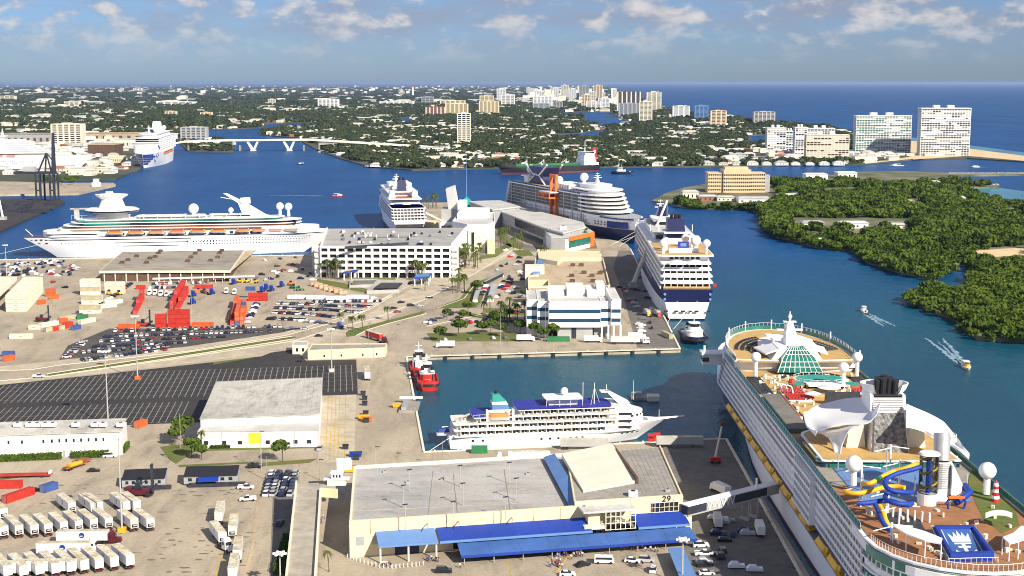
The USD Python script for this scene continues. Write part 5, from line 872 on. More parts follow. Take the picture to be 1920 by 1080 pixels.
for y in (-11, 11): MB().tapered(-50, -38, y - 3, y + 3, 38, 46, 2, 2, 1, 1).build('side_house', SW, s.p)
s.mast(36, 0, 44, 16); s.deck('fore_house', SW, 44, 49, 10, 56, 9, 8, 2)
# pier-side yellowish gangway structure right of it is part of the pier
p = thing('boarding_gangway', 'pale boarding gangway leaning on the stern-view ship', 'gangway', (*G(806, 425), 2)); MB().loft([[(-14, 20, 12), (-10, 20, 12), (-10, 20, 15), (-14, 20, 15)], [(12, -18, 4), (16, -18, 4), (16, -18, 7), (12, -18, 7)]]).build('gangway_tube', CRP, p); MB().box(-12, 10, -30, -8, 0, 7).build('gangway_base', 'cream', p)

# --- ship with blue art on the bow
b0, b1 = G(284, 316, 0), G(352, 285, 0); hh = heading(b1, b0); Lp = 300; cp = b0 + (b1 - b0) / np.linalg.norm(b1 - b0) * Lp / 2
s = Ship('painted_bow_cruise_ship', 'white cruise ship with blue wave art on its bow facing the viewer, near the bridge', (cp[0] - 14, cp[1], 0), hh, Lp, 44, 26, 10, 2, bowp=3.5, sc=(1, 1, .92))
s.hull(-1, 26, SW, n=7)
q = MB()
for z_, xa_, xb_ in ((8, 128, 143), (12, 124, 145), (16, 118, 146.5), (20, 112, 148), (23.5, 122, 148.5)):
    for x in np.arange(xa_, xb_, 1.5):
        for sd in (-1, 1):
            y, y2 = s.side(x - .8, z_), s.side(x + .8, z_); q.obox((x, sd * (y + y2) / 2, z_ - 1.9), (1.9, .5, 3.9), math.atan2(sd * (y2 - y), 1.6))
q.build('bow_art', 'blue_hull', s.p)
for (x, z_) in ((106, 21), (100, 18), (108, 14), (96, 22), (102, 11)): y = s.side(x, z_); MB().obox((x, y, z_ - 2), (4.4, .6, 3.6), 0).build('art_square', 'blue_hull', s.p)
s.balconies(26, 3.6, 7, -142, 96, 21, sides=(1,), pitch=5, rb=6, inset=2, core=GLD)
s.deck('fore_block', SW, 26, 44, 88, 112, 20, 5, 1); s.deck('bridge_wing', SW, 40, 44.6, 96, 112, 27, 8, 1); s.deck('bridge_glass', GLD, 41.4, 43, 98, 112.4, 26, 8, 1)
for k in range(8):
    for j in range(4): MB().box(111.9, 112.2, -17 + k * 4.6, -15.4 + k * 4.6, 28 + j * 3.2, 29.6 + j * 3.2).build('front_window', 'grey', s.p)
s.deck('top_slab', SW, 51.2, 52.4, -138, 100, 21.5, 10, 2); s.deck('top_house', SW, 52.4, 58, -110, 80, 15, 14, 3); s.deck('top_house_roof', SW, 58, 59, -112, 84, 17, 14, 3); s.deck('screen_house', GLD, 59, 65, 10, 14, 8, 1, 1); s.deck('upper_house', SW, 59, 66, -70, -10, 11, 6, 3); MB().tapered(-60, -34, -7, 7, 66, 78, 4, 6, 1, 1).build('funnel', SW, s.p); s.mast(60, 0, 59, 16); s.radome(40, 8, 59, 4, 3); s.radome(-80, 8, 59, 4, 3)
for k in range(9): s.boat(-78 + k * 15, 21.6, 19.5, 12, 4, 'orange', 'orange', False)
s.strip(20.5, 4.5, -86, 52, sd=1, k=14)
# --- big white ship at the left edge
b0, b1 = G(-200, 323, 0), G(168, 318, 0); s = Ship('long_white_cruise_ship', 'long white cruise ship cut by the left picture edge, behind the dark gantry crane', (b1[0] - 165, b1[1] - 4, 0), heading(b0, b1), 330, 40, 24, 22, 4, bowp=2.4, sc=(1, 1, .9))
s.hull(-1, 24, SW); s.portholes(15, -160, 110, 80, w=1.4, h=1.2); s.portholes(11, -160, 100, 76, w=1.4, h=1.2); s.deck('boat_recess', CRP, 24, 29, -160, 96, 17, 30, 2)
for k in range(11): s.boat(-150 + k * 19, -20, 23.5, 15, 5, 'white', 'red', False)
for k in range(7): z_ = 28.6 + k * 3.6; s.deck('cabin_wall', GLD if k % 2 else 'terracotta', z_, z_ + 3.6, -160, 96 - k * 6, 18.4, 30, 2); s.deck('deck_slab', SW, z_ + 1.0, z_ + 3.7, -162, 104 - k * 7, 20.4, 34, 2)
s.deck('top_house', SW, 54, 60, -120, 30, 16, 14, 3); s.deck('top_roof', SW, 60, 61, -122, 34, 18, 14, 3); s.mast(26, 0, 60, 16)

# --- small white coastal cruise ship in the slip
b0, b1 = G(845, 845, 0), G(1228, 831, 0); hh = heading(b0, b1); Lq = 88; cq = b0 + (b1 - b0) * .5 + np.array([1.2, 8.0])
s = Ship('coastal_cruise_ship', 'small white coastal cruise ship with blue decks and one orange lifeboat in the slip', (cq[0] + .4, cq[1] - 1.0, 0), hh, 92, 16, 9, 13, 1, bowp=2.6, stern=.1, sc=(.95, 1, .92))
s.hull(-1, .3, 'boot', 'boot_top', 2); s.hull(.3, 6.0, SW); s.D = 9
q = MB(); qs = np.linspace(.42, .999, 12); rings = []
for a in qs: r_ = [(s.xx(a, z_ / 9), s.hb(a, z_ / 9), z_) for z_ in (9, 7.5, 6)]; rings.append(r_ + [(x, -y, z_) for x, y, z_ in r_[::-1]])
q.loft(rings).build('bow_bulwark', SW, s.p, smooth=40); s.deck('foredeck', 'grey', 9.0, 9.06, 24, 42, 3.4, 14, 1)
MB().loft([[(38, -1.4, 8.4), (38, 1.4, 8.4), (38, 1.0, 9.3), (38, -1.0, 9.3)], [(54, -.12, 9.6), (54, .12, 9.6), (54, .1, 9.9), (54, -.1, 9.9)]]).build('bowsprit', SW, s.p)
w1 = 8.0
for k, (z_, x0, x1) in enumerate(((6.0, -44, 26), (8.7, -44, 26), (11.4, -36, 27), (14.1, -18, 26))):
    s.deck('cabin_wall', CRP, z_, z_ + 2.7, x0 + 1.2, x1, w1 - 1.5, 4, .5); s.deck('deck_slab', SW, z_ - .12, z_ + .12, x0, x1 + .5, w1 + .15, 5, .5); s.deck('balcony_roof_edge', SW, z_ + 2.3, z_ + 2.58, x0, x1 + .5, w1 + .2, 5, .5)
    q = MB(); g = MB(); n_ = 0
    for x in np.arange(x0 + 3, x1 - 6, 3.5):
        MB().box(x - .1, x + .1, -w1, -w1 + 1.5, z_ + .1, z_ + 2.4).build('balcony_divider', SW, s.p)
        MB().box(x + .5, x + 1.5, -w1 + 1.4, -w1 + 1.52, z_ + .3, z_ + 2.2).build('cabin_door', GLD, s.p); MB().box(x + 1.9, x + 2.7, -w1 + 1.42, -w1 + 1.52, z_ + .9, z_ + 2.0).build('cabin_window', GLD, s.p)
        MB().box(x - .1, x + 3.3, -w1 - .06, -w1 + .04, z_ + .1, z_ + .95).build('balcony_rail', GRL if k > 1 else SW, s.p)
s.deck('bridge_front', SW, 6.0, 11.6, 22, 36, 7.6, 12, .5); fr_ = lambda z, x1, w: [(x, y, z) for x, y in s.outline(20, x1, w, 9, .2)]
MB().loft([fr_(11.6, 36, 7.6), fr_(13.4, 35.4, 7.5), fr_(15.2, 31.5, 7.0), fr_(16.9, 26.5, 5.8)]).build('sloped_bridge', SW, s.p, smooth=30); MB().loft([fr_(13.3, 35.7, 7.75), fr_(13.7, 35.7, 7.75)]).build('bridge_brow', SW, s.p)
for z_ in (7.4, 10, 13.1): s.strip(z_, .9, 24, 29.5, y=7.66, k=1, name='bridge_window')
for t_ in np.linspace(-1.2, 1.2, 9): MB().obox((26.6 + 9.0 * math.cos(t_), 7.6 * math.sin(t_), 12), (.2, 1.2, .9), math.atan2(math.sin(t_) * 9, math.cos(t_) * 7.6)).build('wheelhouse_window', GLD, s.p)
s.deck('sun_deck', 'blue_deck', 16.85, 16.92, -18, 22, 8, 2, .5); s.deck('aft_deck', 'blue_deck', 14.2, 14.27, -36, -20, 7.8, 1, .5)
s.rail([(-18, -8), (20, -8)], 16.9, 1.0, 'blue_deck'); s.rail([(-36, -8), (-20, -8)], 14.2, 1.0, 'white'); s.rail([(-44, -8), (-37, -8)], 11.4, 1.0, 'white')
s.deck('awning', SW, 19.9, 20.15, -6, 10, 5.4, .5, .5)
for x in (-5.5, 0, 4.5, 9.5):
    for y in (-5, 5): MB().cyl((x, y, 16.9), (x, y, 19.9), .12, n=5).build('awning_post', 'white', s.p)
MB().box(-4, 8, -2.2, 2.2, 16.9, 19).build('sun_bar', 'white', s.p); s.radome(3, 1, 20.1, 1.5, .8)
MB().tapered(-27.5, -20, -3, 3, 14.1, 18, 0, 1, 0, 0).build('funnel_base', 'blue_pale', s.p); MB().tapered(-27.5, -21, -3, 3, 18, 19.2, 0, .8, .2, .2).build('funnel_band', 'white', s.p); MB().tapered(-27.5, -21.8, -2.8, 2.8, 19.2, 22.3, .2, 3, .4, .4).build('funnel', 'teal', s.p); MB().cyl((-25.5, 0, 22), (-25.8, 0, 23.4), .7, n=8).build('exhaust_pipe', 'black', s.p)
s.boat(-25.5, -7.4, 12.6, 9, 3.4, 'white', 'orange'); MB().box(-30.5, -20, -6.6, -6.4, 11.5, 16.8).build('boat_bay', CRP, s.p)
for x in (-30.6, -20): MB().box(x, x + .8, -8, -6, 9, 17).build('boat_bay_pillar', SW, s.p)
MB().loft([[(25, -4, 16.9), (30, -3, 16.9), (30, 3, 16.9), (25, 4, 16.9)], [(20, -.6, 22), (21.5, -.5, 22), (21.5, .5, 22), (20, .6, 22)]]).build('radar_mast', SW, s.p); q = MB(); q.box(17.8, 21.5, -2, 2, 21.6, 22); q.cyl((20.5, 0, 22), (20.5, 0, 24.6), .15, n=5); q.build('mast_arms', 'white', s.p)
q = MB(); q.cyl((15, -2, 17), (15, -2, 26), .28, .15, 6); q.bar((15, -2, 24), (13, -4.5, 17), .12); q.bar((15, -2, 24), (17.5, 0, 17), .12); q.build('signal_mast', 'white', s.p)
for x in (11, 32.5): MB().cyl((x, 2, 17), (x, 2, 25.5), .1, n=4).build('aerial', 'white', s.p)
for k in range(5): MB().obox((-42 + k * 1.6, -4 + k * 1.9, 11.5), (1.5, 1.2, 1.3), k).build('deck_gear', GRL, s.p)
q = MB(); q.bar((-42, 0, 11.5), (-37, -3, 14.4), .5); q.build('stern_crane', SW, s.p); s.boat(-47.5, -1, 5, 5.5, 2.2, 'white', 'blue', False); MB().bar((-44, -1, 9), (-48, -1, 8.6), .3).build('stern_davit', 'white', s.p)
s.portholes(3.6, -36, -32, 2); s.portholes(3.6, -8, -1, 3); s.portholes(3.6, 4, 9, 3); s.portholes(4.4, 26, 33, 4, w=.8, h=.8)
MB().bar((43, 0, 9.4), (43, 0, 13), .12).build('jack_staff', 'white', s.p)

# --- tanker
b0, b1 = G(925, 329, 0), G(1132, 322, 0); s = Ship('tanker', 'black and red tanker with white bridge house and red funnel moored behind the blue-bowed ship', ((b0[0] + b1[0]) / 2, (b0[1] + b1[1]) / 2 + 16, 0), heading(b1, b0), 178, 30, 12, 6, 4, cat='tanker', stern=.3)
s.hull(-1, 2.6, 'boot', 'boot_top', 2); s.hull(2.6, 11, 'black'); s.deck('main_deck', 'green', 11, 11.3, -70, 70, 13, 12, 2); s.deck('forecastle', 'black', 11, 14.5, 62, 88, 10, 22, 2); MB().box(-60, 60, -1.5, 1.5, 12, 15).build('deck_pipes', 'green', s.p)
for k, (w_, d_) in enumerate(((13, 0), (13, 0), (12, 1), (11, 2), (12, 2))): s.deck('bridge_house', SW, 11 + k * 4.2, 15 + k * 4.2, -78 + d_, -54 - d_, w_, 2, 1)
s.strip(30, 1.6, -74, -57, sd=1, y=12.1, k=4); s.deck('poop', SW, 11, 15, -86, -78, 11, 1, 4); MB().tapered(-84, -76, -3.5, 3.5, 15, 38, 1, 1, .5, .5).build('funnel', 'red', s.p); q = MB(); q.cyl((-64, 0, 32), (-64, 0, 48), .7, .3, 6); q.box(-64.5, -63.5, -5, 5, 41, 42); q.build('mast', 'white', s.p); MB().box(-78.5, -82, 3.2, 3.45, 30, 34).build('funnel_emblem', 'white', s.p)
for x in (-30, 10, 40): q = MB(); q.cyl((x, 0, 11), (x, 0, 22), .6, .4, 6); q.bar((x, 0, 20), (x + 9, 0, 15), .5); q.build('derrick', 'white', s.p)

# --- tugs and small craft
def tug(label, loc, rz, L, B, hullm, deckm, housem, stack='black', top='white'):
    s = Ship('tugboat', label, (*loc, 0), rz, L, B, 4.2, 1.5, .8, cat='tugboat', bowp=3.2, stern=.25); s.hull(-1, 3.2, hullm); s.deck('deck', deckm, 3.2, 3.3, -L * .46, L * .4, B * .42, L * .2, 1); q = MB(); q.prism(Polygon(s.outline(-L * .485, L * .47, B * .49, L * .25, 2)).difference(Polygon(s.outline(-L * .46, L * .45, B * .44, L * .24, 2))), 3.2, 4.3); q.build('bulwark', hullm, s.p)
    q = MB(); q.prism(Polygon(s.outline(-L * .5, L * .5, B * .52, L * .26, 2)).difference(Polygon(s.outline(-L * .485, L * .47, B * .48, L * .25, 2))), 2.2, 3.3); q.build('rubber_fender', 'black', s.p)
    s.deck('deck_house', housem, 3.3, 6.2, -L * .14, L * .27, B * .33, 3, 1); s.deck('deck_house_roof', 'white', 6.2, 6.5, -L * .15, L * .28, B * .35, 3, 1); s.deck('upper_house', top, 6.5, 8.4, -L * .02, L * .22, B * .24, 2, 1); s.deck('wheelhouse', GLD, 8.4, 10.2, 0, L * .19, B * .2, 2, 1); s.deck('wheelhouse_roof', 'white', 10.2, 10.6, -.6, L * .21, B * .23, 2, 1)
    for y in (-1, 1): MB().cyl((-L * .1, y * B * .22, 3.3), (-L * .1, y * B * .22, 9.8), .8, n=8).build('stack', stack, s.p); MB().cyl((-L * .1, y * B * .22, 7), (-L * .1, y * B * .22, 8), .84, n=8).build('stack_band', 'white', s.p)
    q = MB(); q.cyl((L * .06, 0, 10.6), (L * .06, 0, 15), .2, n=5); q.box(L * .06 - .2, L * .06 + .2, -1.6, 1.6, 13, 13.2); q.build('mast', 'white', s.p); MB().cyl((-L * .3, -1, 3.9), (-L * .3, 1, 3.9), .8, n=8).build('tow_winch', 'white', s.p); MB().box(-L * .36, -L * .33, -.9, .9, 3.3, 4.8).build('tow_bitt', housem, s.p)
    for k in range(6): MB().obox((-L * .3 + k * L * .12, B * .5, 2.6), (1.2, .5, 1.1)).build('tyre_fender', 'black', s.p)
tug('red tug moored stern-on at the slip wall, nearest of the red pair', (-39.6, 634), math.radians(96), 25, 10, 'red', 'red', 'red'); tug('red and white tug moored ahead of the nearest red tug at the slip wall', (-45.4, 664), math.radians(96), 23, 9.5, 'red', 'red', 'white')
tug('navy tug lying behind the stern of the navy banded ship', (99.5, 749), math.radians(-88), 30, 13, 'navy', 'grey', 'white'); tug('dark blue tug sailing on the channel right of the tanker', (171, 2150), math.radians(175), 36, 12, 'navy', 'grey', 'white'); 
def launch(name, label, loc, rz, L=9, hullm='white', cabin='white', dark=GLD, cat='motorboat', wake=None, canopy='white'):
    s = Ship(name, label, (*loc, 0), rz, L, L * .32, 1.3, L * .08, .1, cat=cat, bowp=1.6, stern=.12); s.hull(-.4, 1.2, hullm); s.deck('cockpit', CRP, 1.2, 1.26, -L * .42, L * .3, L * .12, L * .12, .2); s.deck('cabin', cabin, 1.2, 2.4, -L * .05, L * .28, L * .11, L * .12, .2); s.deck('windscreen', dark, 2.0, 2.6, -L * .04, L * .2, L * .1, L * .1, .2); s.deck('hard_top', canopy, 3.2, 3.4, -L * .3, L * .12, L * .13, L * .05, .2)
    for x in (-.27, .08):
        for y in (-1, 1): MB().bar((L * x, y * L * .11, 1.2), (L * x, y * L * .11, 3.2), .12).build('canopy_post', 'white', s.p)
    MB().box(-L * .52, -L * .46, -.5, .5, .4, 1.5).build('outboard_engine', 'black', s.p)
def wake(label, a, b, w0, w1):
    a, b = np.array(a), np.array(b); d = b - a; L = np.linalg.norm(d); d /= L; n = np.array([-d[1], d[0]]); m = MB(); r = np.random.default_rng(int(abs(a[0]) * 7))
    for arm in (-1, 1, 0):
        k = 40; c0 = None
        for t in np.linspace(0, 1, k):
            off = arm * (w0 + (w1 - w0) * t) / 2; ww = (1.0 + 1.6 * t) * (1 - t * .85) * (r.uniform(.5, 1.2)) * (1.2 if arm else 1.6 * (1 - t)); c = a + d * L * t + n * (off + r.normal() * .4); e = (c + n * ww, c - n * ww)
            if c0: m.add([(*c0[0], .06), (*c0[1], .06), (*e[1], .06), (*e[0], .06)], [(0, 1, 2, 3)])
            c0 = e
    m.build('boat_wake', 'foam', kind='stuff', label=label, cat='wake')
launch('yellow_pontoon_boat', 'white and yellow tour boat with a long wake in the right channel', G(1812, 690, 0), heading(G(1755, 630, 0), G(1812, 690, 0)), 12, CRP, 'yellow', canopy='white', cat='boat'); wake('white V wake behind the tour boat in the right channel', G(1806, 684, 0), G(1752, 634, 0), 2.5, 9)
launch('white_motorboat', 'small white motorboat heading away from the tour boat near the mangroves', G(1619, 584, 0), heading(G(1660, 610, 0), G(1619, 584, 0)), 10); wake('fading wake behind the small white motorboat', G(1624, 588, 0), G(1668, 612, 0), 2, 7)
launch('red_workboat', 'small red and white workboat crossing the turning basin', G(634, 368, 0), 0, 18, 'red', cat='workboat'); wake('thin wake behind the red workboat', G(626, 367.5, 0), G(505, 367, 0), 2, 6)
launch('white_yacht', 'white yacht passing in front of the twin condominium towers', G(1680, 311, 0), math.pi, 26, cat='yacht'); wake('wake right of the white yacht', G(1835, 313.5, 0), G(1850, 314, 0), 3, 5); launch('speedboat', 'white speedboat on the inlet at the right edge', G(1828, 313.5, 0), math.pi, 16)
launch('pilot_boat', 'small dark boat in the middle of the turning basin', G(564, 308, 0), math.pi, 16, 'navy', cat='boat'); launch('pilot_boat', 'small dark boat near the north bank by the bridge', G(690, 314, 0), 0, 16, 'black', cat='boat'); launch('moored_yacht', 'white ferry yacht moored by the bank left of the bridge', G(415, 284, 0), 0, 46, cat='yacht')
for k, (x, y) in enumerate(((600, 282), (608, 285), (618, 287), (628, 291), (1163, 224), (1172, 229), (1180, 226), (1150, 219))): launch('moored_yacht', ['first', 'second', 'third', 'fourth'][k % 4] + ' white yacht in the row at the ' + ('bank right of the bridge' if k < 4 else 'lagoon below the skyline'), G(x, y, 0), .4 * k, 28 if k < 4 else 60, cat='yacht')
p = thing('floating_dock', 'pale concrete L-shaped float drifting off the bow of the coastal ship', 'float', (*G(1208, 748, 0), 0)); MB().box(-6, 1, -3, 3.5, -.5, 1.2).build('pontoon', CGR, p); MB().box(1.03, 6.5, -5, 1, -.5, 2.2).build('pontoon', CRP, p); MB().box(-5.5, -1, 1.5, 3, 1.2, 2.6).build('float_cage', GRL, p)
p = thing('channel_marker', 'white square channel marker on a post by the mangroves', 'marker', (*G(1537, 461, 0), 0)); MB().cyl((0, 0, -1), (0, 0, 5), .35, n=6).build('post', 'white', p); MB().box(-1.6, 1.6, -.2, .2, 4, 7).build('board', 'white', p)
# ------------------------------------------------------------------ the large ship on the right
XC, YC = 110.0, 466.0
s = Ship('large_cruise_ship', 'huge white cruise ship with blue surf pool and water slides, right edge', (XC, YC, 0), math.pi / 2, 350, 46.6, 30, 22, 3, bowp=2.6, stern=.12)
def S(px, py, z): g = G(px, py, z); return (g[1] - YC, XC - g[0])
def S3(px, py, z): return (*S(px, py, z), z)
s.hull(-1, 1, 'boot', 'boot_top', 2); s.hull(1, 9.2, SW, n=4); s.hull(14.2, 22, SW, 'upper_hull', 4); MB().prism(s.outline(120, 172, 20, 50, 1), 9.2, 22).build('bow_block', SW, s.p)
W0 = 23.2
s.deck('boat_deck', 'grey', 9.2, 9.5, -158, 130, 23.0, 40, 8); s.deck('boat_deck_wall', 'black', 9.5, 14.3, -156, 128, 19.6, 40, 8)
for k in range(12): s.boat(74 - k * 14.2 + (0 if k < 11 else -9), 22.0, 9.8, 13.4, 4.6, 'yellow', 'yellow', False)
s.boat(-106, 22.0, 9.8, 13.4, 4.6, 'yellow', 'yellow', False)
MB().box(-162, -118, 22.6, 23.0, 1.5, 14.3).build('glass_dining_wall', GLG, s.p)
for k in range(6): MB().box(-160 + k * 8, -159.4 + k * 8, 22.9, 23.25, 1.5, 14.3).build('glass_wall_mullion', SW, s.p)
MB().box(-158, 132, 23.2, 23.4, 14.0, 14.35).build('blue_hull_line', 'blue_hull', s.p)
# six rows of balconies
nb = 0
for k in range(6):
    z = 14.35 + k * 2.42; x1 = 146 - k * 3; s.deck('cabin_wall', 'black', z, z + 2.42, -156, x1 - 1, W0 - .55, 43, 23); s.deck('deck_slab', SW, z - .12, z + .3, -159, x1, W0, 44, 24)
    ra = MB(); dv = MB()
    for i, x in enumerate(np.arange(-134, x1 - 44, 2.75)):
        bulge = 1.6 if -82 < x < -58 else 0.0
        dv.box(x - .2, x + .2, W0 - .6, W0 + bulge, z + .3, z + 2.3)
        if i < 50: q = MB(); q.box(x + .22, x + 2.55, W0 - .05 + bulge, W0 + .05 + bulge, z + .45, z + .95); q.box(x - .3, x + 2.9, W0 - .3, W0 + bulge, z - .1, z + .4) if bulge else 0; q.build('balcony_front', SW, s.p)
        else: ra.box(x + .22, x + 2.55, W0 - .05 + bulge, W0 + .05 + bulge, z + .45, z + .95)
    dv.build('balcony_divider', SW, s.p, kind='stuff'); ra.build('balcony_fronts', SW, s.p, kind='stuff')
ZD = 28.9
s.deck('promenade_slab', SW, ZD, ZD + .5, -163, 134, W0 + .2, 44, 25); s.deck('promenade_deck', CGR, ZD + .5, ZD + .55, -161, 70, W0 - .8, 4, 24)
s.deck('pool_deck', 'teak', ZD + .55, ZD + .6, -42, 66, W0 - 1.2, 3, 3)
# stern: rounded tiers of green glass
for z, dx, m_, nm in ((24, -1.5, GLG, 'stern_glass'), (26.2, 1.2, SW, 'stern_white_band'), (22, -2.5, SW, 'stern_white_band'), (19, -2.4, GLG, 'stern_glass')): s.deck(nm, m_, z, z + 2.25, -163 - dx, -120, W0 - .3 + .2 * dx, 4, 25)
t_ = np.linspace(-1.5, 1.5, 34)
for a in t_: MB().obox((-138.2 - 26.2 * math.cos(a), -23.1 * math.sin(a) * .99, 24), (.25, .25, 2.2), a).build('stern_mullion', SW, s.p)
for a in t_: MB().obox((-138.2 - 27.3 * math.cos(a), -23.2 * math.sin(a), 19.2), (.25, .25, 2.2), a).build('stern_mullion', SW, s.p)
s.deck('aft_deck', 'deck_rubber', ZD + .6, ZD + .64, -162, -92, W0 - 1.0, 4, 24)
so = [(-138.5 - 23.6 * math.cos(a), -22.4 * math.sin(a)) for a in np.linspace(-1.5, 1.5, 30)]
s.rail(so, ZD + .6, 1.6, SW, 'stern_rail', 1.2)
q = MB(); q.loft([[(x, y, ZD - 2.4), (x * 1.0, y, ZD - .2)] for x, y in [(-138.5 - 24.9 * math.cos(a), -23.6 * math.sin(a)) for a in np.linspace(-1.5, 1.5, 30)]], False, False, False); q.build('stern_green_glass', GLG, s.p)
# green glass along both sides
for sd in (1, -1):
    MB().box(-132, 92, sd * 22.9 - .06, sd * 22.9 + .06, ZD + .5, ZD + 2.3).build('side_glass', GLG, s.p); s.rail([(-132, sd * 22.95), (92, sd * 22.95)], ZD + 1.2, 1.15, SW, 'side_rail', 3.2)
s.deck('upper_side_house', GLG, ZD + .5, ZD + 2.6, -76, -38, 19.5, 10, 1); s.deck('upper_side_slab', SW, ZD + 2.6, ZD + 2.9, -77, -36, 20.2, 10, 1); s.deck('upper_side_deck', 'teak', ZD + 2.9, ZD + 2.95, -76, -37, 19.4, 10, 1); MB().box(-36, 14, 15.2, 21.5, ZD + .6, ZD + 2.2).build('side_lounge', ASO, s.p); MB().box(-36, 14, 21.4, 21.7, ZD + .6, ZD + 2.1).build('side_lounge_glass', GLG, s.p)
# forward: solarium oval, glass dome, mast
ZF = 34.0
s.deck('solarium_house', SW, ZD + .5, ZF - .6, 60, 122, 22.6, 48, 1); s.deck('solarium_slab', SW, ZF - .6, ZF, 58.5, 129, 24.0, 52, 1); s.deck('sun_deck', 'teak', ZF, ZF + .05, 55, 126, 22.8, 50, 1)
oo = [(128 - 52 + 51.6 * math.cos(a), 23.8 * math.sin(a)) for a in np.linspace(-1.57, 1.57, 44)]; oo = [(58, -23.8)] + oo + [(58, 23.8)]
MB().loft([[(x, y, ZF), (x, y, ZF + 1.6)] for x, y in oo], False, False, False).build('wind_screen', GLG, s.p); s.rail(oo, ZF + 1.5, 1.3, SW, 'sun_deck_rail', 2.2)
for i in range(0, len(oo), 7): MB().cyl((*oo[i], ZF), (*oo[i], ZF + 4.2), .3, n=6).build('deck_post', 'white', s.p)
MB().loft([[(x, y, ZF - 3.0), (x - 1.0 * (1 - abs(y) / 24) , y, ZF + .5)] for x, y in [(61 - 3.0 * math.cos(b), 24 * math.sin(b)) for b in np.linspace(-1.5, 1.5, 20)]], False, False, False).build('white_rear_wall', SW, s.p)
m = MB()
for r_ in range(5):
    for sd in (-1, 1):
        for k in range(16):
            a = .25 + k * .075 + r_ * .02; rad = 20.4 - r_ * 2.3; x, y = 74 + rad * 1.9 * math.cos(a * 1.0) * .9, sd * rad * math.sin(a)
            if 58 < x < 118 and abs(y) > 7: m.obox((x, y, ZF + .1), (1.6, .65, .5), sd * a)
m.build('sun_loungers', DKM, s.p, kind='stuff')
MB().tapered(59, 78, -10, 10, ZF, ZF + 4.5, 1, 4, 3, 3).build('dome_house', SW, s.p); MB().prism(s.outline(66, 96, 11, 14, 6), ZF, ZF + 3).build('mast_house', SW, s.p)
dome = [[(53.2, y, ZF - 3.4) for y in (-8.6, 8.6)], [(56.2, y, ZF + 1.5) for y in (-6.2, 6.2)], [(60.0, y, ZF + 4.9) for y in (-3, 3)]]
MB().loft([[(x - .5, y0, z), (x - .5, y1, z), (x + 4, y1, z), (x + 4, y0, z)] for ((x, y0, z), (_, y1, _z)) in dome]).build('green_glass_dome', GLG, s.p)
for k in range(9):
    f = k / 8 * 2 - 1; q = MB(); q.tube([(52.6, f * 8.6, ZF - 3.4), (55.6, f * 6.2, ZF + 1.5), (59.4, f * 3, ZF + 4.95)], .13, 4); q.build('dome_rib', 'white', s.p)
for z, w_, x in ((ZF - 1.6, 7.7, 54.3), (ZF + .2, 6.8, 55.4), (ZF + 2.6, 5.2, 57.4), (ZF + 3.9, 3.8, 58.9)): MB().box(x - .75, x - .45, -w_, w_, z, z + .18).build('dome_ring', 'white', s.p)
MB().loft([[(64, -3.6, ZF + 3), (78, -3.2, ZF + 3), (78, 3.2, ZF + 3), (64, 3.6, ZF + 3)], [(72, -1.8, ZF + 9), (78, -1.6, ZF + 9), (78, 1.6, ZF + 9), (72, 1.8, ZF + 9)], [(74, -.9, ZF + 12.6), (76.5, -.9, ZF + 12.6), (76.5, .9, ZF + 12.6), (74, .9, ZF + 12.6)]]).build('mast', SW, s.p)
q = MB(); q.cyl((75, 0, ZF + 12.6), (75, 0, ZF + 16.5), .5, .25, 8); q.sphere((75, 0, ZF + 14.5), .9, 8); q.box(74, 76, -5, 5, ZF + 9, ZF + 9.5); q.box(74.5, 76.5, -2.5, 2.5, ZF + 12.2, ZF + 12.6); q.build('mast_top', SW, s.p); MB().box(72, 77, 3, 9.5, ZF + 6.6, ZF + 7.3).build('radar_platform', SW, s.p); q = MB(); q.bar((74, 5, ZF + 3), (74, 8, ZF + 6.6), .5); q.bar((74, -3, ZF + 7), (74, -9, ZF + 5), .4); q.build('mast_strut', 'white', s.p)
MB().box(69, 71, -1.2, 1.2, ZF + 5, ZF + 7).build('mast_window', 'grey', s.p)
for y in (1, -1): MB().loft([[(60, y * 12, ZF + 2), (60, y * 6, ZF + 4), (72, y * 6, ZF + 4), (76, y * 14, ZF + 1.5)], [(60, y * 12, ZF + 2.6), (60, y * 6, ZF + 4.6), (72, y * 6, ZF + 4.6), (76, y * 14, ZF + 2.1)]]).build('wing_roof', SW, s.p)
MB().box(104, 111, 22, 30, 23, 27.4).build('bridge_wing', SW, s.p); MB().box(103.8, 111.2, 27.5, 30.2, 24.4, 26.2).build('bridge_wing_window', GLD, s.p); MB().box(103, 112, 21.5, 30.5, 27.4, 28).build('bridge_wing_roof', SW, s.p); MB().cyl((108, 29, 28), (108, 29, 30.5), .5, n=6).build('bridge_wing_post', 'white', s.p)
s.radome(*S(1417, 690, 34), 31, 1.95, 5.6); s.radome(*S(1607, 690, 34), 31, 1.95, 5.6); s.radome(*S(1581, 712, 33), 30, 1.95, 6.0)
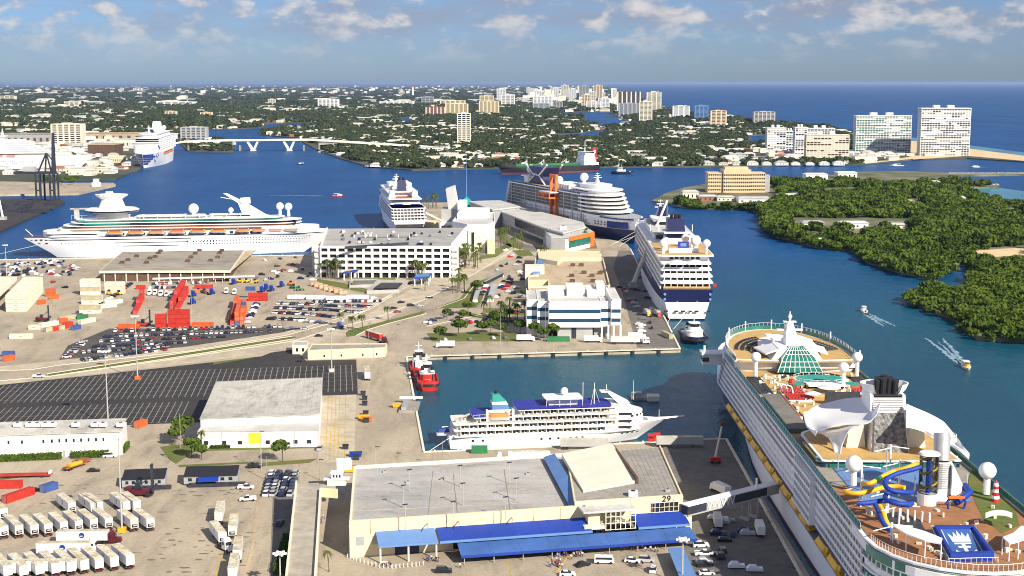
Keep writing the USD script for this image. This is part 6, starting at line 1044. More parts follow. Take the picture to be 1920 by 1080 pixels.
# lido: pool, loungers, stage
px_, py_ = S(1537, 707, 31.6)
for r0, r1, z0, z1, mt, nm in ((9.6, 9.6, ZD + .6, 31.0, SW, 'pool_wall'), (9.0, 9.0, 31.0, 31.1, 'teal', 'pool_water')):
    MB().loft([[(px_ + r0 * .78 * math.cos(t), py_ + r0 * math.sin(t), z) for t in np.linspace(0, 6.28, 25)[:-1]] for z in (z0, z1)]).build(nm, mt, s.p)
s.rail([(px_ + 7.6 * math.cos(t), py_ + 9.7 * math.sin(t)) for t in np.linspace(0, 6.28, 25)], 31, .9, 'white', 'pool_rail')
MB().box(px_ - 13, px_ - 8, py_ - 6, py_ + 6, ZD + .6, 31.0).build('pool_bar', 'brown', s.p); MB().box(px_ - 14, px_ - 7.5, py_ - 7, py_ + 7, 31.0, 31.4).build('pool_bar_roof', SW, s.p); MB().prism(Polygon(s.outline(px_ - 24, px_ - 14, 7, 3, 3)).buffer(0), ZD + .6, ZD + 1.4).build('stage', 'teak', s.p)
m = MB(); m2 = MB(); m3 = MB()
for r_ in range(6):
    for sd in (-1, 1):
        for k in range(8): m.obox((px_ - 14 - r_ * 3.2, py_ + sd * (9 + k * 1.15), ZD + .9 + r_ * .12), (1.7, .8, .55), 0)
        m2.box(px_ - 15.9 - r_ * 3.2, px_ - 15.4 - r_ * 3.2, py_ + sd * 13.4 - 4.4, py_ + sd * 13.4 + 4.4, ZD + .6, ZD + 1.3)
for y in (20.5, 18.8, 17, -18.4, -20.2):
    for x in np.arange(20, 48, 1.15): m3.obox((x, y, ZD + .75), (.75, 1.5, .4), 0)
for x in np.arange(-34, 20, 1.2): m3.obox((x, 13.6, ZD + .75), (.75, 1.5, .4), 0); m3.obox((x, -18.6, ZD + .75), (.75, 1.5, .4), 0); m3.obox((x, -20.4, ZD + .75), (.75, 1.5, .4), 0)
for a in np.linspace(-1.1, 1.1, 22): m3.obox((px_ + 2 + 12.5 * math.cos(a), py_ + 14 * math.sin(a), ZD + .75), (1.5, .7, .4), a)
m.build('red_loungers', 'red', s.p, kind='stuff'); m2.build('terrace_step', SW, s.p, kind='stuff'); m3.build('dark_loungers', DKM, s.p, kind='stuff')
for sd in (-1, 1): q = MB(); q.tube([(px_ - 4, py_ + sd * 11, ZD + .9), (px_ - 12, py_ + sd * 17, ZD + .9), (px_ - 20, py_ + sd * 18.4, ZD + .9), (px_ - 58, py_ + sd * 18.8, ZD + .9)], .65, 5); q.build('red_running_edge', 'terracotta', s.p)
for x_, y_, c_w in ((px_ - 30, py_ + 9, 5), (px_ - 30, py_ - 10, 5), (px_ - 20, py_ + 1, 7)): MB().cyl((x_, y_, ZD + .6), (x_, y_, ZD + 3.2), .3, n=6).build('parasol_post', 'white', s.p); MB().cyl((x_, y_, ZD + 3.2), (x_, y_, ZD + 4.2), c_w * .6, .2, 12).build('parasol', SW, s.p)
m4 = MB(); rl = np.random.default_rng(2)
for k in range(170): m4.obox((rl.uniform(-40, 52), rl.choice([-1, 1]) * rl.uniform(4, 19), ZD + .6), (rl.uniform(.4, 1.5), rl.uniform(.4, 1.2), rl.uniform(.5, 1.5)), rl.uniform(0, 3))
for k in range(60): m4.obox((rl.uniform(-156, -96), rl.uniform(-18, 18), ZD + .62), (rl.uniform(.4, 1.4), rl.uniform(.4, 1.0), rl.uniform(.4, 1.2)), rl.uniform(0, 3))
m4.build('deck_furniture', CRP, s.p, kind='stuff')
for sd in (-1, 1): MB().cyl((px_ - 8, py_ + sd * 10, ZD + .6), (px_ - 8, py_ + sd * 10, ZD + 2), 3.2, n=14).build('whirlpool', 'terracotta', s.p); MB().cyl((px_ - 8, py_ + sd * 10, ZD + 2), (px_ - 8, py_ + sd * 10, ZD + 2.1), 2.6, n=14).build('whirlpool_water', 'teal', s.p)
MB().sphere(S3(1484, 716, 31.2), 1.3, 8).build('red_sculpture', 'red', s.p); MB().box(px_ - 36, px_ - 35, py_ - 6, py_ + 6, ZD + 1, ZD + 5).build('screen', DKM, s.p)
q = MB(); [q.tube([(px_ - 22 + k, py_ + 14 + k * .8, ZD + .6), (px_ - 22 + k, py_ + 15 + k * .8, ZD + 4), (px_ - 24 + k, py_ + 17 + k * .8, ZD + 5)], .3, 5) for k in (0, 2, 4)]; q.build('white_tree_sculpture', 'white', s.p)
# funnel with climbing wall, louvres, collar, stacks
fy = XC - 112; fx = 400 - YC
MB().loft([[(fx - 1, fy - 5.8, ZD + 2), (fx + 12, fy - 5.4, ZD + 2), (fx + 12, fy + 5.4, ZD + 2), (fx - 1, fy + 5.8, ZD + 2)], [(fx + 2.4, fy - 4.6, 43.4), (fx + 12, fy - 4.6, 43.4), (fx + 12, fy + 4.6, 43.4), (fx + 2.4, fy + 4.6, 43.4)]]).build('climbing_wall_block', SW, s.p)
mat('rock', (0.30, 0.31, 0.30), .9, .22, .8, c2=(0.09, 0.09, 0.09), scale2=2.2, bump=.5)
rw = np.random.default_rng(3); n_, m_ = 12, 12; R_ = []
for i in range(n_ + 1):
    f = i / n_; R_.append([(fx - 1.5 + 3.4 * f - rw.uniform(0, .5), fy + (j / m_ * 2 - 1) * (5.2 - .9 * f), ZD + 2.4 + (43.1 - ZD - 2.4) * f) for j in range(m_ + 1)])
MB().loft(R_, False, False, False).build('climbing_wall', 'rock', s.p)
for k in range(9): MB().box(fx + 2.0 + k * .25, fx + 11, fy - 4.6, fy + 4.6, 43.7 + k * .46, 43.92 + k * .46).build('funnel_louvre', SW, s.p)
MB().box(fx + 4, fx + 11, fy - 4.2, fy + 4.2, 43.4, 47.8).build('louvre_core', DKM, s.p)
for sd in (-1, 1): MB().loft([[(fx + 2, fy + sd * 4.6, 40), (fx + 14, fy + sd * 4.6, 40), (fx + 14, fy + sd * 5.4, 40), (fx + 2, fy + sd * 5.4, 40)], [(fx + 4, fy + sd * 4.4, 48), (fx + 14, fy + sd * 4.4, 48), (fx + 14, fy + sd * 5.2, 48), (fx + 4, fy + sd * 5.2, 48)]]).build('funnel_cheek', SW, s.p)
th = np.linspace(-2.5, 2.5, 30); MB().loft([[(fx + 8.5 + a_ * math.cos(t) * .7, fy + a_ * math.sin(t), z) for t in th] for a_, z in ((5.0, 47.2), (6.4, 48.8), (7.3, 50.8), (6.8, 50.8), (5.9, 49.0), (4.7, 47.8))], False, False, False).build('funnel_collar', SW, s.p)
for k, (dx, dy) in enumerate(((0, -2.7), (.5, -.9), (0, .9), (.5, 2.7), (3, -1.9), (3, 0), (3, 1.9))): q = MB().cyl((fx + 7 + dx, fy + dy, 46.5), (fx + 6.2 + dx, fy + dy, 52.2 - abs(dy) * .3), 1.0, n=10).build('exhaust_stack', 'black', s.p); MB().cyl((fx + 6.2 + dx, fy + dy, 52.2 - abs(dy) * .3), (fx + 6.1 + dx, fy + dy, 52.9 - abs(dy) * .3), 1.08, n=10).build('stack_cap', 'black', s.p)
# white wings swept round the funnel
def patch(name, up, lo, th_=.7):
    n_ = 24; tt = np.linspace(0, 1, n_)
    def rs(c): c = np.array([S3(*p) for p in c]); d = np.concatenate([[0], np.cumsum(np.linalg.norm(np.diff(c, axis=0), axis=1))]); d /= d[-1]; from scipy.interpolate import PchipInterpolator as PI; return PI(d, c)(tt)
    U_, L_ = rs(up), rs(lo); rings = []
    for a, b in zip(U_, L_):
        mid = (a + b) / 2 - (0, 0, .9); q1, q2 = a * .75 + b * .25 - (0, 0, .6), a * .25 + b * .75 - (0, 0, .6); top = [a, q1, mid, q2, b]; rings.append(top + [p - (0, 0, th_) for p in top[::-1]])
    MB().loft(rings).build(name, SW, s.p, smooth=35)
patch('funnel_wing', [(1653, 742, 47), (1623, 745, 45), (1580, 748, 43), (1538, 758, 41), (1518, 768, 40), (1508, 782, 38.5), (1513, 797, 37.5), (1528, 808, 36.5)], [(1645, 772, 45), (1627, 790, 42), (1583, 793, 40.5), (1560, 797, 39.5), (1548, 801, 38.5), (1540, 804, 37.6), (1534, 806, 37), (1530, 809, 36.5)])
patch('funnel_wing', [(1529, 807, 36.6), (1546, 812, 35.8), (1560, 832, 33.5), (1571, 872, 30)], [(1612, 793, 41.2), (1592, 805, 38.8), (1581, 828, 35), (1581, 872, 30)])
patch('funnel_wing', [(1700, 757, 46), (1713, 763, 45), (1730, 770, 44), (1755, 782, 42), (1772, 793, 40.5), (1788, 812, 39), (1803, 832, 37.5), (1818, 850, 35)], [(1699, 797, 42), (1715, 800, 41.5), (1730, 805, 40.5), (1748, 814, 39.5), (1763, 822, 38.5), (1778, 829, 37.5), (1800, 842, 36), (1816, 853, 34.5)])
m = MB(); [MB().tapered(fx + 4, fx + 14, fy + sd * 9 - 3, fy + sd * 9 + 3, ZD + 2, 39.5, 0, 0, 1, 1).build('wing_root', CRP, s.p) for sd in (1, -1)]
# bridge deck behind the funnel and sports court
arc = [(-70 - 6 * math.cos(a) , 21 * math.sin(a)) for a in np.linspace(-1.45, 1.45, 24)]
MB().prism(arc + [(-52, 21), (-52, -21)], ZD + 1.6, ZD + 2.3).build('sports_terrace', 'teak', s.p); MB().loft([[(x, y, ZD + 1.2), (x, y, ZD + 2.9)] for x, y in arc], False, False, False).build('terrace_edge', SW, s.p); MB().box(-75.2, -74.8, -20, 20, ZD + .6, ZD + 1.6).build('court_wall', 'navy', s.p)
m = MB(); [m.box(-74.6, -74.4, y, y + 1.6, ZD + .6, ZD + 2.4) for y in np.arange(-18, 18, 3.4)]; m.build('terrace_shopfront', 'brown', s.p, kind='stuff')
MB().box(-108, -76, -13, 17, ZD + .66, ZD + .72).build('sports_court', 'blue_pale', s.p); m = MB(); [line(m, np.array((-106.5, y)), np.array((-77.5, y)), .15, ZD + .74) for y in (-11, 2, 15)]; [line(m, np.array((x, -11)), np.array((x, 15)), .15, ZD + .74) for x in (-106.5, -92, -77.5)]; m.build('court_line', 'paint_white', s.p, kind='stuff')
for x in (-106, -78):
    for y in (-12, 2, 16): MB().cyl((x, y, ZD + .6), (x, y, ZD + 7.5), .16, n=6).build('court_net_post', GRL, s.p)
s.radome(*S(1600, 905, 32), ZD + 2.5, 2.35, 4.0); s.radome(*S(1850, 912, 32), ZD + 1, 2.35, 4.6)
# slides
def P3(pts, z0, z1, o=(1560, 830), k=4.32):
    n_ = len(pts); c = np.array([S3(o[0] + x / k, o[1] + y / k, z0 + (z1 - z0) * i / (n_ - 1)) for i, (x, y) in enumerate(pts)]); from scipy.interpolate import CubicSpline as CS; return CS(np.arange(n_), c)(np.linspace(0, n_ - 1, n_ * 5))
for nm, mt, pts, a, b in (('slide_tube', 'blue', [(715, 195), (640, 220), (560, 240), (480, 270), (432, 310), (440, 360), (500, 390), (580, 402), (650, 400)], 42, 37.5), ('slide_tube', 'blue', [(650, 402), (560, 398), (470, 400), (432, 430), (445, 465), (520, 492), (600, 498), (648, 490)], 37.5, 35.5), ('slide_tube', 'blue', [(648, 492), (560, 500), (460, 470), (340, 480), (200, 490)], 35.5, 35), ('slide_tube', 'yellow', [(705, 165), (640, 190), (570, 215), (490, 235), (400, 280), (320, 325), (250, 325)], 42.5, 38), ('slide_tube', 'yellow', [(100, 395), (180, 410), (280, 400), (380, 372), (480, 355), (590, 365)], 36, 36.5), ('slide_tube', 'blue', [(350, 500), (380, 570), (410, 640), (470, 715)], 35, 30.5), ('slide_tube', 'yellow', [(385, 510), (420, 580), (440, 640), (490, 690)], 35, 30.5)):
    q = MB().tube(P3(pts, a, b), .62, 9); q.build(nm, mt, s.p, smooth=True)
for i_, pts in enumerate(([(570, 222), (590, 208)], [(370, 298), (390, 285)])): q = MB().tube(P3(pts, 40.6 - i_, 40.4 - i_), .70, 9); q.build('slide_band', 'green', s.p)
for (x, y, h0) in ((465, 180, 40), (540, 310, 40), (235, 260, 37), (230, 390, 36), (540, 560, 36), (480, 660, 34), (450, 440, 36)):
    c = S(1560 + x / 4.32, 830 + (y + 130) / 4.32, ZD + .6); MB().cyl((*c, ZD + .6), (*c, h0), .28, n=6).build('slide_mast', 'white', s.p); q = MB(); q.bar((*c, h0 - .5), (c[0] + 3, c[1] - 6, h0 - 2), .22); q.bar((*c, h0 - 1), (c[0] - 2, c[1] + 5, h0 - 1.5), .22); q.build('slide_arm', 'white', s.p)
gx, gy = S(1739, 938, ZD + 1.5); glassm = usdkit.material(stage, '/World/Looks/clear_glass', {'f': ('fresnel', {'IOR': 1.5}), 't': ('transparent_bsdf', {'color': (.72, .78, .78)}), 'g': ('glossy_bsdf', {'roughness': .05}), 'm': ('mix_closure', {})}, [('f.fac', 'm.fac'), ('t.BSDF', 'm.closure1'), ('g.BSDF', 'm.closure2')], surface='m.closure')
MB().cyl((gx, gy, ZD + 3.6), (gx, gy, 43), 2.5, n=20, caps=False).build('glass_stair_tower', glassm, s.p, smooth=True); MB().cyl((gx, gy, 43), (gx, gy, 43.5), 2.9, 2.5, 20).build('stair_tower_cap', SW, s.p); MB().cyl((gx, gy, ZD + .6), (gx, gy, ZD + 3.6), 2.7, n=20).build('stair_tower_base', SW, s.p); MB().cyl((gx, gy, ZD + 3.6), (gx, gy, 42.8), .7, n=8).build('stair_tower_core', 'blue', s.p)
q = MB(); q.tube([(gx + 2.1 * math.cos(t), gy + 2.1 * math.sin(t), ZD + 4 + t * .62) for t in np.linspace(0, 16, 60)], .28, 5); q.build('spiral_stair', 'yellow', s.p)
ex, ey = gx + 4, gy - 4.6; MB().cyl((ex, ey, ZD + .6), (ex, ey, 40), 2.3, n=18).build('ribbed_stack_base', SW, s.p)
for k in range(14): MB().cyl((ex, ey, 33 + k * .5), (ex, ey, 33.25 + k * .5), 2.45, n=18).build('stack_rib', 'grey', s.p)
MB().cyl((ex, ey, 40), (ex + 2.2, ey - .4, 47), 2.1, n=18, caps=False).build('steel_stack', 'steel', s.p, smooth=True); MB().cyl((ex + 2.0, ey - .36, 46), (ex + 2.01, ey - .37, 46.02), 2.0, n=18).build('stack_mouth', 'black', s.p); MB().cyl((ex + 6, ey - 2.5, 44), (ex + 6, ey - 2.5, 44.8), 3.0, n=16).build('lookout_ring', SW, s.p); s.rail([(ex + 6 + 3 * math.cos(t), ey - 2.5 + 3 * math.sin(t)) for t in np.linspace(0, 6.28, 12)], 44.8, 1.1, 'white', 'lookout_rail', 1.5); MB().cyl((ex + 6, ey - 2.5, ZD), (ex + 6, ey - 2.5, 44), 1.4, n=10).build('lookout_post', GRL, s.p)
q = MB(); q.loft([[(ex - 3, ey - 2, z) , (ex + 4, ey - 2, z), (ex + 4 - k * .6, ey - 6.5 + k * .9, z), (ex - 2 + k * .5, ey - 6.5 + k * .9, z)] for k, z in enumerate((ZD + 2.5, 33.5, 35.5, 37.5, 39.5))]); q.build('white_shell', SW, s.p, smooth=60); q = MB(); q.tube([(ex - 1, ey - 6, 33.6), (ex - 4, ey - 6.6, 32.6), (ex - 6, ey - 4, 31.6), (ex - 7, ey - 2, 30.6)], .9, 8); q.build('slide_tube', 'blue', s.p, smooth=True)
q = MB(); q.box(ex - 9, ex - 8.4, ey - 3.6, ey + .6, ZD + 3.4, ZD + 4.0); q.build('play_arch_beam', 'orange', s.p); [MB().tube([(ex - 8.7, y, ZD + .6), (ex - 8.7, y + d, ZD + 2.2), (ex - 8.7, y, ZD + 3.6)], .35, 6).build('play_arch_leg', 'blue', s.p) for y, d in ((ey - 3.4, -.6), (ey + .4, .6))]
# surf pool with crown and anchor sign
f0 = [S(1752, 982, 32), S(1826, 982, 32), S(1865, 1034, 32), S(1783, 1036, 32)]; c = np.mean(f0, axis=0); inn = [tuple(c + (np.array(p) - c) * .86) for p in f0]
MB().prism(Polygon(f0).difference(Polygon(inn)), ZD + .6, ZD + 2.8).build('surf_pool_wall', 'blue', s.p); MB().loft([[(*inn[3], ZD + .9), (*inn[2], ZD + .9)], [(*inn[0], ZD + 2.2), (*inn[1], ZD + 2.2)]], False, False, False).build('surf_pool_floor', 'blue_mid', s.p)
I = [np.array(p) for p in (inn[3], inn[2], inn[1], inn[0])]
def onf(u, v): a = I[0] + (I[1] - I[0]) * u; b = I[3] + (I[2] - I[3]) * u; p = a + (b - a) * v; return (*p, ZD + .94 + 1.3 * v)
def mark(poly): q = MB(); v, f = trimesh.creation.triangulate_polygon(Polygon(poly).buffer(0), engine='earcut'); q.add([onf(*p) for p in v], f); return q
q = MB()
for poly in ([(.24, .56), (.76, .56), (.80, .86), (.68, .72), (.62, .90), (.56, .74), (.5, .96), (.44, .74), (.38, .90), (.32, .72), (.20, .86)], [(.26, .48), (.74, .48), (.74, .53), (.26, .53)], [(.45, .16), (.55, .16), (.55, .48), (.45, .48)], [(.33, .36), (.67, .36), (.67, .42), (.33, .42)], [(.22, .30), (.18, .14), (.34, .18), (.31, .21), (.45, .16), (.5, .08), (.55, .16), (.69, .21), (.66, .18), (.82, .14), (.78, .30), (.72, .25), (.55, .23), (.5, .19), (.45, .23), (.28, .25)]): q.merge(mark(poly))
q.build('crown_and_anchor_sign', 'white', s.p)
for u in (.08, .92): mark([(u - .012, .03), (u + .012, .03), (u + .012, .97), (u - .012, .97)]).build('surf_pool_line', 'white', s.p)
pa, pb = np.array(f0[0]), np.array(f0[1]); MB().obox((*(c + (np.array((pa + pb) / 2) - c) * 1.12), ZD + .6), (1.2, np.linalg.norm(pb - pa), 1.1)).build('surf_pool_pump_box', 'navy', s.p); s.rail([tuple(c + (np.array(p) - c) * 1.12) for p in f0], ZD + .6, 1.5, SW, 'surf_pool_rail', 1.3, True)
for lo_, w_ in (([(1675, 985), (1700, 1000), (1735, 1013), (1765, 1018), (1767, 1008), (1735, 995), (1700, 985), (1690, 983)], 0), ([(1880, 1006), (1893, 1018), (1910, 1014), (1930, 1006), (1930, 986), (1915, 985), (1900, 998)], 1)):
    cc = np.array([S3(*p, 34) for p in lo_]); q = MB(); q.prism(Polygon(cc[:, :2]).buffer(0), 33.6, 33.9, True); q.build('white_awning', 'white', s.p); [MB().cyl((*cc[i, :2], ZD), (*cc[i, :2], 33.6), .14, n=5).build('awning_post', 'white', s.p) for i in (0, 1, 2, 3)]
pool = [S(1640, 965, 29.6), S(1690, 958, 29.6), S(1725, 975, 29.6), S(1738, 1000, 29.6), S(1700, 996, 29.6), S(1655, 985, 29.6)]; MB().prism(pool, ZD + .66, ZD + .7).build('dark_pool_area', DKM, s.p); m = MB(); [m.cyl((pool[0][0] - k * .9, pool[0][1] - 1 - k * 1.6, ZD + .7), (pool[0][0] - k * .9, pool[0][1] - 1 - k * 1.6, ZD + 3.2), .3, n=6) for k in range(8)]; m.build('spray_post', 'white', s.p, kind='stuff')
MB().prism([S(*p, 29.6) for p in ((1822, 880), (1880, 930), (1905, 960), (1912, 985), (1880, 1000), (1845, 975), (1830, 945), (1815, 905))], ZD + .66, ZD + .7).build('mini_golf_green', 'grass', s.p)
lx, ly = S(1866, 940, ZD + .7)
for k in range(6): MB().cyl((lx, ly, ZD + .7 + k * .85), (lx, ly, ZD + 1.55 + k * .85), 1.15 - k * .1, 1.05 - k * .1, 14).build('toy_lighthouse_band', 'red' if k % 2 == 0 else 'white', s.p)
MB().cyl((lx, ly, ZD + 5.8), (lx, ly, ZD + 6.6), .45, .1, 10).build('toy_lighthouse_top', 'red', s.p)
q = MB(); q.loft([[(*S(1848 + k * 10, 966 - (k - 2.5) ** 2 * -.9, 33), 33), (*S(1848 + k * 10, 958 - (k - 2.5) ** 2 * -.9, 33), 33.3)] for k in range(6)], False, False, False); q.build('white_arch_roof', SW, s.p)
# boarding bridge from the terminal
bt = thing('boarding_bridge', 'white and dark covered boarding bridge from terminal corner to the large ship', 'gangway'); p0, p1 = G(1283, 955, 10.5), G(1450, 912, 10); p1 = np.array([85.5, G(1440, 915, 10)[1]]); d = (p1 - p0); L = np.linalg.norm(d); d /= L; an = math.atan2(d[1], d[0])
for k, (t0, t1, mt, nm) in enumerate(((0, .2, DKM, 'glazed_section'), (.2, .34, GRL, 'truss_section'), (.34, .5, 'grey', 'truss_section'), (.5, .86, DKM, 'glazed_section'), (.86, 1.0, GRL, 'end_cab'))):
    c = p0 + d * L * (t0 + t1) / 2; q = MB().obox((*c, 9.0), (L * (t1 - t0), 2.9 + .1 * (k % 2), 2.6), an); q.build(nm, mt, bt); MB().obox((*c, 11.65), (L * (t1 - t0), 3.3, .35), an).build('bridge_roof', 'white', bt); MB().obox((*c, 8.6), (L * (t1 - t0), 3.3, .38), an).build('bridge_floor', GRL, bt)
for k in range(12): a = p0 + d * L * (.2 + k * .025); b = p0 + d * L * (.2 + (k + 1) * .025); n = np.array([d[1], -d[0]]) * 1.62; q = MB(); q.bar((*(a + n), 9 if k % 2 else 11.6), (*(b + n), 11.6 if k % 2 else 9), .22); q.build('truss_diagonal', 'white', bt)
for t in (.66, .76):
    c = p0 + d * L * t
    for sd in (-1.4, 1.4): MB().cyl((c[0] - d[1] * sd, c[1] + d[0] * sd, 2.6), (c[0] - d[1] * sd, c[1] + d[0] * sd, 8.7), .25, n=6).build('bridge_leg', GRL, bt)
    MB().obox((*c, 2), (1.2, 4, .8), an).build('wheel_bogie', 'grey', bt)
c = p0 + d * L * .78; MB().obox((*c, 11.9), (.5, .5, 3), an).build('hoist_post', 'white', bt); c = p0 + d * L * .02; MB().obox((*c, 2), (2.5, 2.5, 6.8), an).build('pivot_column', 'cream', bt)
# ------------------------------------------------------------------ vehicles
CARC = {'black': (.015, .015, .018), 'navy': (.012, .02, .07), 'white': (.78, .78, .78), 'silver': (.42, .43, .45), 'red': (.35, .015, .02), 'grey': (.13, .135, .14), 'tan': (.32, .27, .19)}
for k, c in CARC.items(): mat('car_' + k, c, .28, .03, .3, coat=.4)
def wheels(p, xs, y, r=.34, w=.24):
    for x in xs:
        for sd in (-1, 1): MB().cyl((x, sd * y - w / 2, r), (x, sd * y + w / 2, r), r, n=8).build('wheel', 'black', p)
def car_class(c, kind):
    p = proto(f'{c}_{kind}'); L, W_, = (4.6, 1.82) if kind == 'car' else (4.9, 1.95); h1, h2 = (.92, 1.45) if kind == 'car' else (1.1, 1.8)
    m = MB(); m.tapered(-L / 2, L / 2, -W_ / 2, W_ / 2, .28, h1, .12, .18, .06, .06); m.tapered(-L / 2 * .98, L / 2 * .98, -W_ / 2, W_ / 2, .22, .4); m.build('body', 'car_' + c, p)
    x0, x1 = (-L * .40, L * .22) if kind == 'car' else (-L * .47, L * .24)
    MB().tapered(x0, x1, -W_ / 2 + .07, W_ / 2 - .07, h1, h2, .55 if kind == 'car' else .25, .75, .2, .2).build('window', GLD, p); MB().tapered(x0 + (.62 if kind == 'car' else .3), x1 - .85, -W_ / 2 + .27, W_ / 2 - .27, h2 - .02, h2 + .05, .05, .05, .05, .05).build('roof', 'car_' + c, p)
    wheels(p, (-L * .3, L * .31), W_ / 2 - .08); MB().box(L / 2 - .2, L / 2 - .1, -W_ / 2 + .1, -W_ / 2 + .5, .6, .75).build('headlight', 'white', p); MB().box(L / 2 - .2, L / 2 - .1, W_ / 2 - .5, W_ / 2 - .1, .6, .75).build('headlight', 'white', p); return p
CLS = {(c, k): car_class(c, k) for c in CARC for k in ('car', 'suv')}
def pickup_class(c):
    p = proto(c + '_pickup'); m = MB(); m.tapered(-2.8, 2.8, -.96, .96, .45, 1.05, .05, .12, .04, .04); m.build('body', 'car_' + c, p); MB().tapered(-.5, 1.4, -.9, .9, 1.05, 1.85, .1, .6, .15, .15).build('window', GLD, p); MB().tapered(-.4, .75, -.75, .75, 1.83, 1.92).build('roof', 'car_' + c, p)
    MB().box(-2.65, -.6, -.8, .8, 1.05, 1.07).build('truck_bed', 'black', p); [MB().box(-2.7, -.55, sd * .88 - .06, sd * .88 + .06, 1.05, 1.4).build('bed_side', 'car_' + c, p) for sd in (-1, 1)]; wheels(p, (-1.75, 1.8), .86, .4); return p
PK = {c: pickup_class(c) for c in ('white', 'black')}
def truck_class(name, cab, boxm, L=8.0, boxh=3.6):
    p = proto(name); MB().box(-L / 2, L / 2 - 2.2, -1.22, 1.22, 1.05, boxh).build('cargo_box', boxm, p); MB().tapered(L / 2 - 2.1, L / 2, -1.1, 1.1, .5, 2.6, 0, .5, .05, .05).build('cab', cab, p); MB().tapered(L / 2 - .75, L / 2 - .2, -.95, .95, 1.6, 2.4, .1, .42, .03, .03).build('windscreen', GLD, p); MB().box(-L / 2 + .2, L / 2 - .3, -.5, .5, .6, 1.05).build('chassis', 'black', p); wheels(p, (-L * .3, L * .33), 1.05, .5, .3); return p
BT = truck_class('box_truck', 'white', 'white', 10)
def tractor_class(name, c):
    p = proto(name); MB().tapered(-.6, 1.6, -1.2, 1.2, .7, 3.3, 0, .35, .08, .08).build('cab', c, p); MB().tapered(1.5, 3.3, -1.0, 1.0, .7, 1.9, 0, .3, .12, .12).build('bonnet', c, p); MB().tapered(-.6, .9, -1.1, 1.1, 3.3, 4.0, .6, .1, .2, .2).build('wind_deflector', c, p); MB().tapered(1.28, 1.62, -1.0, 1.0, 2.0, 2.95, .1, .12, .05, .05).build('windscreen', GLD, p); MB().box(-.2, .8, -1.22, -1.17, 2.0, 2.8).build('side_window', GLD, p); MB().box(-3.4, -.6, -.5, .5, .7, 1.05).build('chassis', 'black', p); MB().cyl((-.8, 1, 1), (-.8, 1, 3.9), .12, n=6).build('exhaust_pipe', 'steel', p); wheels(p, (-2.8, -1.6, 2.3), 1.0, .52, .35); return p
TRA = {c: tractor_class(c + '_tractor', m) for c, m in (('white', 'white'), ('maroon', 'red'), ('blue', 'blue'))}
mat('maroon', (.10, .012, .018), .35, .05, .3); TRA['maroon'] = tractor_class('dark_maroon_tractor', 'maroon')
mat('trailer_white', (.74, .73, .70), .55, .08, .25, rand=.06); mat('reefer_top', (.66, .63, .54), .7, .10, .35, c2=(.46, .38, .22), scale2=1.4, rand=.08); mat('container_white', (.70, .66, .54), .6, .08, .3, rand=.08); mat('container_red', (.52, .035, .022), .6, .12, .3, rand=.12); mat('container_orange', (.62, .12, .028), .6, .12, .3, rand=.12); mat('container_blue', (.05, .10, .30), .6, .1, .3); mat('container_green', (.03, .20, .07), .6, .1, .3); mat('container_tan', (.45, .40, .26), .7, .1, .3)
def reefer_class(name, unit=True, L=12.8):
    p = proto(name); MB().box(-L / 2, L / 2, -1.22, 1.22, 1.35, 4.15).build('body', 'trailer_white', p); MB().box(-L / 2 + .05, L / 2 - .05, -1.17, 1.17, 4.15, 4.19).build('roof', 'reefer_top', p)
    for x in np.linspace(-L / 2 + 1, L / 2 - 1, 8): MB().box(x - .05, x + .05, -1.18, 1.18, 4.19, 4.23).build('roof_rib', 'reefer_top', p)
    for sd in (-1, 1): MB().box(-L / 2, L / 2, sd * 1.22 - .04, sd * 1.22 + .04, 4.05, 4.24).build('top_rail', 'trailer_white', p)
    for sd in (-1, 1): MB().box(-.7, .5, sd * 1.23 - .02, sd * 1.23 + .02, 2.1, 3.6).build('side_emblem', 'grey', p)
    if unit: MB().box(-L / 2 - .12, -L / 2, -.9, .9, 1.6, 2.6).build('reefer_unit', 'black', p); MB().box(-L / 2 - .16, -L / 2 - .1, -.7, .5, 2.0, 2.4).build('reefer_grille', GRL, p)
    else:
        for y in (-.4, 0, .4): MB().box(-L / 2 - .1, -L / 2, y - .03, y + .03, 1.5, 4.05).build('door_bar', 'grey', p)
    MB().box(-L / 2 + .3, L / 2 - .3, -.5, .5, .95, 1.35).build('chassis', 'black', p); MB().box(-L / 2 - .2, -L / 2, -1.2, 1.2, .6, .9).build('bumper', 'maroon', p); wheels(p, (-L / 2 + 1.2, -L / 2 + 2.5), 1.0, .5, .4); MB().box(L / 2 - 3, L / 2 - 2.7, -.8, .8, 0, .95).build('landing_leg', 'black', p); return p
RF = reefer_class('reefer_trailer'); RD = reefer_class('box_trailer', False)
def van_class(name, m, logo=True, L=15.4):
    p = proto(name); MB().box(-L / 2, L / 2, -1.28, 1.28, 1.2, 4.1).build('body', m, p); MB().box(-L / 2 + .05, L / 2 - .05, -1.2, 1.2, 4.1, 4.14).build('roof', 'reefer_top', p); MB().box(-L / 2, L / 2, -1.31, -1.28, 1.2, 1.4).build('bottom_rail', 'grey', p)
    if logo: q = MB().cyl((0, -1.29, 2.9), (0, -1.33, 2.9), .85, n=16).build('round_emblem', 'blue', p); MB().box(-.6, .3, -1.35, -1.33, 2.6, 2.8).build('emblem_line', 'white', p)
    MB().box(-L / 2 + .3, L / 2 - 3, -.5, .5, .85, 1.2).build('chassis', 'black', p); wheels(p, (-L / 2 + 1.2, -L / 2 + 2.5), 1.0, .5, .4); MB().box(L / 2 - 4, L / 2 - 3.7, -.8, .8, 0, .85).build('landing_leg', 'black', p); return p
VG, VW, VR, VX = van_class('emblem_van_trailer', 'trailer_white'), van_class('plain_van_trailer', 'white', False), van_class('red_van_trailer', 'container_red', False), van_class('grey_van_trailer', GRL, False, 18)
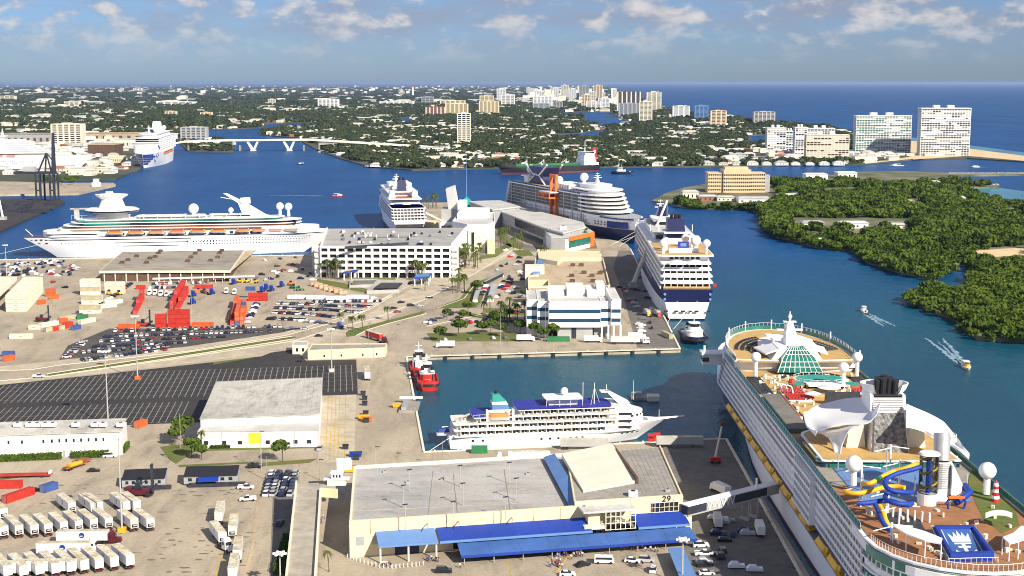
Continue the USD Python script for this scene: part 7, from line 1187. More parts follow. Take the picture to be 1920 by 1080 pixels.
def cont_class(c, L):
    p = proto(f'{c}_container_{"long" if L > 8 else "short"}'); m = 'container_' + c; MB().box(-L / 2 + .06, L / 2 - .06, -1.16, 1.16, .08, 2.5).build('shell', m, p)
    for sx in (-1, 1):
        for sy in (-1, 1): MB().box(sx * L / 2 - (.16 if sx > 0 else 0), sx * L / 2 + (.16 if sx < 0 else 0), sy * 1.22 - (.16 if sy > 0 else 0), sy * 1.22 + (.16 if sy < 0 else 0), 0, 2.59).build('corner_post', m, p)
    for sy in (-1, 1): MB().box(-L / 2 + .16, L / 2 - .16, sy * 1.19 - .03, sy * 1.19 + .03, 2.45, 2.58).build('top_rail', m, p); q = MB(); [q.box(x - .09, x + .09, sy * 1.18 - .03, sy * 1.18 + .03, .15, 2.45) for x in np.linspace(-L / 2 + .6, L / 2 - .6, 18 if L > 8 else 9)]; q.build('corrugation', m, p, kind='stuff')
    for y in (-.7, -.25, .25, .7): MB().box(-L / 2 + .0, -L / 2 + .06, y - .03, y + .03, .15, 2.45).build('lock_bar', 'grey', p)
    if c == 'white': [MB().box(-1.1, 1.1, sy * 1.215 - .02, sy * 1.215 + .02, 1.2, 1.7).build('emblem', 'tan', p) for sy in (-1, 1)]
    return p
CC = {(c, L): cont_class(c, L) for c in ('white', 'red', 'orange', 'blue', 'green', 'tan') for L in (12.2, 6.1)}

car_n = 0; far_cars = []
CW = dict(black=.27, navy=.18, white=.2, silver=.16, red=.06, grey=.13)
rc = np.random.default_rng(77)
def car(x, y, rz, where, group, c=None, kind=None, z=2.06, stuff=False):
    global car_n
    c = c or rc.choice(list(CW), p=list(CW.values())); kind = kind or rc.choice(['car', 'suv'], p=[.6, .4])
    if stuff or car_n >= 296: far_cars.append((x, y, z, rz, c, kind)); return
    car_n += 1; put(CLS[(c, kind)], f'parked_{kind}' if group and 'driving' not in group else kind, f'{c} {"sedan" if kind == "car" else "SUV"} {where}', 'car', (x, y, z), rz, group and f'{group}, {c} {kind}s')
def row(a, b, n, where, group, yaw=None, skip=.06, z=2.06, colors=None, stuff=False):
    a, b = G(*a, z), G(*b, z); d = (b - a) / np.linalg.norm(b - a); an = math.atan2(d[1], d[0])
    for i in range(n):
        if rc.uniform() < skip: continue
        c = a + (b - a) * (i + .5) / n + rc.normal(size=2) * .18; car(c[0], c[1], (an + math.pi / 2 if yaw is None else yaw) + rc.normal() * .03 + math.pi * (rc.uniform() < .3), where, group, colors and rc.choice(colors), z=z, stuff=stuff)
# single cars first, each with its own label
for (x, y, yaw, c, k, w) in [(1093, 1061, .55, 'black', 'car', 'standing alone on the forecourt of the cream terminal'), (832, 1073, .0, 'black', 'suv', 'at the kerb left of the blue lower canopy'), (1186, 1054, -.25, 'white', 'car', 'by the canopy, left of the silver van'), (1212, 1053, -.15, 'silver', 'suv', 'with its doors open at the canopy'), (1225, 1071, 1.4, 'white', 'suv', 'parked nose-on beside the walkway roof'), (1314, 1025, .1, 'white', 'suv', 'in the shaded row above the white pickup on the quay'), (1322, 1062, .1, 'black', 'suv', 'in deep shade below the white pickup on the quay'), (1325, 1077, .1, 'white', 'car', 'lowest of the shaded row on the quay'), (1064, 1079, 0, 'white', 'car', 'cut by the bottom edge at the yellow line'),
        (525, 984, 1.5, 'navy', 'suv', 'alone in the shade of the car ramp'), (600, 843, 1.57, 'silver', 'suv', 'parked by the white warehouse corner'), (480, 874, .3, 'black', 'suv', 'on the lane behind the black roofed cabins'), (176, 884, .2, 'black', 'car', 'on the lane below the rust coloured flatbed'), (62, 923, 1.1, 'black', 'suv', 'beside the red container pile at lower left'), (190, 856, .1, 'silver', 'suv', 'between the hedge and the shed corner, left one'), (206, 857, .1, 'white', 'suv', 'between the hedge and the shed corner, right one'), (182, 856, .1, 'black', 'car', 'in the dark corner at the white shed hedge'),
        (918, 552, .7, 'grey', 'car', 'on the curved road below the round palm'), (770, 532, .4, 'grey', 'car', 'driving near the lone palm on the port road'), (752, 568, .5, 'black', 'car', 'driving on the upper lane of the curved port road'), (738, 579, .5, 'black', 'car', 'ahead on the middle lane of the curved port road'), (745, 586, .45, 'red', 'car', 'driving on the lower lane of the curved port road'), (770, 574, .5, 'black', 'suv', 'third in line on the curved port road'), (787, 575, .4, 'silver', 'car', 'following on the curved port road'), (805, 559, .3, 'black', 'car', 'turning by the lone palm'), (572, 617, .15, 'silver', 'car', 'driving past the end of the grass median'), (598, 631, .1, 'navy', 'car', 'at the kerb above the yellow office')]:
    a = G(x, y, 2.06); car(a[0], a[1], yaw, w, None, c, k)
put(PK['white'], 'pickup_truck', 'white pickup truck by the dirt bank, upper of two near the site cabins', 'pickup', (*G(461, 917), 2.05), 0.02); put(PK['white'], 'pickup_truck', 'white utility pickup facing left, lower of two near the site cabins', 'pickup', (*G(465, 939), 2.05), 3.3); put(PK['white'], 'pickup_truck', 'white pickup truck in the shade on the large ship quay', 'pickup', (*G(1320, 1042), 2.05), 0.05); put(PK['black'], 'pickup_truck', 'black pickup on the lane behind the site cabins', 'pickup', (*G(478, 877), 2.05), .2); put(PK['white'], 'pickup_truck', 'white pickup on the road at the left end of the grass median', 'pickup', (*G(72, 708), 2.07), .12)
van = proto('passenger_van'); MB().tapered(-2.9, 2.9, -1, 1, .4, 2.3, .1, .5, .1, .1).build('body', 'car_white', van); MB().tapered(-2.6, 2.4, -1.02, 1.02, 1.35, 2.0, .1, .3, .05, .05).build('window', GLD, van); wheels(van, (-1.8, 1.9), .9, .38); put(van, 'passenger_van', 'white passenger van in front of the lower blue canopy', 'van', (*G(1133, 1056), 2.05), -.05)
# rows of parked cars
COLS = [(500, 512), (513, 525), (528, 540), (543, 553)]
for ci, (xa, xb) in enumerate(COLS):
    for j in range(7):
        y = 890 + j * 6.4; x = xa + (6 - j) * 1.7 + (0, 0, 2, 2)[ci]
        if y < 926 or ci < 4: a = G(x, y, 2.06); car(a[0], a[1], 1.5 + rc.normal() * .02, 'in the block of alike cars beside the car ramp', 'cars in the block beside the ramp', rc.choice(['silver', 'navy', 'white', 'navy']), 'suv')
for (a, b, n, w) in [((555, 603), (470, 602), 0, '')]: pass
D_ = 'in the crowded dirt lot below the red containers'; GD = 'cars in the dirt lot'
for a, b, n in [((152, 677), (312, 656), 17), ((152, 662), (318, 650), 18), ((172, 651), (350, 643), 20), ((186, 641), (425, 632), 25), ((194, 632), (512, 622), 34), ((212, 622), (530, 613), 32)]: row(a, b, n, D_, GD)
row((124, 672), (158, 640), 12, 'in the left edge column of the dirt lot', 'cars at the left edge of the dirt lot', .1)
E_ = 'in the dense lot left of the curved road'; GE = 'cars in the dense lot'
for a, b, n in [((500, 599), (575, 601), 13), ((512, 587), (568, 590), 10), ((568, 590), (632, 596), 9), ((514, 578), (600, 582), 14), ((600, 581), (680, 587), 12), ((520, 570), (590, 572), 12), ((600, 574), (700, 576), 17), ((586, 567), (722, 566), 24)]: row(a, b, n, E_, GE, skip=.03)
row((462, 608), (482, 570), 10, 'in the column beside the orange container pile', 'cars beside the orange pile', .1)
for a, b, n in [((535, 620), (560, 617), 3), ((560, 603), (612, 607), 5)]: row(a, b, n, 'at the lower fringe of the dense lot', 'cars at the fringe of the dense lot', .3)
for a, b, n in [((285, 534), (345, 532), 16), ((350, 533), (395, 530), 10), ((280, 541), (345, 540), 14), ((0, 497), (100, 494), 16), ((0, 507), (70, 505), 10), ((0, 516), (36, 517), 6), ((20, 503), (100, 488), 12), ((186, 575), (245, 532), 14)]: row(a, b, n, '', '', stuff=True, skip=.2)
for k in range(46):
    x = rc.uniform(640, 860); y = rc.choice([436, 439, 443, 450, 456, 459]); a = G(x - (y - 436) * .4, y, 23.66); far_cars.append((a[0], a[1], 23.66, 1.57 + rc.normal() * .05, rc.choice(list(CW), p=list(CW.values())), rc.choice(['car', 'suv'])))
for (a, b, n) in [((845, 505), (875, 493), 6), ((800, 640), (960, 634), 7), ((820, 612), (900, 604), 6), ((905, 600), (985, 606), 8), ((840, 590), (930, 588), 6), ((940, 585), (985, 586), 5), ((900, 555), (915, 535), 8), ((928, 560), (942, 535), 10), ((945, 545), (965, 520), 9), ((600, 480), (480, 490), 4), ((1195, 600), (1210, 640), 6), ((1185, 560), (1210, 610), 7)]: row(a, b, n, '', '', stuff=True, skip=.35)
for (x, y) in [(905, 480), (912, 470), (922, 455), (890, 500), (948, 470), (955, 520), (940, 500), (520, 500), (550, 497), (100, 530), (130, 512), (135, 505), (122, 540), (970, 575), (960, 480), (700, 560), (640, 605), (660, 510), (700, 505)]: a = G(x, y); far_cars.append((a[0], a[1], 2.07, rc.uniform(0, 6.28), rc.choice(list(CW), p=list(CW.values())), 'car'))
for k in range(150):
    x, y = rc.uniform(0, 150), rc.uniform(490, 520); a = G(x, y)
    if rc.uniform() < .5: a = G(*[(rc.uniform(480, 590), rc.uniform(500, 530)), (rc.uniform(800, 985), rc.uniform(585, 612)), (rc.uniform(1160, 1230), rc.uniform(520, 620)), (rc.uniform(1320, 1420), rc.uniform(960, 1075)), (rc.uniform(930, 985), rc.uniform(480, 575))][k % 5])
    far_cars.append((a[0], a[1], 2.07, rc.choice([0, 1.57]) + rc.normal() * .1, rc.choice(list(CW), p=list(CW.values())), rc.choice(['car', 'suv'])))
cm = []; key = {}
for (c, k) in CLS:
    L, W_ = (4.6, 1.82) if k == 'car' else (4.9, 1.95); h1, h2 = (.92, 1.5) if k == 'car' else (1.1, 1.85); m = MB().tapered(-L / 2, L / 2, -W_ / 2, W_ / 2, .25, h1, .12, .18, .06, .06).tapered(-L * .42, L * .22, -W_ / 2 + .1, W_ / 2 - .1, h1, h2, .5, .8, .2, .2); key[(c, k)] = len(cm); cm.append((m, 'car_' + c, None))
fc = np.array([f[:4] for f in far_cars], float); scatter('far_parked_cars', cm, fc[:, :3], [key[f[4:]] for f in far_cars], np.ones((len(fc), 3)), fc[:, 3], label='many smaller parked cars on the garage roof, far yards and lots', cat='cars')

# trailers at the lower left
al = math.atan2(-.82, .57)                     # from the far end toward the near end: the doors look to the lower right
vt = np.array([-.57, .82]); rt_ = np.random.default_rng(12)
def reef(x, y, name, lb, cls, yaw=None, L=12.8, group=None, d=None):
    e = G(x, y); d = vt if d is None else d; c = e + d * L / 2; put(cls, name, lb, 'trailer', (*c, 2.04), math.atan2(d[1], d[0]), group)
for i, (x, y) in enumerate([(245, 1068), (216, 1071), (187, 1074), (160, 1077), (135, 1080), (106, 1083), (76, 1085), (46, 1087), (16, 1088)]): reef(x, y, 'reefer_trailer', f'white {["box trailer at the right end", "box trailer second from the right", "box trailer third from the right", "box trailer fourth from the right", "box trailer fifth from the right", "box trailer fourth from the left", "box trailer third from the left", "box trailer second from the left", "box trailer at the left end"][i]} of the bottom row', RD)
for i, (x, y) in enumerate([(9, 1012), (37, 1010), (66, 1009), (92, 1007), (121, 1004), (149, 1001), (177, 998), (205, 996)]): reef(x, y, 'reefer_trailer', f'white refrigerated trailer, {["leftmost", "second", "third", "fourth", "fifth", "sixth", "seventh", "rightmost"][i]} of the middle row of eight', RF)
for i, (x, y, w) in enumerate([(253, 998, 'left of the pair by the lamp post cage'), (283, 997, 'right of the pair by the lamp post cage'), (258, 963, 'right of the upper pair behind the lamp post'), (238, 964, 'left of the upper pair behind the lamp post'), (187, 966, 'right of the upper middle pair'), (178, 966, 'left of the upper middle pair'), (136, 966, 'alone at the left of the upper row'), (8, 978, 'cut by the left edge of the picture')]): reef(x, y, 'reefer_trailer', 'white refrigerated trailer ' + w, RF if i in (0, 1, 6, 7) else RD)
for (a, b, w, cls) in [((410, 985), (419, 946), 'standing alone on the open yard', RD), ((436, 1012), (442, 974), 'parked by the dirt bank, upper one', RF), ((445, 1058), (453, 1000), 'long and pale along the dirt bank', RF), ((436, 1092), (444, 1050), 'cut by the bottom edge at the dirt bank', RD), ((418, 1024), (391, 988), 'behind the small white yard tractor', RF)]:
    d = G(*b) - G(*a); d /= np.linalg.norm(d); reef(*a, 'reefer_trailer', 'white trailer ' + w, cls, d=d)
put(VG, 'van_trailer', 'grey white van trailer with round blue emblem behind the maroon tractor', 'trailer', (*G(156, 1019), 2.04), .03); put(TRA['maroon'], 'semi_tractor', 'dark maroon long-nosed tractor pulling an emblem trailer', 'truck', (*G(208, 1019), 2.04), .03)
put(VG, 'van_trailer', 'white van trailer with round blue emblem, in front of the maroon truck', 'trailer', (*G(120, 1042), 2.04), .03); put(TRA['white'], 'semi_tractor', 'white tractor ahead of the second emblem trailer', 'truck', (*G(172, 1034), 2.04), .03)
put(VW, 'van_trailer', 'white van trailer lying across the bottom edge, right one', 'trailer', (*G(92, 1076), 2.04), .03); put(VW, 'van_trailer', 'white van trailer cut by the lower left corner', 'trailer', (*G(-2, 1080), 2.04), .03); put(TRA['white'], 'yard_tractor', 'small white yard tractor at the end of the lone trailer', 'truck', (*G(424, 1032), 2.04), math.radians(-48))
put(VW, 'van_trailer', 'long white trailer of the truck on the slip quay', 'trailer', (*G(992, 866), 2.04), math.pi); put(TRA['white'], 'semi_tractor', 'white long-nosed tractor facing left on the slip quay', 'truck', (*G(938, 868), 2.04), math.pi)
put(VX, 'container_trailer', 'white trailer with dark mark alongside the coastal ship', 'trailer', (*G(1095, 842), 2.04), 0); put(VX, 'container_trailer', 'grey trailer in the shade beside the pink lifts', 'trailer', (*G(1274, 838), 2.04), .02)
q = proto('quay_emblem'); 
put(CC[('green', 6.1)], 'container', 'dark green skip container at the slip quay by the coastal ship', 'container', (*G(899, 849), 2.04), .02); put(VW, 'van_trailer', 'white box trailer standing end-on beside the tugboat slip', 'trailer', (*G(688, 708), 2.04), math.radians(98))
for (x, y, yaw, w) in [(835, 652, math.pi, 'white box truck facing left on the north slip quay'), (986, 640, 0, 'white box truck left of the green container'), (1112, 642, 0, 'white box truck right of the green container'), (1195, 636, 0, 'tall white box truck behind the long striped trailer')]: put(BT, 'box_truck', w, 'truck', (*G(x, y), 2.04), yaw)
put(CC[('green', 12.2)], 'container', 'light green long container in front of the striped office', 'container', (*G(1047, 640), 2.04), 0); put(VW, 'van_trailer', 'long white trailer with red stripe at the quay corner', 'trailer', (*G(1172, 645), 2.04), 0); put(TRA['white'], 'semi_tractor', 'white tractor of the red striped trailer', 'truck', (*G(1207, 645), 2.04), 0)
put(VR, 'van_trailer', 'red trailer of the truck turning behind the yellow office', 'trailer', (*G(702, 637), 2.06), math.radians(-55)); put(TRA['maroon'], 'semi_tractor', 'red tractor of the turning truck behind the yellow office', 'truck', (*G(720, 645), 2.06), math.radians(-55)); put(TRA['blue'], 'semi_tractor', 'blue tractor crossing at the end of the grass median', 'truck', (*G(634, 616), 2.06), .1); put(CC[('tan', 12.2)], 'container', 'grey brown container lying at the outer quay corner', 'container', (*G(1251, 632), 2.04), math.radians(105))
for (x, y, c, w) in [(1214, 592, 'yellow', 'yellow cabbed truck on the shaded quay'), (1224, 588, 'white', 'white cabbed truck between the yellow and red ones'), (1233, 593, 'red', 'red cabbed truck on the shaded quay')]: put(truck_class(c + '_cab_truck', c if c != 'white' else GRL, GRL, 9), 'lorry', w, 'lorry', (*G(x, y), 2.06), math.radians(-80))
for (x, y, yaw, w) in [(1350, 925, 2.0, 'white box truck in shade beyond the boarding bridge'), (1424, 1000, 1.5, 'white truck in shade by the hull, lower one'), (1345, 985, 1.5, 'white van truck under the boarding bridge')]: put(BT, 'box_truck', w, 'truck', (*G(x, y), 2.06), yaw)

# ------------------------------------------------------------------ containers
def cont(c, L, x, y, z, yaw, lb, group=None): put(CC[(c, L)], f'{c}_container', lb, 'container', (x, y, 2.04 + z * 2.6), yaw, group)
a, b = G(30, 585), G(63, 548); d = (b - a) / np.linalg.norm(b - a); n = int(np.linalg.norm(b - a) / 2.55)
for j in range(n):
    for z in range(4): c = a + d * j * 2.55 + (0, 1.3); cont('white', 12.2, c[0], c[1], z, 0, 'cream refrigerated container in the big four-high block at the left', 'containers of the big four-high block')
a2 = a + (-17.5, 1)
for j in range(n):
    for z in range(4): c = a2 + d * j * 2.55 + (0, 1.3); cont('tan' if z < 2 else 'white', 12.2, c[0], c[1], z, 0, f'{"tan" if z < 2 else "cream"} container in the four-high block cut by the left edge', f'containers of the block at the left edge, {"tan" if z < 2 else "white"}') if z == 3 or j < 2 else None
for (x, y, zs, w) in [(169, 588, 2, 'lower'), (172, 570, 2, 'middle'), (169, 553, 4, 'upper')]:
    g = G(x, y)
    for z in range(zs): cont('white' if z != 1 else 'tan', 12.2, g[0], g[1], z, 0, f'{"cream" if z != 1 else "tan"} container, level {["one", "two", "three", "four"][z]} of the {w} stack by the yellow machines'); cont('white', 12.2, g[0], g[1] + 2.6, z, 0, f'cream container, level {["one", "two", "three", "four"][z]} rear row, {w} stack by the yellow machines')
g = G(215, 551)
for z in range(3):
    for j in range(2): cont('white', 12.2, g[0], g[1] + j * 2.6, z, 0, f'cream container, level {["one", "two", "three"][z]}, {["front", "rear"][j]} of the three-high stack behind the yellow machines')
for z in range(2): g = G(95, 556); cont('orange', 6.1, g[0], g[1], z, .1, f'orange short container, {["lower", "upper"][z]} of two beside the cream block')
cont('orange', 6.1, *G(102, 560), 0, .3, 'orange short container lying in front of the orange pair'); cont('orange', 6.1, *G(78, 570), 0, 1.2, 'small orange container at the foot of the cream block')
for z in range(4): cont('red', 12.2, *G(336, 614), z, 0, f'bright red long container, level {["one", "two", "three", "four"][z]} of the front red stack')
for z in range(3): cont('red', 6.1, *G(302, 614), z, 0, f'bright red short container, level {["one", "two", "three"][z]} beside the front red stack')
cont('orange', 12.2, *G(242, 616), 0, 0, 'orange long container at the left of the front red stack'); cont('orange', 12.2, *G(380, 613), 0, 0, 'orange long container at the right of the front red stack')
LV = ['ground', 'second', 'third']
for nm, (pa, pb, zs, c) in {'left diagonal red row': ((253, 590), (270, 556), (1, 2, 3), 'red'), 'middle diagonal red row': ((322, 580), (345, 545), (2, 3, 3), 'red'), 'second middle red row': ((331, 585), (352, 548), (1, 2, 2), 'red'), 'outer orange row': ((432, 606), (446, 566), (1, 1, 2), 'orange')}.items():
    qa, qb = G(*pa), G(*pb); dd = (qb - qa) / np.linalg.norm(qb - qa); nn_ = max(3, int(np.linalg.norm(qb - qa) / 12.6))
    for j in range(nn_):
        for z in range(zs[min(2, j * 3 // nn_)]): cc = qa + dd * (j + .5) * 12.6; cont(c, 12.2, *cc, z, math.atan2(dd[1], dd[0]), f'{c} container, {LV[z]} level, place {["one", "two", "three", "four", "five", "six", "seven"][j]} along the {nm}')
qa, qb = G(450, 610), G(462, 560); dd = (qb - qa) / np.linalg.norm(qb - qa); nr = np.array([dd[1], -dd[0]]); r = np.random.default_rng(4)
for i in range(3):
    for j in range(4):
        for z in range((3, 3, 2)[i] if j > 0 else (2, 3, 1)[i]):
            cc = qa + dd * (j * 12.6 + 6) - nr * (i * 2.7 - 1); c = 'blue' if (i, j, z) in ((1, 0, 0), (0, 2, 2)) else ('orange' if i < 2 else 'red'); cont(c, 12.2, *cc, z, math.atan2(dd[1], dd[0]), f'{c} container, {LV[z]} level, {["right", "middle", "left"][i]} lane, place {["one", "two", "three", "four"][j]} of the orange pile')
cont('red', 12.2, *G(484, 564), 0, 0, 'red container at the upper right of the orange pile'); cont('red', 12.2, *G(484, 564), 1, 0, 'red container on top at the upper right of the orange pile'); cont('red', 12.2, *G(382, 541), 0, 0, 'red container behind the blue yard tractors'); cont('red', 6.1, *G(264, 542), 0, 0, 'red short container near the cruise hall canopy'); cont('blue', 6.1, *G(470, 560), 2, 0, 'blue grey container at the back of the orange pile')
# lower-left pile
cont('red', 12.2, *G(8, 915), 0, .05, 'red container at the lower left edge, back one'); cont('red', 12.2, *G(35, 935), 0, math.radians(62), 'red container at the lower left edge, end toward the viewer'); cont('blue', 6.1, *G(92, 920), 0, math.radians(60), 'blue container standing alone near the red pair'); cont('orange', 6.1, *G(16, 676), 0, math.radians(55), 'yellow orange container at the left road edge'); cont('blue', 6.1, *G(16, 668), 0, 0, 'blue container behind the yellow orange one')
cont('orange', 6.1, *G(264, 800), 0, math.radians(70), 'orange container by the fence right of the white shed')
for i, (x, y, c, L, yaw) in enumerate([(92, 612, 'white', 12.2, 1.0), (102, 620, 'tan', 12.2, .9), (118, 605, 'orange', 6.1, 1.1), (126, 600, 'tan', 12.2, 1.0), (113, 618, 'red', 12.2, 1.1), (127, 612, 'red', 6.1, 1.0), (163, 606, 'white', 12.2, 1.15), (142, 618, 'blue', 6.1, 1.1), (65, 618, 'white', 6.1, 0), (40, 635, 'white', 12.2, .05), (155, 598, 'green', 6.1, 0), (145, 596, 'blue', 6.1, .3), (200, 595 - 18, 'white', 12.2, .75), (212, 570, 'white', 12.2, .75)]): cont(c, L, *G(x, y), 0, yaw, f'{c} loose container, {["nearest the dark lifter", "second from the dark lifter", "yellow-lit by the lifter mast", "behind the mast", "red, left of pair", "red, right of pair", "wheeled, tilted by the dirt lot", "light, beside the red pair", "small hut-like, on the road edge", "long office-like, on the road edge", "with green load", "with blue load", "long, near the parked row", "long, upper near the parked row"][i]}')

# ------------------------------------------------------------------ machines, cranes, lifts
def lifter(label, loc, rz, c='maroon', sc=1.0):
    p = thing('container_lifter', label, 'lift truck', (*loc, 2.04), rz)
    k = sc; MB().box(-4 * k, 2.5 * k, -1.4 * k, 1.4 * k, .9 * k, 2.1 * k).build('body', c, p); MB().tapered(-2.2 * k, -.2 * k, -.9 * k, .9 * k, 2.1 * k, 4.2 * k, .2, .3, .1, .1).build('cab', GLD, p); MB().box(-4.4 * k, -3 * k, -1.5 * k, 1.5 * k, 1.0 * k, 2.8 * k).build('counterweight', c, p)
    for y in (-.8, .8): MB().box(2.6 * k, 3.1 * k, y * k - .2, y * k + .2, .4, 9.5 * k).build('mast_rail', DKM, p)
    MB().box(2.5 * k, 3.2 * k, -1 * k, 1 * k, 9.1 * k, 9.5 * k).build('mast_head', DKM, p); MB().box(3.2 * k, 3.8 * k, -2.8 * k, 2.8 * k, 2.0 * k, 3.0 * k).build('spreader', DKM, p); q = MB(); q.bar((-1 * k, .9 * k, 3 * k), (2.7 * k, .7 * k, 6 * k), .25); q.build('tilt_strut', DKM, p); wheels(p, (-3 * k, 1.8 * k), 1.5 * k, .85 * k, .7 * k)
lifter('big dark container lifter with upright mast before the grey cabin', G(268, 930), .05, 'maroon', 1.15); lifter('dark red container lifter beside the bright red stack', G(272, 612), .0, 'red', 1.0); lifter('dark lifter with upright mast among the loose containers', G(82, 603), .1, 'maroon', 1.0)
def loader(label, loc, c, rz, nm='wheel_loader'):
    p = thing(nm, label, 'machine', (*loc, 2.04), rz); MB().tapered(-2.4, 1.2, -1.1, 1.1, .8, 2.0, .2, .2, .1, .1).build('body', c, p); MB().tapered(-.6, .8, -.8, .8, 2.0, 3.3, .1, .2, .1, .1).build('cab', GLD, p); q = MB(); q.bar((1, .7, 1.4), (3.2, .7, .7), .3); q.bar((1, -.7, 1.4), (3.2, -.7, .7), .3); q.build('arm', c, p); MB().tapered(3, 3.9, -1.3, 1.3, .2, 1.2, 0, .5, 0, 0).build('bucket', c, p); wheels(p, (-1.5, 1), 1.1, .65, .45)
for i, (x, y, c) in enumerate([(212, 550, 'yellow'), (218, 546, 'yellow'), (226, 548, 'yellow'), (205, 552, 'yellow'), (223, 553, 'yellow'), (450, 530, 'yellow'), (462, 530, 'yellow'), (478, 531, 'yellow'), (372, 548, 'orange'), (383, 550, 'brown'), (550, 541, 'green'), (560, 545, 'green'), (545, 535, 'orange')]): loader(['yellow loader lowest of the heap beside the cream stacks', 'yellow loader at the top of the heap', 'yellow loader right in the heap', 'yellow loader at the left of the heap', 'yellow loader at the front of the heap', 'yellow loader left of three near the hall', 'yellow loader middle of three near the hall', 'yellow loader right of three near the hall', 'orange machine beside the blue tractors', 'brown machine beside the blue tractors', 'green machine left near the crates', 'green machine right near the crates', 'orange machine behind the green pair'][i], G(x, y), c, .6 * i)
for i, (x, y) in enumerate([(360, 570), (361, 556), (396, 552), (437, 533), (490, 548), (498, 543), (527, 538), (508, 546)]): put(TRA['blue'], 'yard_tractor', f'blue yard tractor, {["lowest by the red row", "upper by the red row", "right of the brown machine", "by the yellow loaders", "left of the white tanker", "right of the red load", "near the green machines", "beside the white tanker"][i]}', 'truck', (*G(x, y), 2.04), 1.2)
for i, (x, y) in enumerate([(281, 553), (291, 553), (302, 555), (313, 556), (322, 558), (425, 550), (440, 552)]): put(TRA['white'], 'yard_tractor', f'white cab tractor, {["first", "second", "third", "fourth", "fifth", "sixth", "seventh"][i]} from the left in the row behind the red containers', 'truck', (*G(x, y), 2.04), -1.5)
# dark gantry crane on the far left pier
gY = G(80, 377)[1]; sc_ = gY / 2605; gc = thing('gantry_crane', 'tall dark ship-to-shore gantry crane with raised boom on the left pier', 'crane', ((80 - 960) * sc_ * 1.0, gY, 2)); X_ = lambda px: (px - 80) * sc_; Z_ = lambda py: (377 - py) * sc_ * 1.0
for x in (65.5, 73, 92, 99):
    for y in (0, 16): q = MB(); q.box(X_(x) - .9, X_(x) + .9, y - .9, y + .9, 0, Z_(325)); q.build('leg', DKM, gc)
for z in (358, 342): MB().box(X_(65), X_(74), -.5, .5, Z_(z), Z_(z) + 1.2).build('brace', DKM, gc); MB().box(X_(91), X_(100), -.5, .5, Z_(z), Z_(z) + 1.2).build('brace', DKM, gc)
MB().box(X_(22), X_(100), 4, 12, Z_(327), Z_(322)).build('main_girder', DKM, gc); MB().tapered(X_(93), X_(99.5), 5, 11, Z_(325), Z_(250), 2, 0, 1, 1).build('raised_boom', DKM, gc); q = MB(); [q.bar((X_(xa), 8, Z_(325)), (X_(84), 8, Z_(287)), 1.5) for xa in (66, 80, 92)]; q.bar((X_(84), 8, Z_(287)), (X_(94), 8, Z_(300)), 1.2); q.build('a_frame', DKM, gc); MB().box(X_(40), X_(62), 4, 12, Z_(322), Z_(313)).build('machine_house', GRL, gc)
p = thing('mobile_crane', 'mobile crane with long pale lattice boom on the shaded quay', 'crane', (*G(1187, 540), 2.04), 0); q0 = G(1187, 540); tipY = q0[1] + 40; tz = hgt(376, tipY); tx_ = (1251 - 960) * (tipY * CP - (tz - CAM_H) * SP) / FPX
MB().box(-3, 3, -7, 7, .8, 2.2).build('carrier', 'grey', p); MB().box(-2, 2, -4, 2, 2.2, 4.4).build('crane_cab', GRL, p); e = np.array([tx_ - q0[0], 40, tz - 2]); b0_ = np.array([0, -2, 3.6])
for f0_, f1_, w_ in ((0, .35, 1.5), (.35, .7, 1.15), (.7, 1, .85)): MB().cyl(b0_ + (e - b0_) * f0_, b0_ + (e - b0_) * f1_, w_, n=5).build('boom_section', CRP, p)
MB().bar(tuple(e), tuple(e + (0, 1, -18)), .25).build('hoist_rope', 'grey', p); wheels(p, (-1.2, 1.2), 2.6, .6, .5); [MB().box(sx * 4 - .4, sx * 4 + .4, y - .4, y + .4, 0, 1.2).build('outrigger', 'grey', p) for sx in (-1, 1) for y in (-5, 5)]
p = thing('boom_lift', 'orange boom lift with raised pale arm at the shaded pier end', 'boom lift', (*G(1341, 868), 2.04)); MB().box(-2, 2, -1.2, 1.2, .7, 2.2).build('chassis', 'red', p); q = MB(); q.cyl((0, 0, 2.2), (2.5, 2, 14), .45, .3, 6); q.build('arm', CRP, p); MB().box(1.8, 3.6, 1.2, 2.8, 13.6, 14.8).build('basket', 'brown', p); wheels(p, (-1.3, 1.3), 1.1, .5, .4)
for (x, y, w) in [(1221, 829, 'left pink scissor lift on the slip quay'), (1232, 827, 'right pink scissor lift on the slip quay')]: p = thing('scissor_lift', w, 'lift', (*G(x, y), 2.04)); MB().box(-1.2, 1.2, -.8, .8, .3, 1.6).build('base', 'red', p); MB().box(-1.3, 1.3, -.9, .9, 2.4, 3.2).build('platform', 'red', p); q = MB(); q.bar((-1, 0, 1.6), (1, 0, 2.5), .2); q.bar((1, 0, 1.6), (-1, 0, 2.5), .2); q.build('scissor_arm', DKM, p)
for k, (x, y) in enumerate([(150, 872), (140, 878)]): p = thing('flatbed_trailer', ['rust coloured flatbed trailer on the lane below the white shed', 'yellow loaded flatbed below the rust coloured one'][k], 'trailer', (*G(x, y), 2.04), 1.1); MB().box(-5, 5, -1.2, 1.2, .9, 1.3).build('bed', 'rust', p); MB().box(-3, 3, -1, 1, 1.3, 2.2).build('load', 'rust' if k == 0 else 'yellow', p); wheels(p, (-3.6, -2.4), 1, .45, .3)
p = thing('flatbed_trailer', 'long low red flatbed trailer at the left edge', 'trailer', (*G(48, 895), 2.04), .08); MB().box(-9, 9, -1.3, 1.3, .8, 1.3).build('bed', 'container_red', p); wheels(p, (-7, -5.6, 6), 1, .45, .3); MB().box(8.2, 9, -1.2, 1.2, 1.3, 2.2).build('headboard', 'white', p)
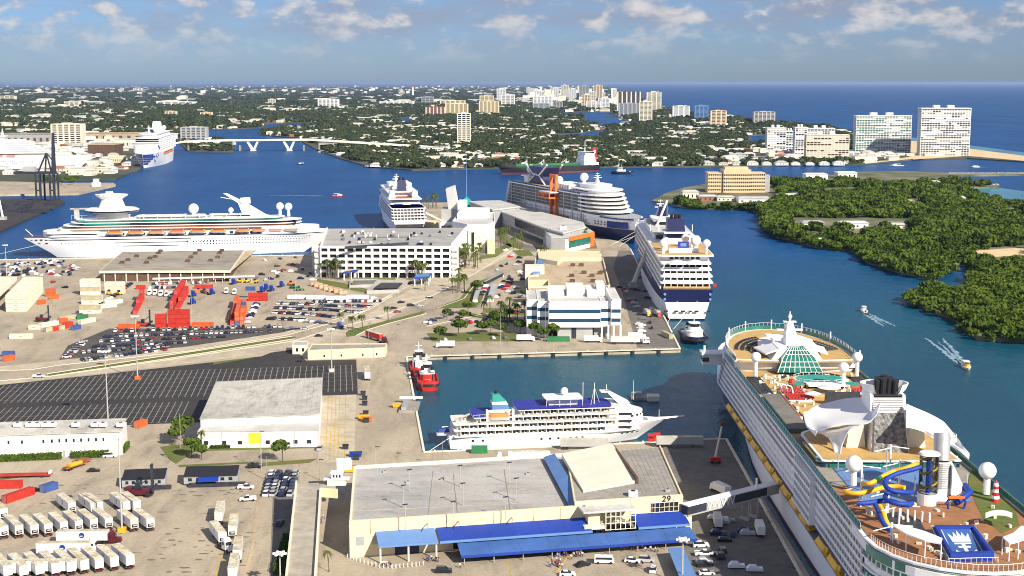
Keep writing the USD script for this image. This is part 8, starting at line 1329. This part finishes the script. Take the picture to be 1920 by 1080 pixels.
p = thing('white_pilothouse', 'white boat pilothouse structure standing at the top of the car ramp', 'structure', (*G(632, 908, 10.6), 10.6)); MB().box(-3, 3, -1.5, 1.5, 0, 2).build('lower_cabin', 'white', p); MB().box(-1.6, 1.8, -1.3, 1.3, 2, 4).build('upper_cabin', 'white', p); MB().box(-2, 2.2, -1.6, 1.6, 4, 4.3).build('roof', 'white', p); MB().box(-4.2, 4.2, -1.8, 1.8, 1.9, 2.05).build('side_deck', 'white', p); [MB().box(x, x + .6, -1.36, -1.3, 2.6, 3.5).build('window', GLD, p) for x in (-1.2, -.2, .8)]
p = thing('dolphin_platform', 'concrete mooring dolphin with grey walkway on the slip west wall', 'platform', (*G(768, 765), 2)); MB().box(-4, 4, -9, 9, 0, 1).build('slab', CGR, p); MB().box(-3, -1, -8, 8, 1, 2.2).build('walkway', 'grey', p); MB().box(-5, 5, 9, 10.5, 2, 2.8).build('walkway_roof', 'white', p); put(PK['white'], 'pickup_truck', 'lime coloured vehicle beside the slip west wall walkway', 'pickup', (*G(746, 765), 2.05), 0) if False else None
for i, (x, y, c) in enumerate([(688, 790, 'orange'), (682, 786, 'yellow'), (746, 764, 'yellow'), (667, 856, 'blue'), (657, 885, 'yellow')]): p = thing('yard_skip', ['orange skip at the loading lane', 'yellow skip behind the orange one', 'lime yellow buggy by the slip wall', 'small blue booth by the loading lane', 'yellow barrier block at the terminal corner'][i], 'skip', (*G(x, y), 2.04), .1); MB().tapered(-2, 2, -1, 1, .2, 1.6, -.3, -.3, -.2, -.2).build('tub', c, p); MB().box(-1.8, 1.8, -.9, .9, 0, .2).build('skid', DKM, p); MB().box(-2.4, 2.4, -1.25, 1.25, 1.55, 1.7).build('rim', c, p)
for i, (x, y) in enumerate([(604, 760), (606, 778), (607, 792), (601, 741), (604, 750), (668, 862), (648, 842)]): p = thing('yard_bin', f'dark bin, {["first", "second", "third", "fourth", "fifth", "sixth", "seventh"][i]} along the loading lane kerb', 'bin', (*G(x + 80 if i < 5 else x, y), 2.04)); MB().tapered(-1, 1, -.8, .8, 0, 1.6, -.1, -.1, -.1, -.1).build('tub', DKM, p); MB().box(-1.2, 1.2, -1, 1, 1.6, 1.75).build('lid', 'black', p)
for i, (x, y) in enumerate([(597, 538), (606, 541), (615, 544), (624, 547), (634, 549), (644, 552), (590, 536)]): p = thing('wood_crate', f'orange brown crate, {["second", "third", "fourth", "fifth", "sixth", "seventh", "first"][i]} in the row by the dense lot', 'crate', (*G(x, y), 2.04), .3); MB().box(-3, 3, -1.5, 1.5, .2, 2.6).build('panel', 'tan', p); [MB().box(k - .12, k + .12, -1.56, 1.56, 0, 2.7).build('batten', 'orange', p) for k in (-2.6, 0, 2.6)]
for i, (x, y) in enumerate([(540, 562), (575, 563), (612, 564), (650, 562)]): p = thing('boat_cover', f'long white wrapped boat, {["first", "second", "third", "fourth"][i]} from the left above the dense lot', 'boat', (*G(x + 20, y - 1), 2.04), .05); MB().loft([[(x_, -w_, .5), (x_, w_, .5), (x_, w_ * .6, 2.2 + w_ * .3), (x_, -w_ * .6, 2.2 + w_ * .3)] for x_, w_ in ((-7, 1.6), (-2, 1.9), (3, 1.7), (7.5, .3))]).build('wrapped_hull', 'white', p); MB().box(-5, 4, -.5, .5, 0, .5).build('cradle', 'grey', p)
# ------------------------------------------------------------------ poles
def mast_pole(label, x, y, top, heads=True, c=GRL, base=None, z0=2.0):
    a = G(x, y, z0); h = hgt(top, a[1]) - z0; p = thing('light_mast', label, 'lamp', (*a, z0)); MB().cyl((0, 0, 0), (0, 0, h), .32, .16, 8).build('pole', c, p); MB().cyl((0, 0, h - .3), (0, 0, h), 1.3, 1.3, 12).build('ring', 'white', p)
    for k in range(6): t = k * 1.047; MB().obox((1.5 * math.cos(t), 1.5 * math.sin(t), h - .5), (.8, .6, .5), t).build('floodlight', 'white', p)
    if base: MB().box(-1.1, 1.1, -1.1, 1.1, 0, 1.4).build('base_barrier', base, p)
mast_pole('tall light mast rising behind the white shed', 203, 797, 658); mast_pole('tall light mast with orange barriers on the empty lot', 258, 711, 592, base='orange'); mast_pole('light mast in front of the yellow office', 622, 697, 616, base=CRP); mast_pole('tall light mast among the trailers with a yellow cage', 229, 997, 817, base='yellow'); mast_pole('light mast beside the car ramp at the bottom edge', 526, 1105, 1036); mast_pole('light mast by the walkway roof at the bottom edge', 1279, 1096, 1010); mast_pole('light mast at the far left cruise yard', 13, 520, 459)
for i, (x, y, t_) in enumerate([(339, 842, 757), (360, 610, 505), (745, 683, 600), (938, 650, 585), (1023, 640, 560), (555, 570, 490), (745, 890, 850), (655, 545, 470), (600, 900, 862), (705, 890, 838), (830, 880, 826), (490, 880, 800), (500, 900, 855), (773, 520, 460), (692, 665, 606), (660, 612, 560), (1238, 962, 905), (506, 535, 510)]):
    a = G(x, y); h = hgt(t_, a[1]) - 2; h = min(h, 14 if y > 700 else 20); p = thing('lamp_post', f'thin lamp post {["between tree and warehouse", "rising from the red containers", "by the yellow office corner", "pale, on the north quay verge", "beside the striped office trees", "over the dense car lot", "behind the roof deck wall", "over the fenced compound", "at the ramp top", "left on the slip road", "middle of the slip road", "at the block of cars", "next to the block of cars", "by the blue canopy", "left of the turning red truck", "at the median tip", "on the shaded quay", "dark, in the yellow loader yard"][i]}', 'lamp', (*a, 2)); MB().cyl((0, 0, 0), (0, 0, h), .16, .1, 6).build('pole', GRL if i % 2 else CGR, p); MB().box(-.2, 1.4, -.2, .2, h, h + .2).build('lamp_head', DKM, p)
# fence posts and people in front of the terminal
pts_ = [(652, 1046), (668, 1052), (690, 1059), (712, 1065), (735, 1066), (757, 1064), (780, 1062), (800, 1058)]
k = 0
for a, b in zip(pts_[:-1], pts_[1:]):
    for t in (0, .33, .67): x, y = a[0] + (b[0] - a[0]) * t, a[1] + (b[1] - a[1]) * t; g = G(x, y); p = thing('bollard', 'white barrier post in the curved row before the cream terminal', 'bollard', (*g, 2.0), 0, 'barrier posts before the terminal'); MB().cyl((0, 0, 0), (0, 0, 1.1), .12, n=6).build('post', 'white', p); MB().cyl((0, 0, 1.1), (0, 0, 1.2), .16, n=6).build('cap', 'white', p)
# ------------------------------------------------------------------ people
import manifold3d as m3
def hull2(a, ra, b, rb):
    s1 = m3.Manifold.sphere(ra, 10).translate(a); s2 = m3.Manifold.sphere(rb, 10).translate(b); return m3.Manifold.batch_hull([s1, s2])
def person_class(name, shirt, trousers, stride=.12, arm=.1):
    p = proto(name); H0 = .92
    legs = [[(0, .09, H0), (stride, .1, .5), (stride * .6, .1, .08)], [(0, -.09, H0), (-stride, -.1, .5), (-stride * 1.6, -.1, .08)]]; arms = [[(0, .2, 1.42), (-arm, .25, 1.15), (arm * .6, .25, .9)], [(0, -.2, 1.42), (arm, -.25, 1.15), (arm * 2, -.24, .92)]]
    parts = []
    for l in legs: parts += [hull2(l[0], .095, l[1], .065), hull2(l[1], .065, l[2], .045), hull2(l[2], .045, (l[2][0] + .14, l[2][1], .05), .04)]
    for a in arms: parts += [hull2(a[0], .06, a[1], .045), hull2(a[1], .045, a[2], .035), hull2(a[2], .035, (a[2][0] + .04, a[2][1], a[2][2] - .14), .028)]
    parts += [hull2((0, .08, 1.0), .12, (0, .13, 1.38), .1), hull2((0, -.08, 1.0), .12, (0, -.13, 1.38), .1), hull2((0, .08, 1.0), .12, (0, -.13, 1.38), .1), hull2((0, 0, 1.4), .06, (0, 0, 1.55), .055), hull2((.01, 0, 1.62), .095, (0, 0, 1.69), .09), hull2((.1, 0, 1.63), .02, (.11, 0, 1.6), .02)]
    b = m3.Manifold.batch_boolean(parts, m3.OpType.Add); mm = b.to_mesh(); MB().add(mm.vert_properties[:, :3], mm.tri_verts).build('body', 'skin', p)
    c = m3.Manifold.batch_boolean([hull2((0, .08, 1.0), .135, (0, .14, 1.38), .112), hull2((0, -.08, 1.0), .135, (0, -.14, 1.38), .112), hull2((0, .08, 1.0), .135, (0, -.14, 1.38), .112)] + [hull2(a[0], .075, a[1], .06) for a in arms], m3.OpType.Add).to_mesh(); MB().add(c.vert_properties[:, :3], c.tri_verts).build('shirt', shirt, p)
    c = m3.Manifold.batch_boolean([hull2(l[0], .115, l[1], .085) for l in legs] + [hull2(l[1], .085, l[2], .062) for l in legs], m3.OpType.Add).to_mesh(); MB().add(c.vert_properties[:, :3], c.tri_verts).build('trousers', trousers, p)
    c = m3.Manifold.sphere(.1, 10).translate((-.015, 0, 1.69)).to_mesh(); MB().add(c.vert_properties[:, :3], c.tri_verts).build('hair', 'brown', p); return p
mat('skin', (.42, .25, .17), .6, .05, 2)
PC = [('black', 'navy'), ('white', DKM), ('grey', 'black'), ('blue', 'tan'), ('red', 'navy'), (CRP, 'blue')]; PCL = [person_class(f'person_{a}_{b}', a, b, .05 + .06 * i, .06 + .02 * i) for i, (a, b) in enumerate(PC)]
rp_ = np.random.default_rng(55); nm_ = {CRP: 'cream', DKM: 'dark grey', 'grey': 'grey'}
groups = [((1044, 1048), (1092, 1041), 18, 'in the queue under the lower blue canopy edge'), ((1030, 1066), (1056, 1052), 16, 'in the queue by the yellow barriers'), ((1160, 1036), (1235, 1030), 12, 'standing at the canopy near the white cars'), ((700, 1064), (735, 1062), 8, 'waiting by the curved row of barrier posts'), ((800, 1056), (824, 1050), 8, 'near the pillars of the pale canopy'), ((860, 1066), (870, 1064), 1, 'crossing the forecourt alone'), ((1200, 1062), (1206, 1064), 1, 'in yellow light beside the white vehicle'), ((596, 970), (606, 990), 5, 'in the lane right of the car ramp')]
for (a, b, n, w) in groups:
    for i in range(n):
        k = int(rp_.integers(0, 6)); g = G(a[0] + (b[0] - a[0]) * rp_.uniform(), a[1] + (b[1] - a[1]) * rp_.uniform() + rp_.uniform(-2, 2)); s_, t_2 = PC[k]; put(PCL[k], 'person', f'person in {nm_.get(s_, s_)} shirt {w}', 'person', (*g, 2.04), rp_.uniform(0, 6.28), f'people {w}, {nm_.get(s_, s_)} shirts')
p = thing('queue_barrier', 'yellow queue barrier line beside the people on the forecourt', 'barrier'); q0, q1 = G(1044, 1075), G(1062, 1050)
for k in range(9): c = q0 + (q1 - q0) * k / 8; MB().cyl((*c, 2), (*c, 3.1), .09, n=6).build('post', 'yellow', p)
# ------------------------------------------------------------------ trees and plants
def tree_class(name, h, rx, rz, n, mt, seed, sz=.9):
    p = proto(name); r = np.random.default_rng(seed); zc = h - rz * .9; MB().cyl((0, 0, 0), (.2, .1, zc), h * .03, h * .018, 7).build('trunk', 'bark', p)
    for k in range(4): t = k * 1.6 + r.uniform(0, .5); MB().cyl((.2, .1, zc * .8), (rx * .5 * math.cos(t), rx * .5 * math.sin(t), zc + rz * .2), h * .014, h * .006, 5).build('limb', 'bark', p)
    leaf_cloud(n, rx, rz, zc, sz, seed, 8).build('crown', mt, p); return p
def palm_class(name, h, seed, n=14, L=2.9, mt='leaf_palm'):
    p = proto(name); r = np.random.default_rng(seed); tx_, ty_ = r.uniform(-.5, .5, 2); MB().tube([(0, 0, 0), (tx_ * .3, ty_ * .3, h * .5), (tx_, ty_, h)], [h * .022 + .1, h * .017 + .06, h * .014 + .05], 6).build('trunk', 'bark', p); m = MB()
    for k in range(n):
        a = k * 2.4 + r.uniform(-.2, .2); up = r.uniform(-.15, .75); d = np.array([math.cos(a), math.sin(a), 0]); pr = None; w_ = np.array([-d[1], d[0], 0])
        for t in np.linspace(0, 1, 5):
            c = np.array([tx_, ty_, h]) + d * L * t * (1 - .15 * t) + np.array([0, 0, L * (up * t - .95 * t * t)]); w = .42 * (1 - t) ** .6 * (.25 + t * 2.2 if t < .35 else 1) + .03; e = (c + w_ * w - (0, 0, w * .45), c, c - w_ * w - (0, 0, w * .45))
            if pr: m.add([pr[0], pr[1], e[1], e[0], pr[1], pr[2], e[2], e[1]], [(0, 1, 2, 3), (4, 5, 6, 7)])
            pr = e
    m.build('crown', mt, p); return p
TC = [tree_class(f'broad_tree_{k}', 8.5, 4.0, 2.9, 420, 'leaf', 60 + k, .62) for k in range(3)]; SC = [tree_class(f'small_tree_{k}', 5.2, 2.0, 1.7, 220, 'leaf', 70 + k, .42) for k in range(2)]; PMC = [palm_class(f'palm_{k}', 8 + 1.5 * k, 80 + k) for k in range(3)]; PRD = palm_class('round_palm', 5.5, 91, 26, 2.1)
rq = np.random.default_rng(21)
def tr(cls, nm, lb, x, y, sc=1.0, group=None): g = G(x, y); put(cls, nm, lb, 'palm' if 'palm' in nm else 'tree', (*g, 2), rq.uniform(0, 6.28), group, sc * rq.uniform(.92, 1.08))
for (x, y, s_, w) in [(345, 828, 1.0, 'between the shed and the warehouse, largest of the yellow-green clump'), (328, 835, .8, 'left in the yellow-green clump by the warehouse'), (360, 858, .85, 'lower right in the clump by the warehouse'), (378, 862, .6, 'thin, right below the warehouse clump'), (530, 866, .8, 'dark and round, alone on the strip below the warehouse'), (860, 633, 1.0, 'big dark, left of the row behind the north quay fence'), (825, 640, .9, 'dark, at the left end of the row behind the north quay fence'), (905, 628, .85, 'light green, third in the row behind the north quay fence'), (945, 632, .8, 'low, fourth in the row behind the north quay fence'), (975, 626, .85, 'near the right of the row behind the north quay fence'), (935, 618, 1.15, 'large and spreading, left of the striped office'), (878, 590, .9, 'dark, at the lawn corner by the car park'), (868, 605, .75, 'bushy, in the car park below the lawn'), (838, 600, .7, 'leaning, in the car park beside the road'), (1003, 632, .9, 'pair, left before the striped office'), (1020, 640, .8, 'young, in front of the striped office wall'), (1035, 636, .85, 'right before the striped office entrance'), (895, 552, .95, 'by the car shelters, dark clump'), (985, 560, .7, 'at the tan terminal wall'), (955, 600, .75, 'in the small car park right part'), (920, 625, .8, 'beside the large spreading one')]:
    tr(TC[int(rq.integers(0, 3))], 'broadleaf_tree', 'broadleaf tree, ' + w, x, y, s_ * 1.15)
for i, (x, y, w) in enumerate([(662, 622, 'left of the two ball palms on the median tip'), (680, 620, 'right of the two ball palms on the median tip'), (640, 612, 'yellowish, at the median tip'), (728, 601, 'by the lower verge of the curved road'), (797, 545, 'alone in the middle of the curved road junction')]): tr(PRD, 'round_palm', 'small round-headed palm ' + w, x, y, 1.5)
for (x0, x1, y0, y1, n, w, g) in [(595, 640, 520, 524, 9, 'under the left end of the garage', 'palms at the left end of the garage'), (690, 735, 510, 520, 8, 'in front of the garage middle bays', 'palms before the garage middle'), (770, 800, 518, 528, 8, 'around the small blue canopy', 'palms at the small blue canopy'), (808, 850, 505, 518, 11, 'before the right bays of the garage', 'palms at the right end of the garage'), (855, 905, 485, 505, 18, 'in the grove between garage and road', 'palms in the grove right of the garage'), (845, 872, 540, 556, 7, 'on the lawn left of the car shelters', 'palms on the lawn'), (935, 955, 448, 470, 9, 'on the verge beside the long terminal road', 'palms on the terminal verge'), (1042, 1060, 455, 466, 6, 'at the glazed corner of the long terminal', 'palms at the long terminal corner'), (1085, 1112, 458, 466, 5, 'below the orange framed window', 'palms below the orange window'), (960, 985, 455, 475, 5, 'on the road island above the car park', 'palms on the road island'), (900, 990, 596, 612, 7, 'between the rows of the small car park', 'palms in the small car park'), (1012, 1022, 482, 500, 3, 'in the notch of the tan terminal', 'palms in the tan terminal notch'), (790, 835, 385, 392, 7, 'on the pier behind the white tower', 'palms on the pier'), (1165, 1188, 640, 648, 2, 'x', 'x')]:
    if w == 'x': continue
    for k in range(int(n * 1.5)): tr(PMC[int(rq.integers(0, 3))], 'palm_tree', 'palm ' + w, rq.uniform(x0, x1), rq.uniform(y0, y1), 1.25, g)
tr(PMC[0], 'palm_tree', 'single palm on the lane right of the car ramp', 617, 1072, .75); tr(PMC[1], 'palm_tree', 'palm left in front of the white warehouse', 378, 842, .7); tr(PMC[0], 'palm_tree', 'pair of palms at the right end of the warehouse front, left', 562, 836, .55); tr(PMC[0], 'palm_tree', 'pair of palms at the right end of the warehouse front, right', 570, 836, .55); tr(PMC[2], 'palm_tree', 'palm beside the hedge right of the white shed', 322, 862, .6)
def hedge(label, a, b, w, h):
    a, b = G(*a), G(*b); L = np.linalg.norm(b - a); d = (b - a) / L; r = np.random.default_rng(int(L * 10)); p = thing('hedge', label, 'hedge', (*a, 2), math.atan2(d[1], d[0])); MB().box(.1, L - .1, -w / 2 + .25, w / 2 - .25, 0, h - .25).build('inner_growth', 'leaf', p); n = int(L * 60); m = MB(); c = np.column_stack([r.uniform(0, L, n), r.uniform(-w / 2, w / 2, n), r.uniform(.1, h, n)]); f = r.integers(0, 3, n); c[f == 0, 2] = h + r.normal(size=(f == 0).sum()) * .12; c[f == 1, 1] = -w / 2
    u = r.normal(size=(n, 3)); u /= np.linalg.norm(u, axis=1)[:, None]; v = np.cross(u, r.normal(size=(n, 3))); v /= np.linalg.norm(v, axis=1)[:, None]; V = np.stack([c - .3 * u, c - .3 * v, c + .3 * u, c + .3 * v], 1).reshape(-1, 3); i = np.arange(n) * 4; m.add(V, np.column_stack([i, i + 1, i + 2, i + 3])); m.build('leaves', 'leaf', p)
hedge('long dark hedge in front of the white shed, left part', (-20, 866), (116, 860), 2.6, 2.2); hedge('dark hedge in front of the white shed, right part', (134, 859), (204, 856), 2.6, 2.2); hedge('small hedge at the right end of the white shed', (226, 850), (236, 838), 3, 2.4); hedge('low hedge under the warehouse windows, left', (395, 841), (432, 840), 1.6, 1.2); hedge('low hedge under the warehouse windows, right', (498, 838), (550, 837), 1.6, 1.2); hedge('clipped shrub row at the ramp foot', (522, 1078), (542, 1010), 3.4, 2.0)
for k in range(16): tr(TC[k % 3], 'broadleaf_tree', 'bushy tree on the sandy pier behind the dark gantry crane', rq.uniform(85, 145), rq.uniform(341, 348), 1.1, 'trees on the sandy pier')
p = thing('pier_shed', 'white stepped shed at the tip of the sandy pier', 'shed', (*G(181, 350), 2)); MB().box(-5, 5, -4, 4, 0, 6).build('wall', 'white', p); MB().box(-3, 3, -3, 3, 6, 10).build('upper_wall', 'white', p); MB().box(-3.5, 3.5, -3.5, 3.5, 10, 10.6).build('roof', RFW, p)
p = thing('jib_crane', 'white jib boom leaning at the left edge of the dark pier', 'crane', (*G(6, 412), 2)); q = MB(); q.cyl((0, 0, 0), (-6, 8, 22), 1.2, .6, 6); q.build('boom', 'white', p); MB().box(-3, 3, -3, 3, 0, 3).build('base', GRL, p)
m = MB(); rz_ = np.random.default_rng(8)
for k in range(60): c = G(rz_.uniform(-60, 105), rz_.uniform(376, 400)); m.obox((*c, 2), (rz_.uniform(2, 14), rz_.uniform(2, 5), rz_.uniform(1, 4)), rz_.choice([0, .2, 1.5]))
m.build('pier_cargo', DKM, kind='stuff', label='dark cargo and gear lying on the shaded left pier', cat='cargo')
# mangroves and park woodland
MG = [(leaf_cloud(150, 5.5, 4.6, 4.4, 1.15, 200 + k, 11).merge(solid_crown(3.3, 2.2, 3.4, 40 + k)), 'leaf_mangrove', None) for k in range(4)]
clear = unary_union([Polygon(GP(p_)) for p_ in ([(1222, 376), (1345, 391), (1440, 391), (1460, 370), (1452, 345), (1240, 345)], [(1490, 372), (1560, 366), (1620, 358), (1640, 352), (1560, 352), (1480, 362)], [(1480, 430), (1700, 432), (1705, 410), (1490, 408)], [(1690, 385), (1760, 402), (1765, 396), (1715, 372), (1700, 374)], [(1815, 472), (1930, 460), (1930, 492), (1850, 492)], [(1560, 335), (1790, 322), (1790, 340), (1720, 345), (1620, 345)], [(1505, 345), (1560, 345), (1610, 336), (1600, 318), (1500, 330)])]).buffer(2)
inn_ = PARK.buffer(-5); A_ = fill(inn_, 64000, 91, 650, 1950, lambda x, y: np.clip((clump(x, y, 40, 33) - .12) * 2.4, .25, 1)); A_ = A_[~shapely.contains_xy(clear, A_[:, 0], A_[:, 1])]
edge = []; bd = PARK.exterior
for t in np.arange(0, bd.length, 3.2):
    q_ = bd.interpolate(t); 
    if q_.y < 1560 and in_frame(q_.x, q_.y, 1.1): edge.append((q_.x + rq.normal() * 2.5, q_.y + rq.normal() * 2.5))
A_ = np.vstack([A_, np.array(edge)]); bs = [sbox(G(x0_, yb_)[0] - 3, G(x0_, yb_)[1] - 48, G(x1_, yb_)[0] + 3, G(x0_, yb_)[1] + 20) for (x0_, x1_, yb_) in [(1511, 1552, 341), (1571, 1607, 334), (1576, 1628, 428), (1505, 1545, 427), (1655, 1700, 429), (1740, 1762, 347), (1786, 1810, 376), (1885, 1908, 400), (1460, 1500, 372)]]; A_ = A_[~shapely.contains_xy(unary_union(bs), A_[:, 0], A_[:, 1])]
r = np.random.default_rng(9); q = (.40 + .85 * r.uniform(0, 1, len(A_)) ** 2) * np.where(A_[:, 1] > 1150, 1.2, .95) * np.where(A_[:, 1] < 900, .92, 1.0); scatter('mangrove_wood', MG, np.column_stack([A_, np.full(len(A_), .8)]), r.integers(0, 4, len(A_)), np.column_stack([q, q, q * r.uniform(.65, 1.1, len(A_))]), r.uniform(0, 6.28, len(A_)), label='dense green mangrove and park woodland on the right shore', cat='trees')
# rocks of the jetty and the shore
rk = np.random.default_rng(66); jm = []; J = [G(1780 + k * .9, 326 + rk.uniform(-.6, .6), 1) for k in range(170)] + [G(1795 + k * .7, 347.5 + rk.uniform(-.5, .5), 1) for k in range(110)]
scatter('jetty_rocks', [(MB().sphere((0, 0, 0), 1, 6, .7), 'concrete_wall', None)], np.column_stack([np.array(J), np.full(len(J), 1.6)]), np.zeros(len(J), int), np.repeat(rk.uniform(1.2, 2.6, len(J))[:, None], 3, 1), rk.uniform(0, 6, len(J)), label='rocks of the two jetties on the right', cat='rocks')
sheet('dirt_bank', [(452, 1090), (470, 1030), (478, 960), (486, 905), (492, 905), (484, 975), (474, 1040), (462, 1090)], 2.07, 'rust' if 0 else 'tan'); sheet('footpath', [(1690, 385), (1755, 400), (1765, 397), (1718, 376), (1702, 373)], 2.05, 'sand'); sheet('clearing', [(1825, 470), (1935, 463), (1935, 477), (1850, 483)], 2.05, 'sand'); sheet('park_lawn', [(1490, 371), (1560, 365), (1620, 357), (1560, 353), (1485, 363)], 2.05, 'grass', kind='stuff', label='mown lawn behind the peach building', cat='grass')
# oil stains on the yards
st = MB(); rs_ = np.random.default_rng(14)
for k in range(150):
    x, y = rs_.uniform(60, 480), rs_.uniform(900, 1075); c = G(x, y); n_ = 9; w_, h_ = rs_.uniform(.4, 2.2), rs_.uniform(.2, .9); a_ = rs_.uniform(0, 3); pts2 = [(c[0] + w_ * math.cos(t) * rs_.uniform(.5, 1), c[1] + h_ * math.sin(t) * rs_.uniform(.5, 1)) for t in np.linspace(0, 6.28, n_)[:-1]]
    if shapely.contains_xy(PORT, *c) and y > 905: st.add([(*p_, 2.034 + .0004 * k) for p_ in pts2] + [(*c, 2.034 + .0004 * k)], [(i, (i + 1) % 8, 8) for i in range(8)])
st.build('oil_stains', ASO, kind='stuff', label='dark oil stains on the trailer yard concrete', cat='stains')
# mooring lines
ml = MB()
for a, b in [(((98, 812, 12)), (90, 790, 2.5)), ((110, 812, 12), (91, 770, 2.5)), ((120, 1205, 12), (88, 1190, 2.5)), ((112, 1204, 14), (84, 1175, 2.5)), ((116, 1204, 14), (90, 1165, 2.5)), ((-22, 520, 6), (-32, 506, 2.5)), ((-378, 1100, 12), (-420, 1088, 2.5))]: ml.bar(a, b, .18)
ml.build('mooring_lines', CRP, kind='stuff', label='pale mooring lines from ships to the quays', cat='ropes')
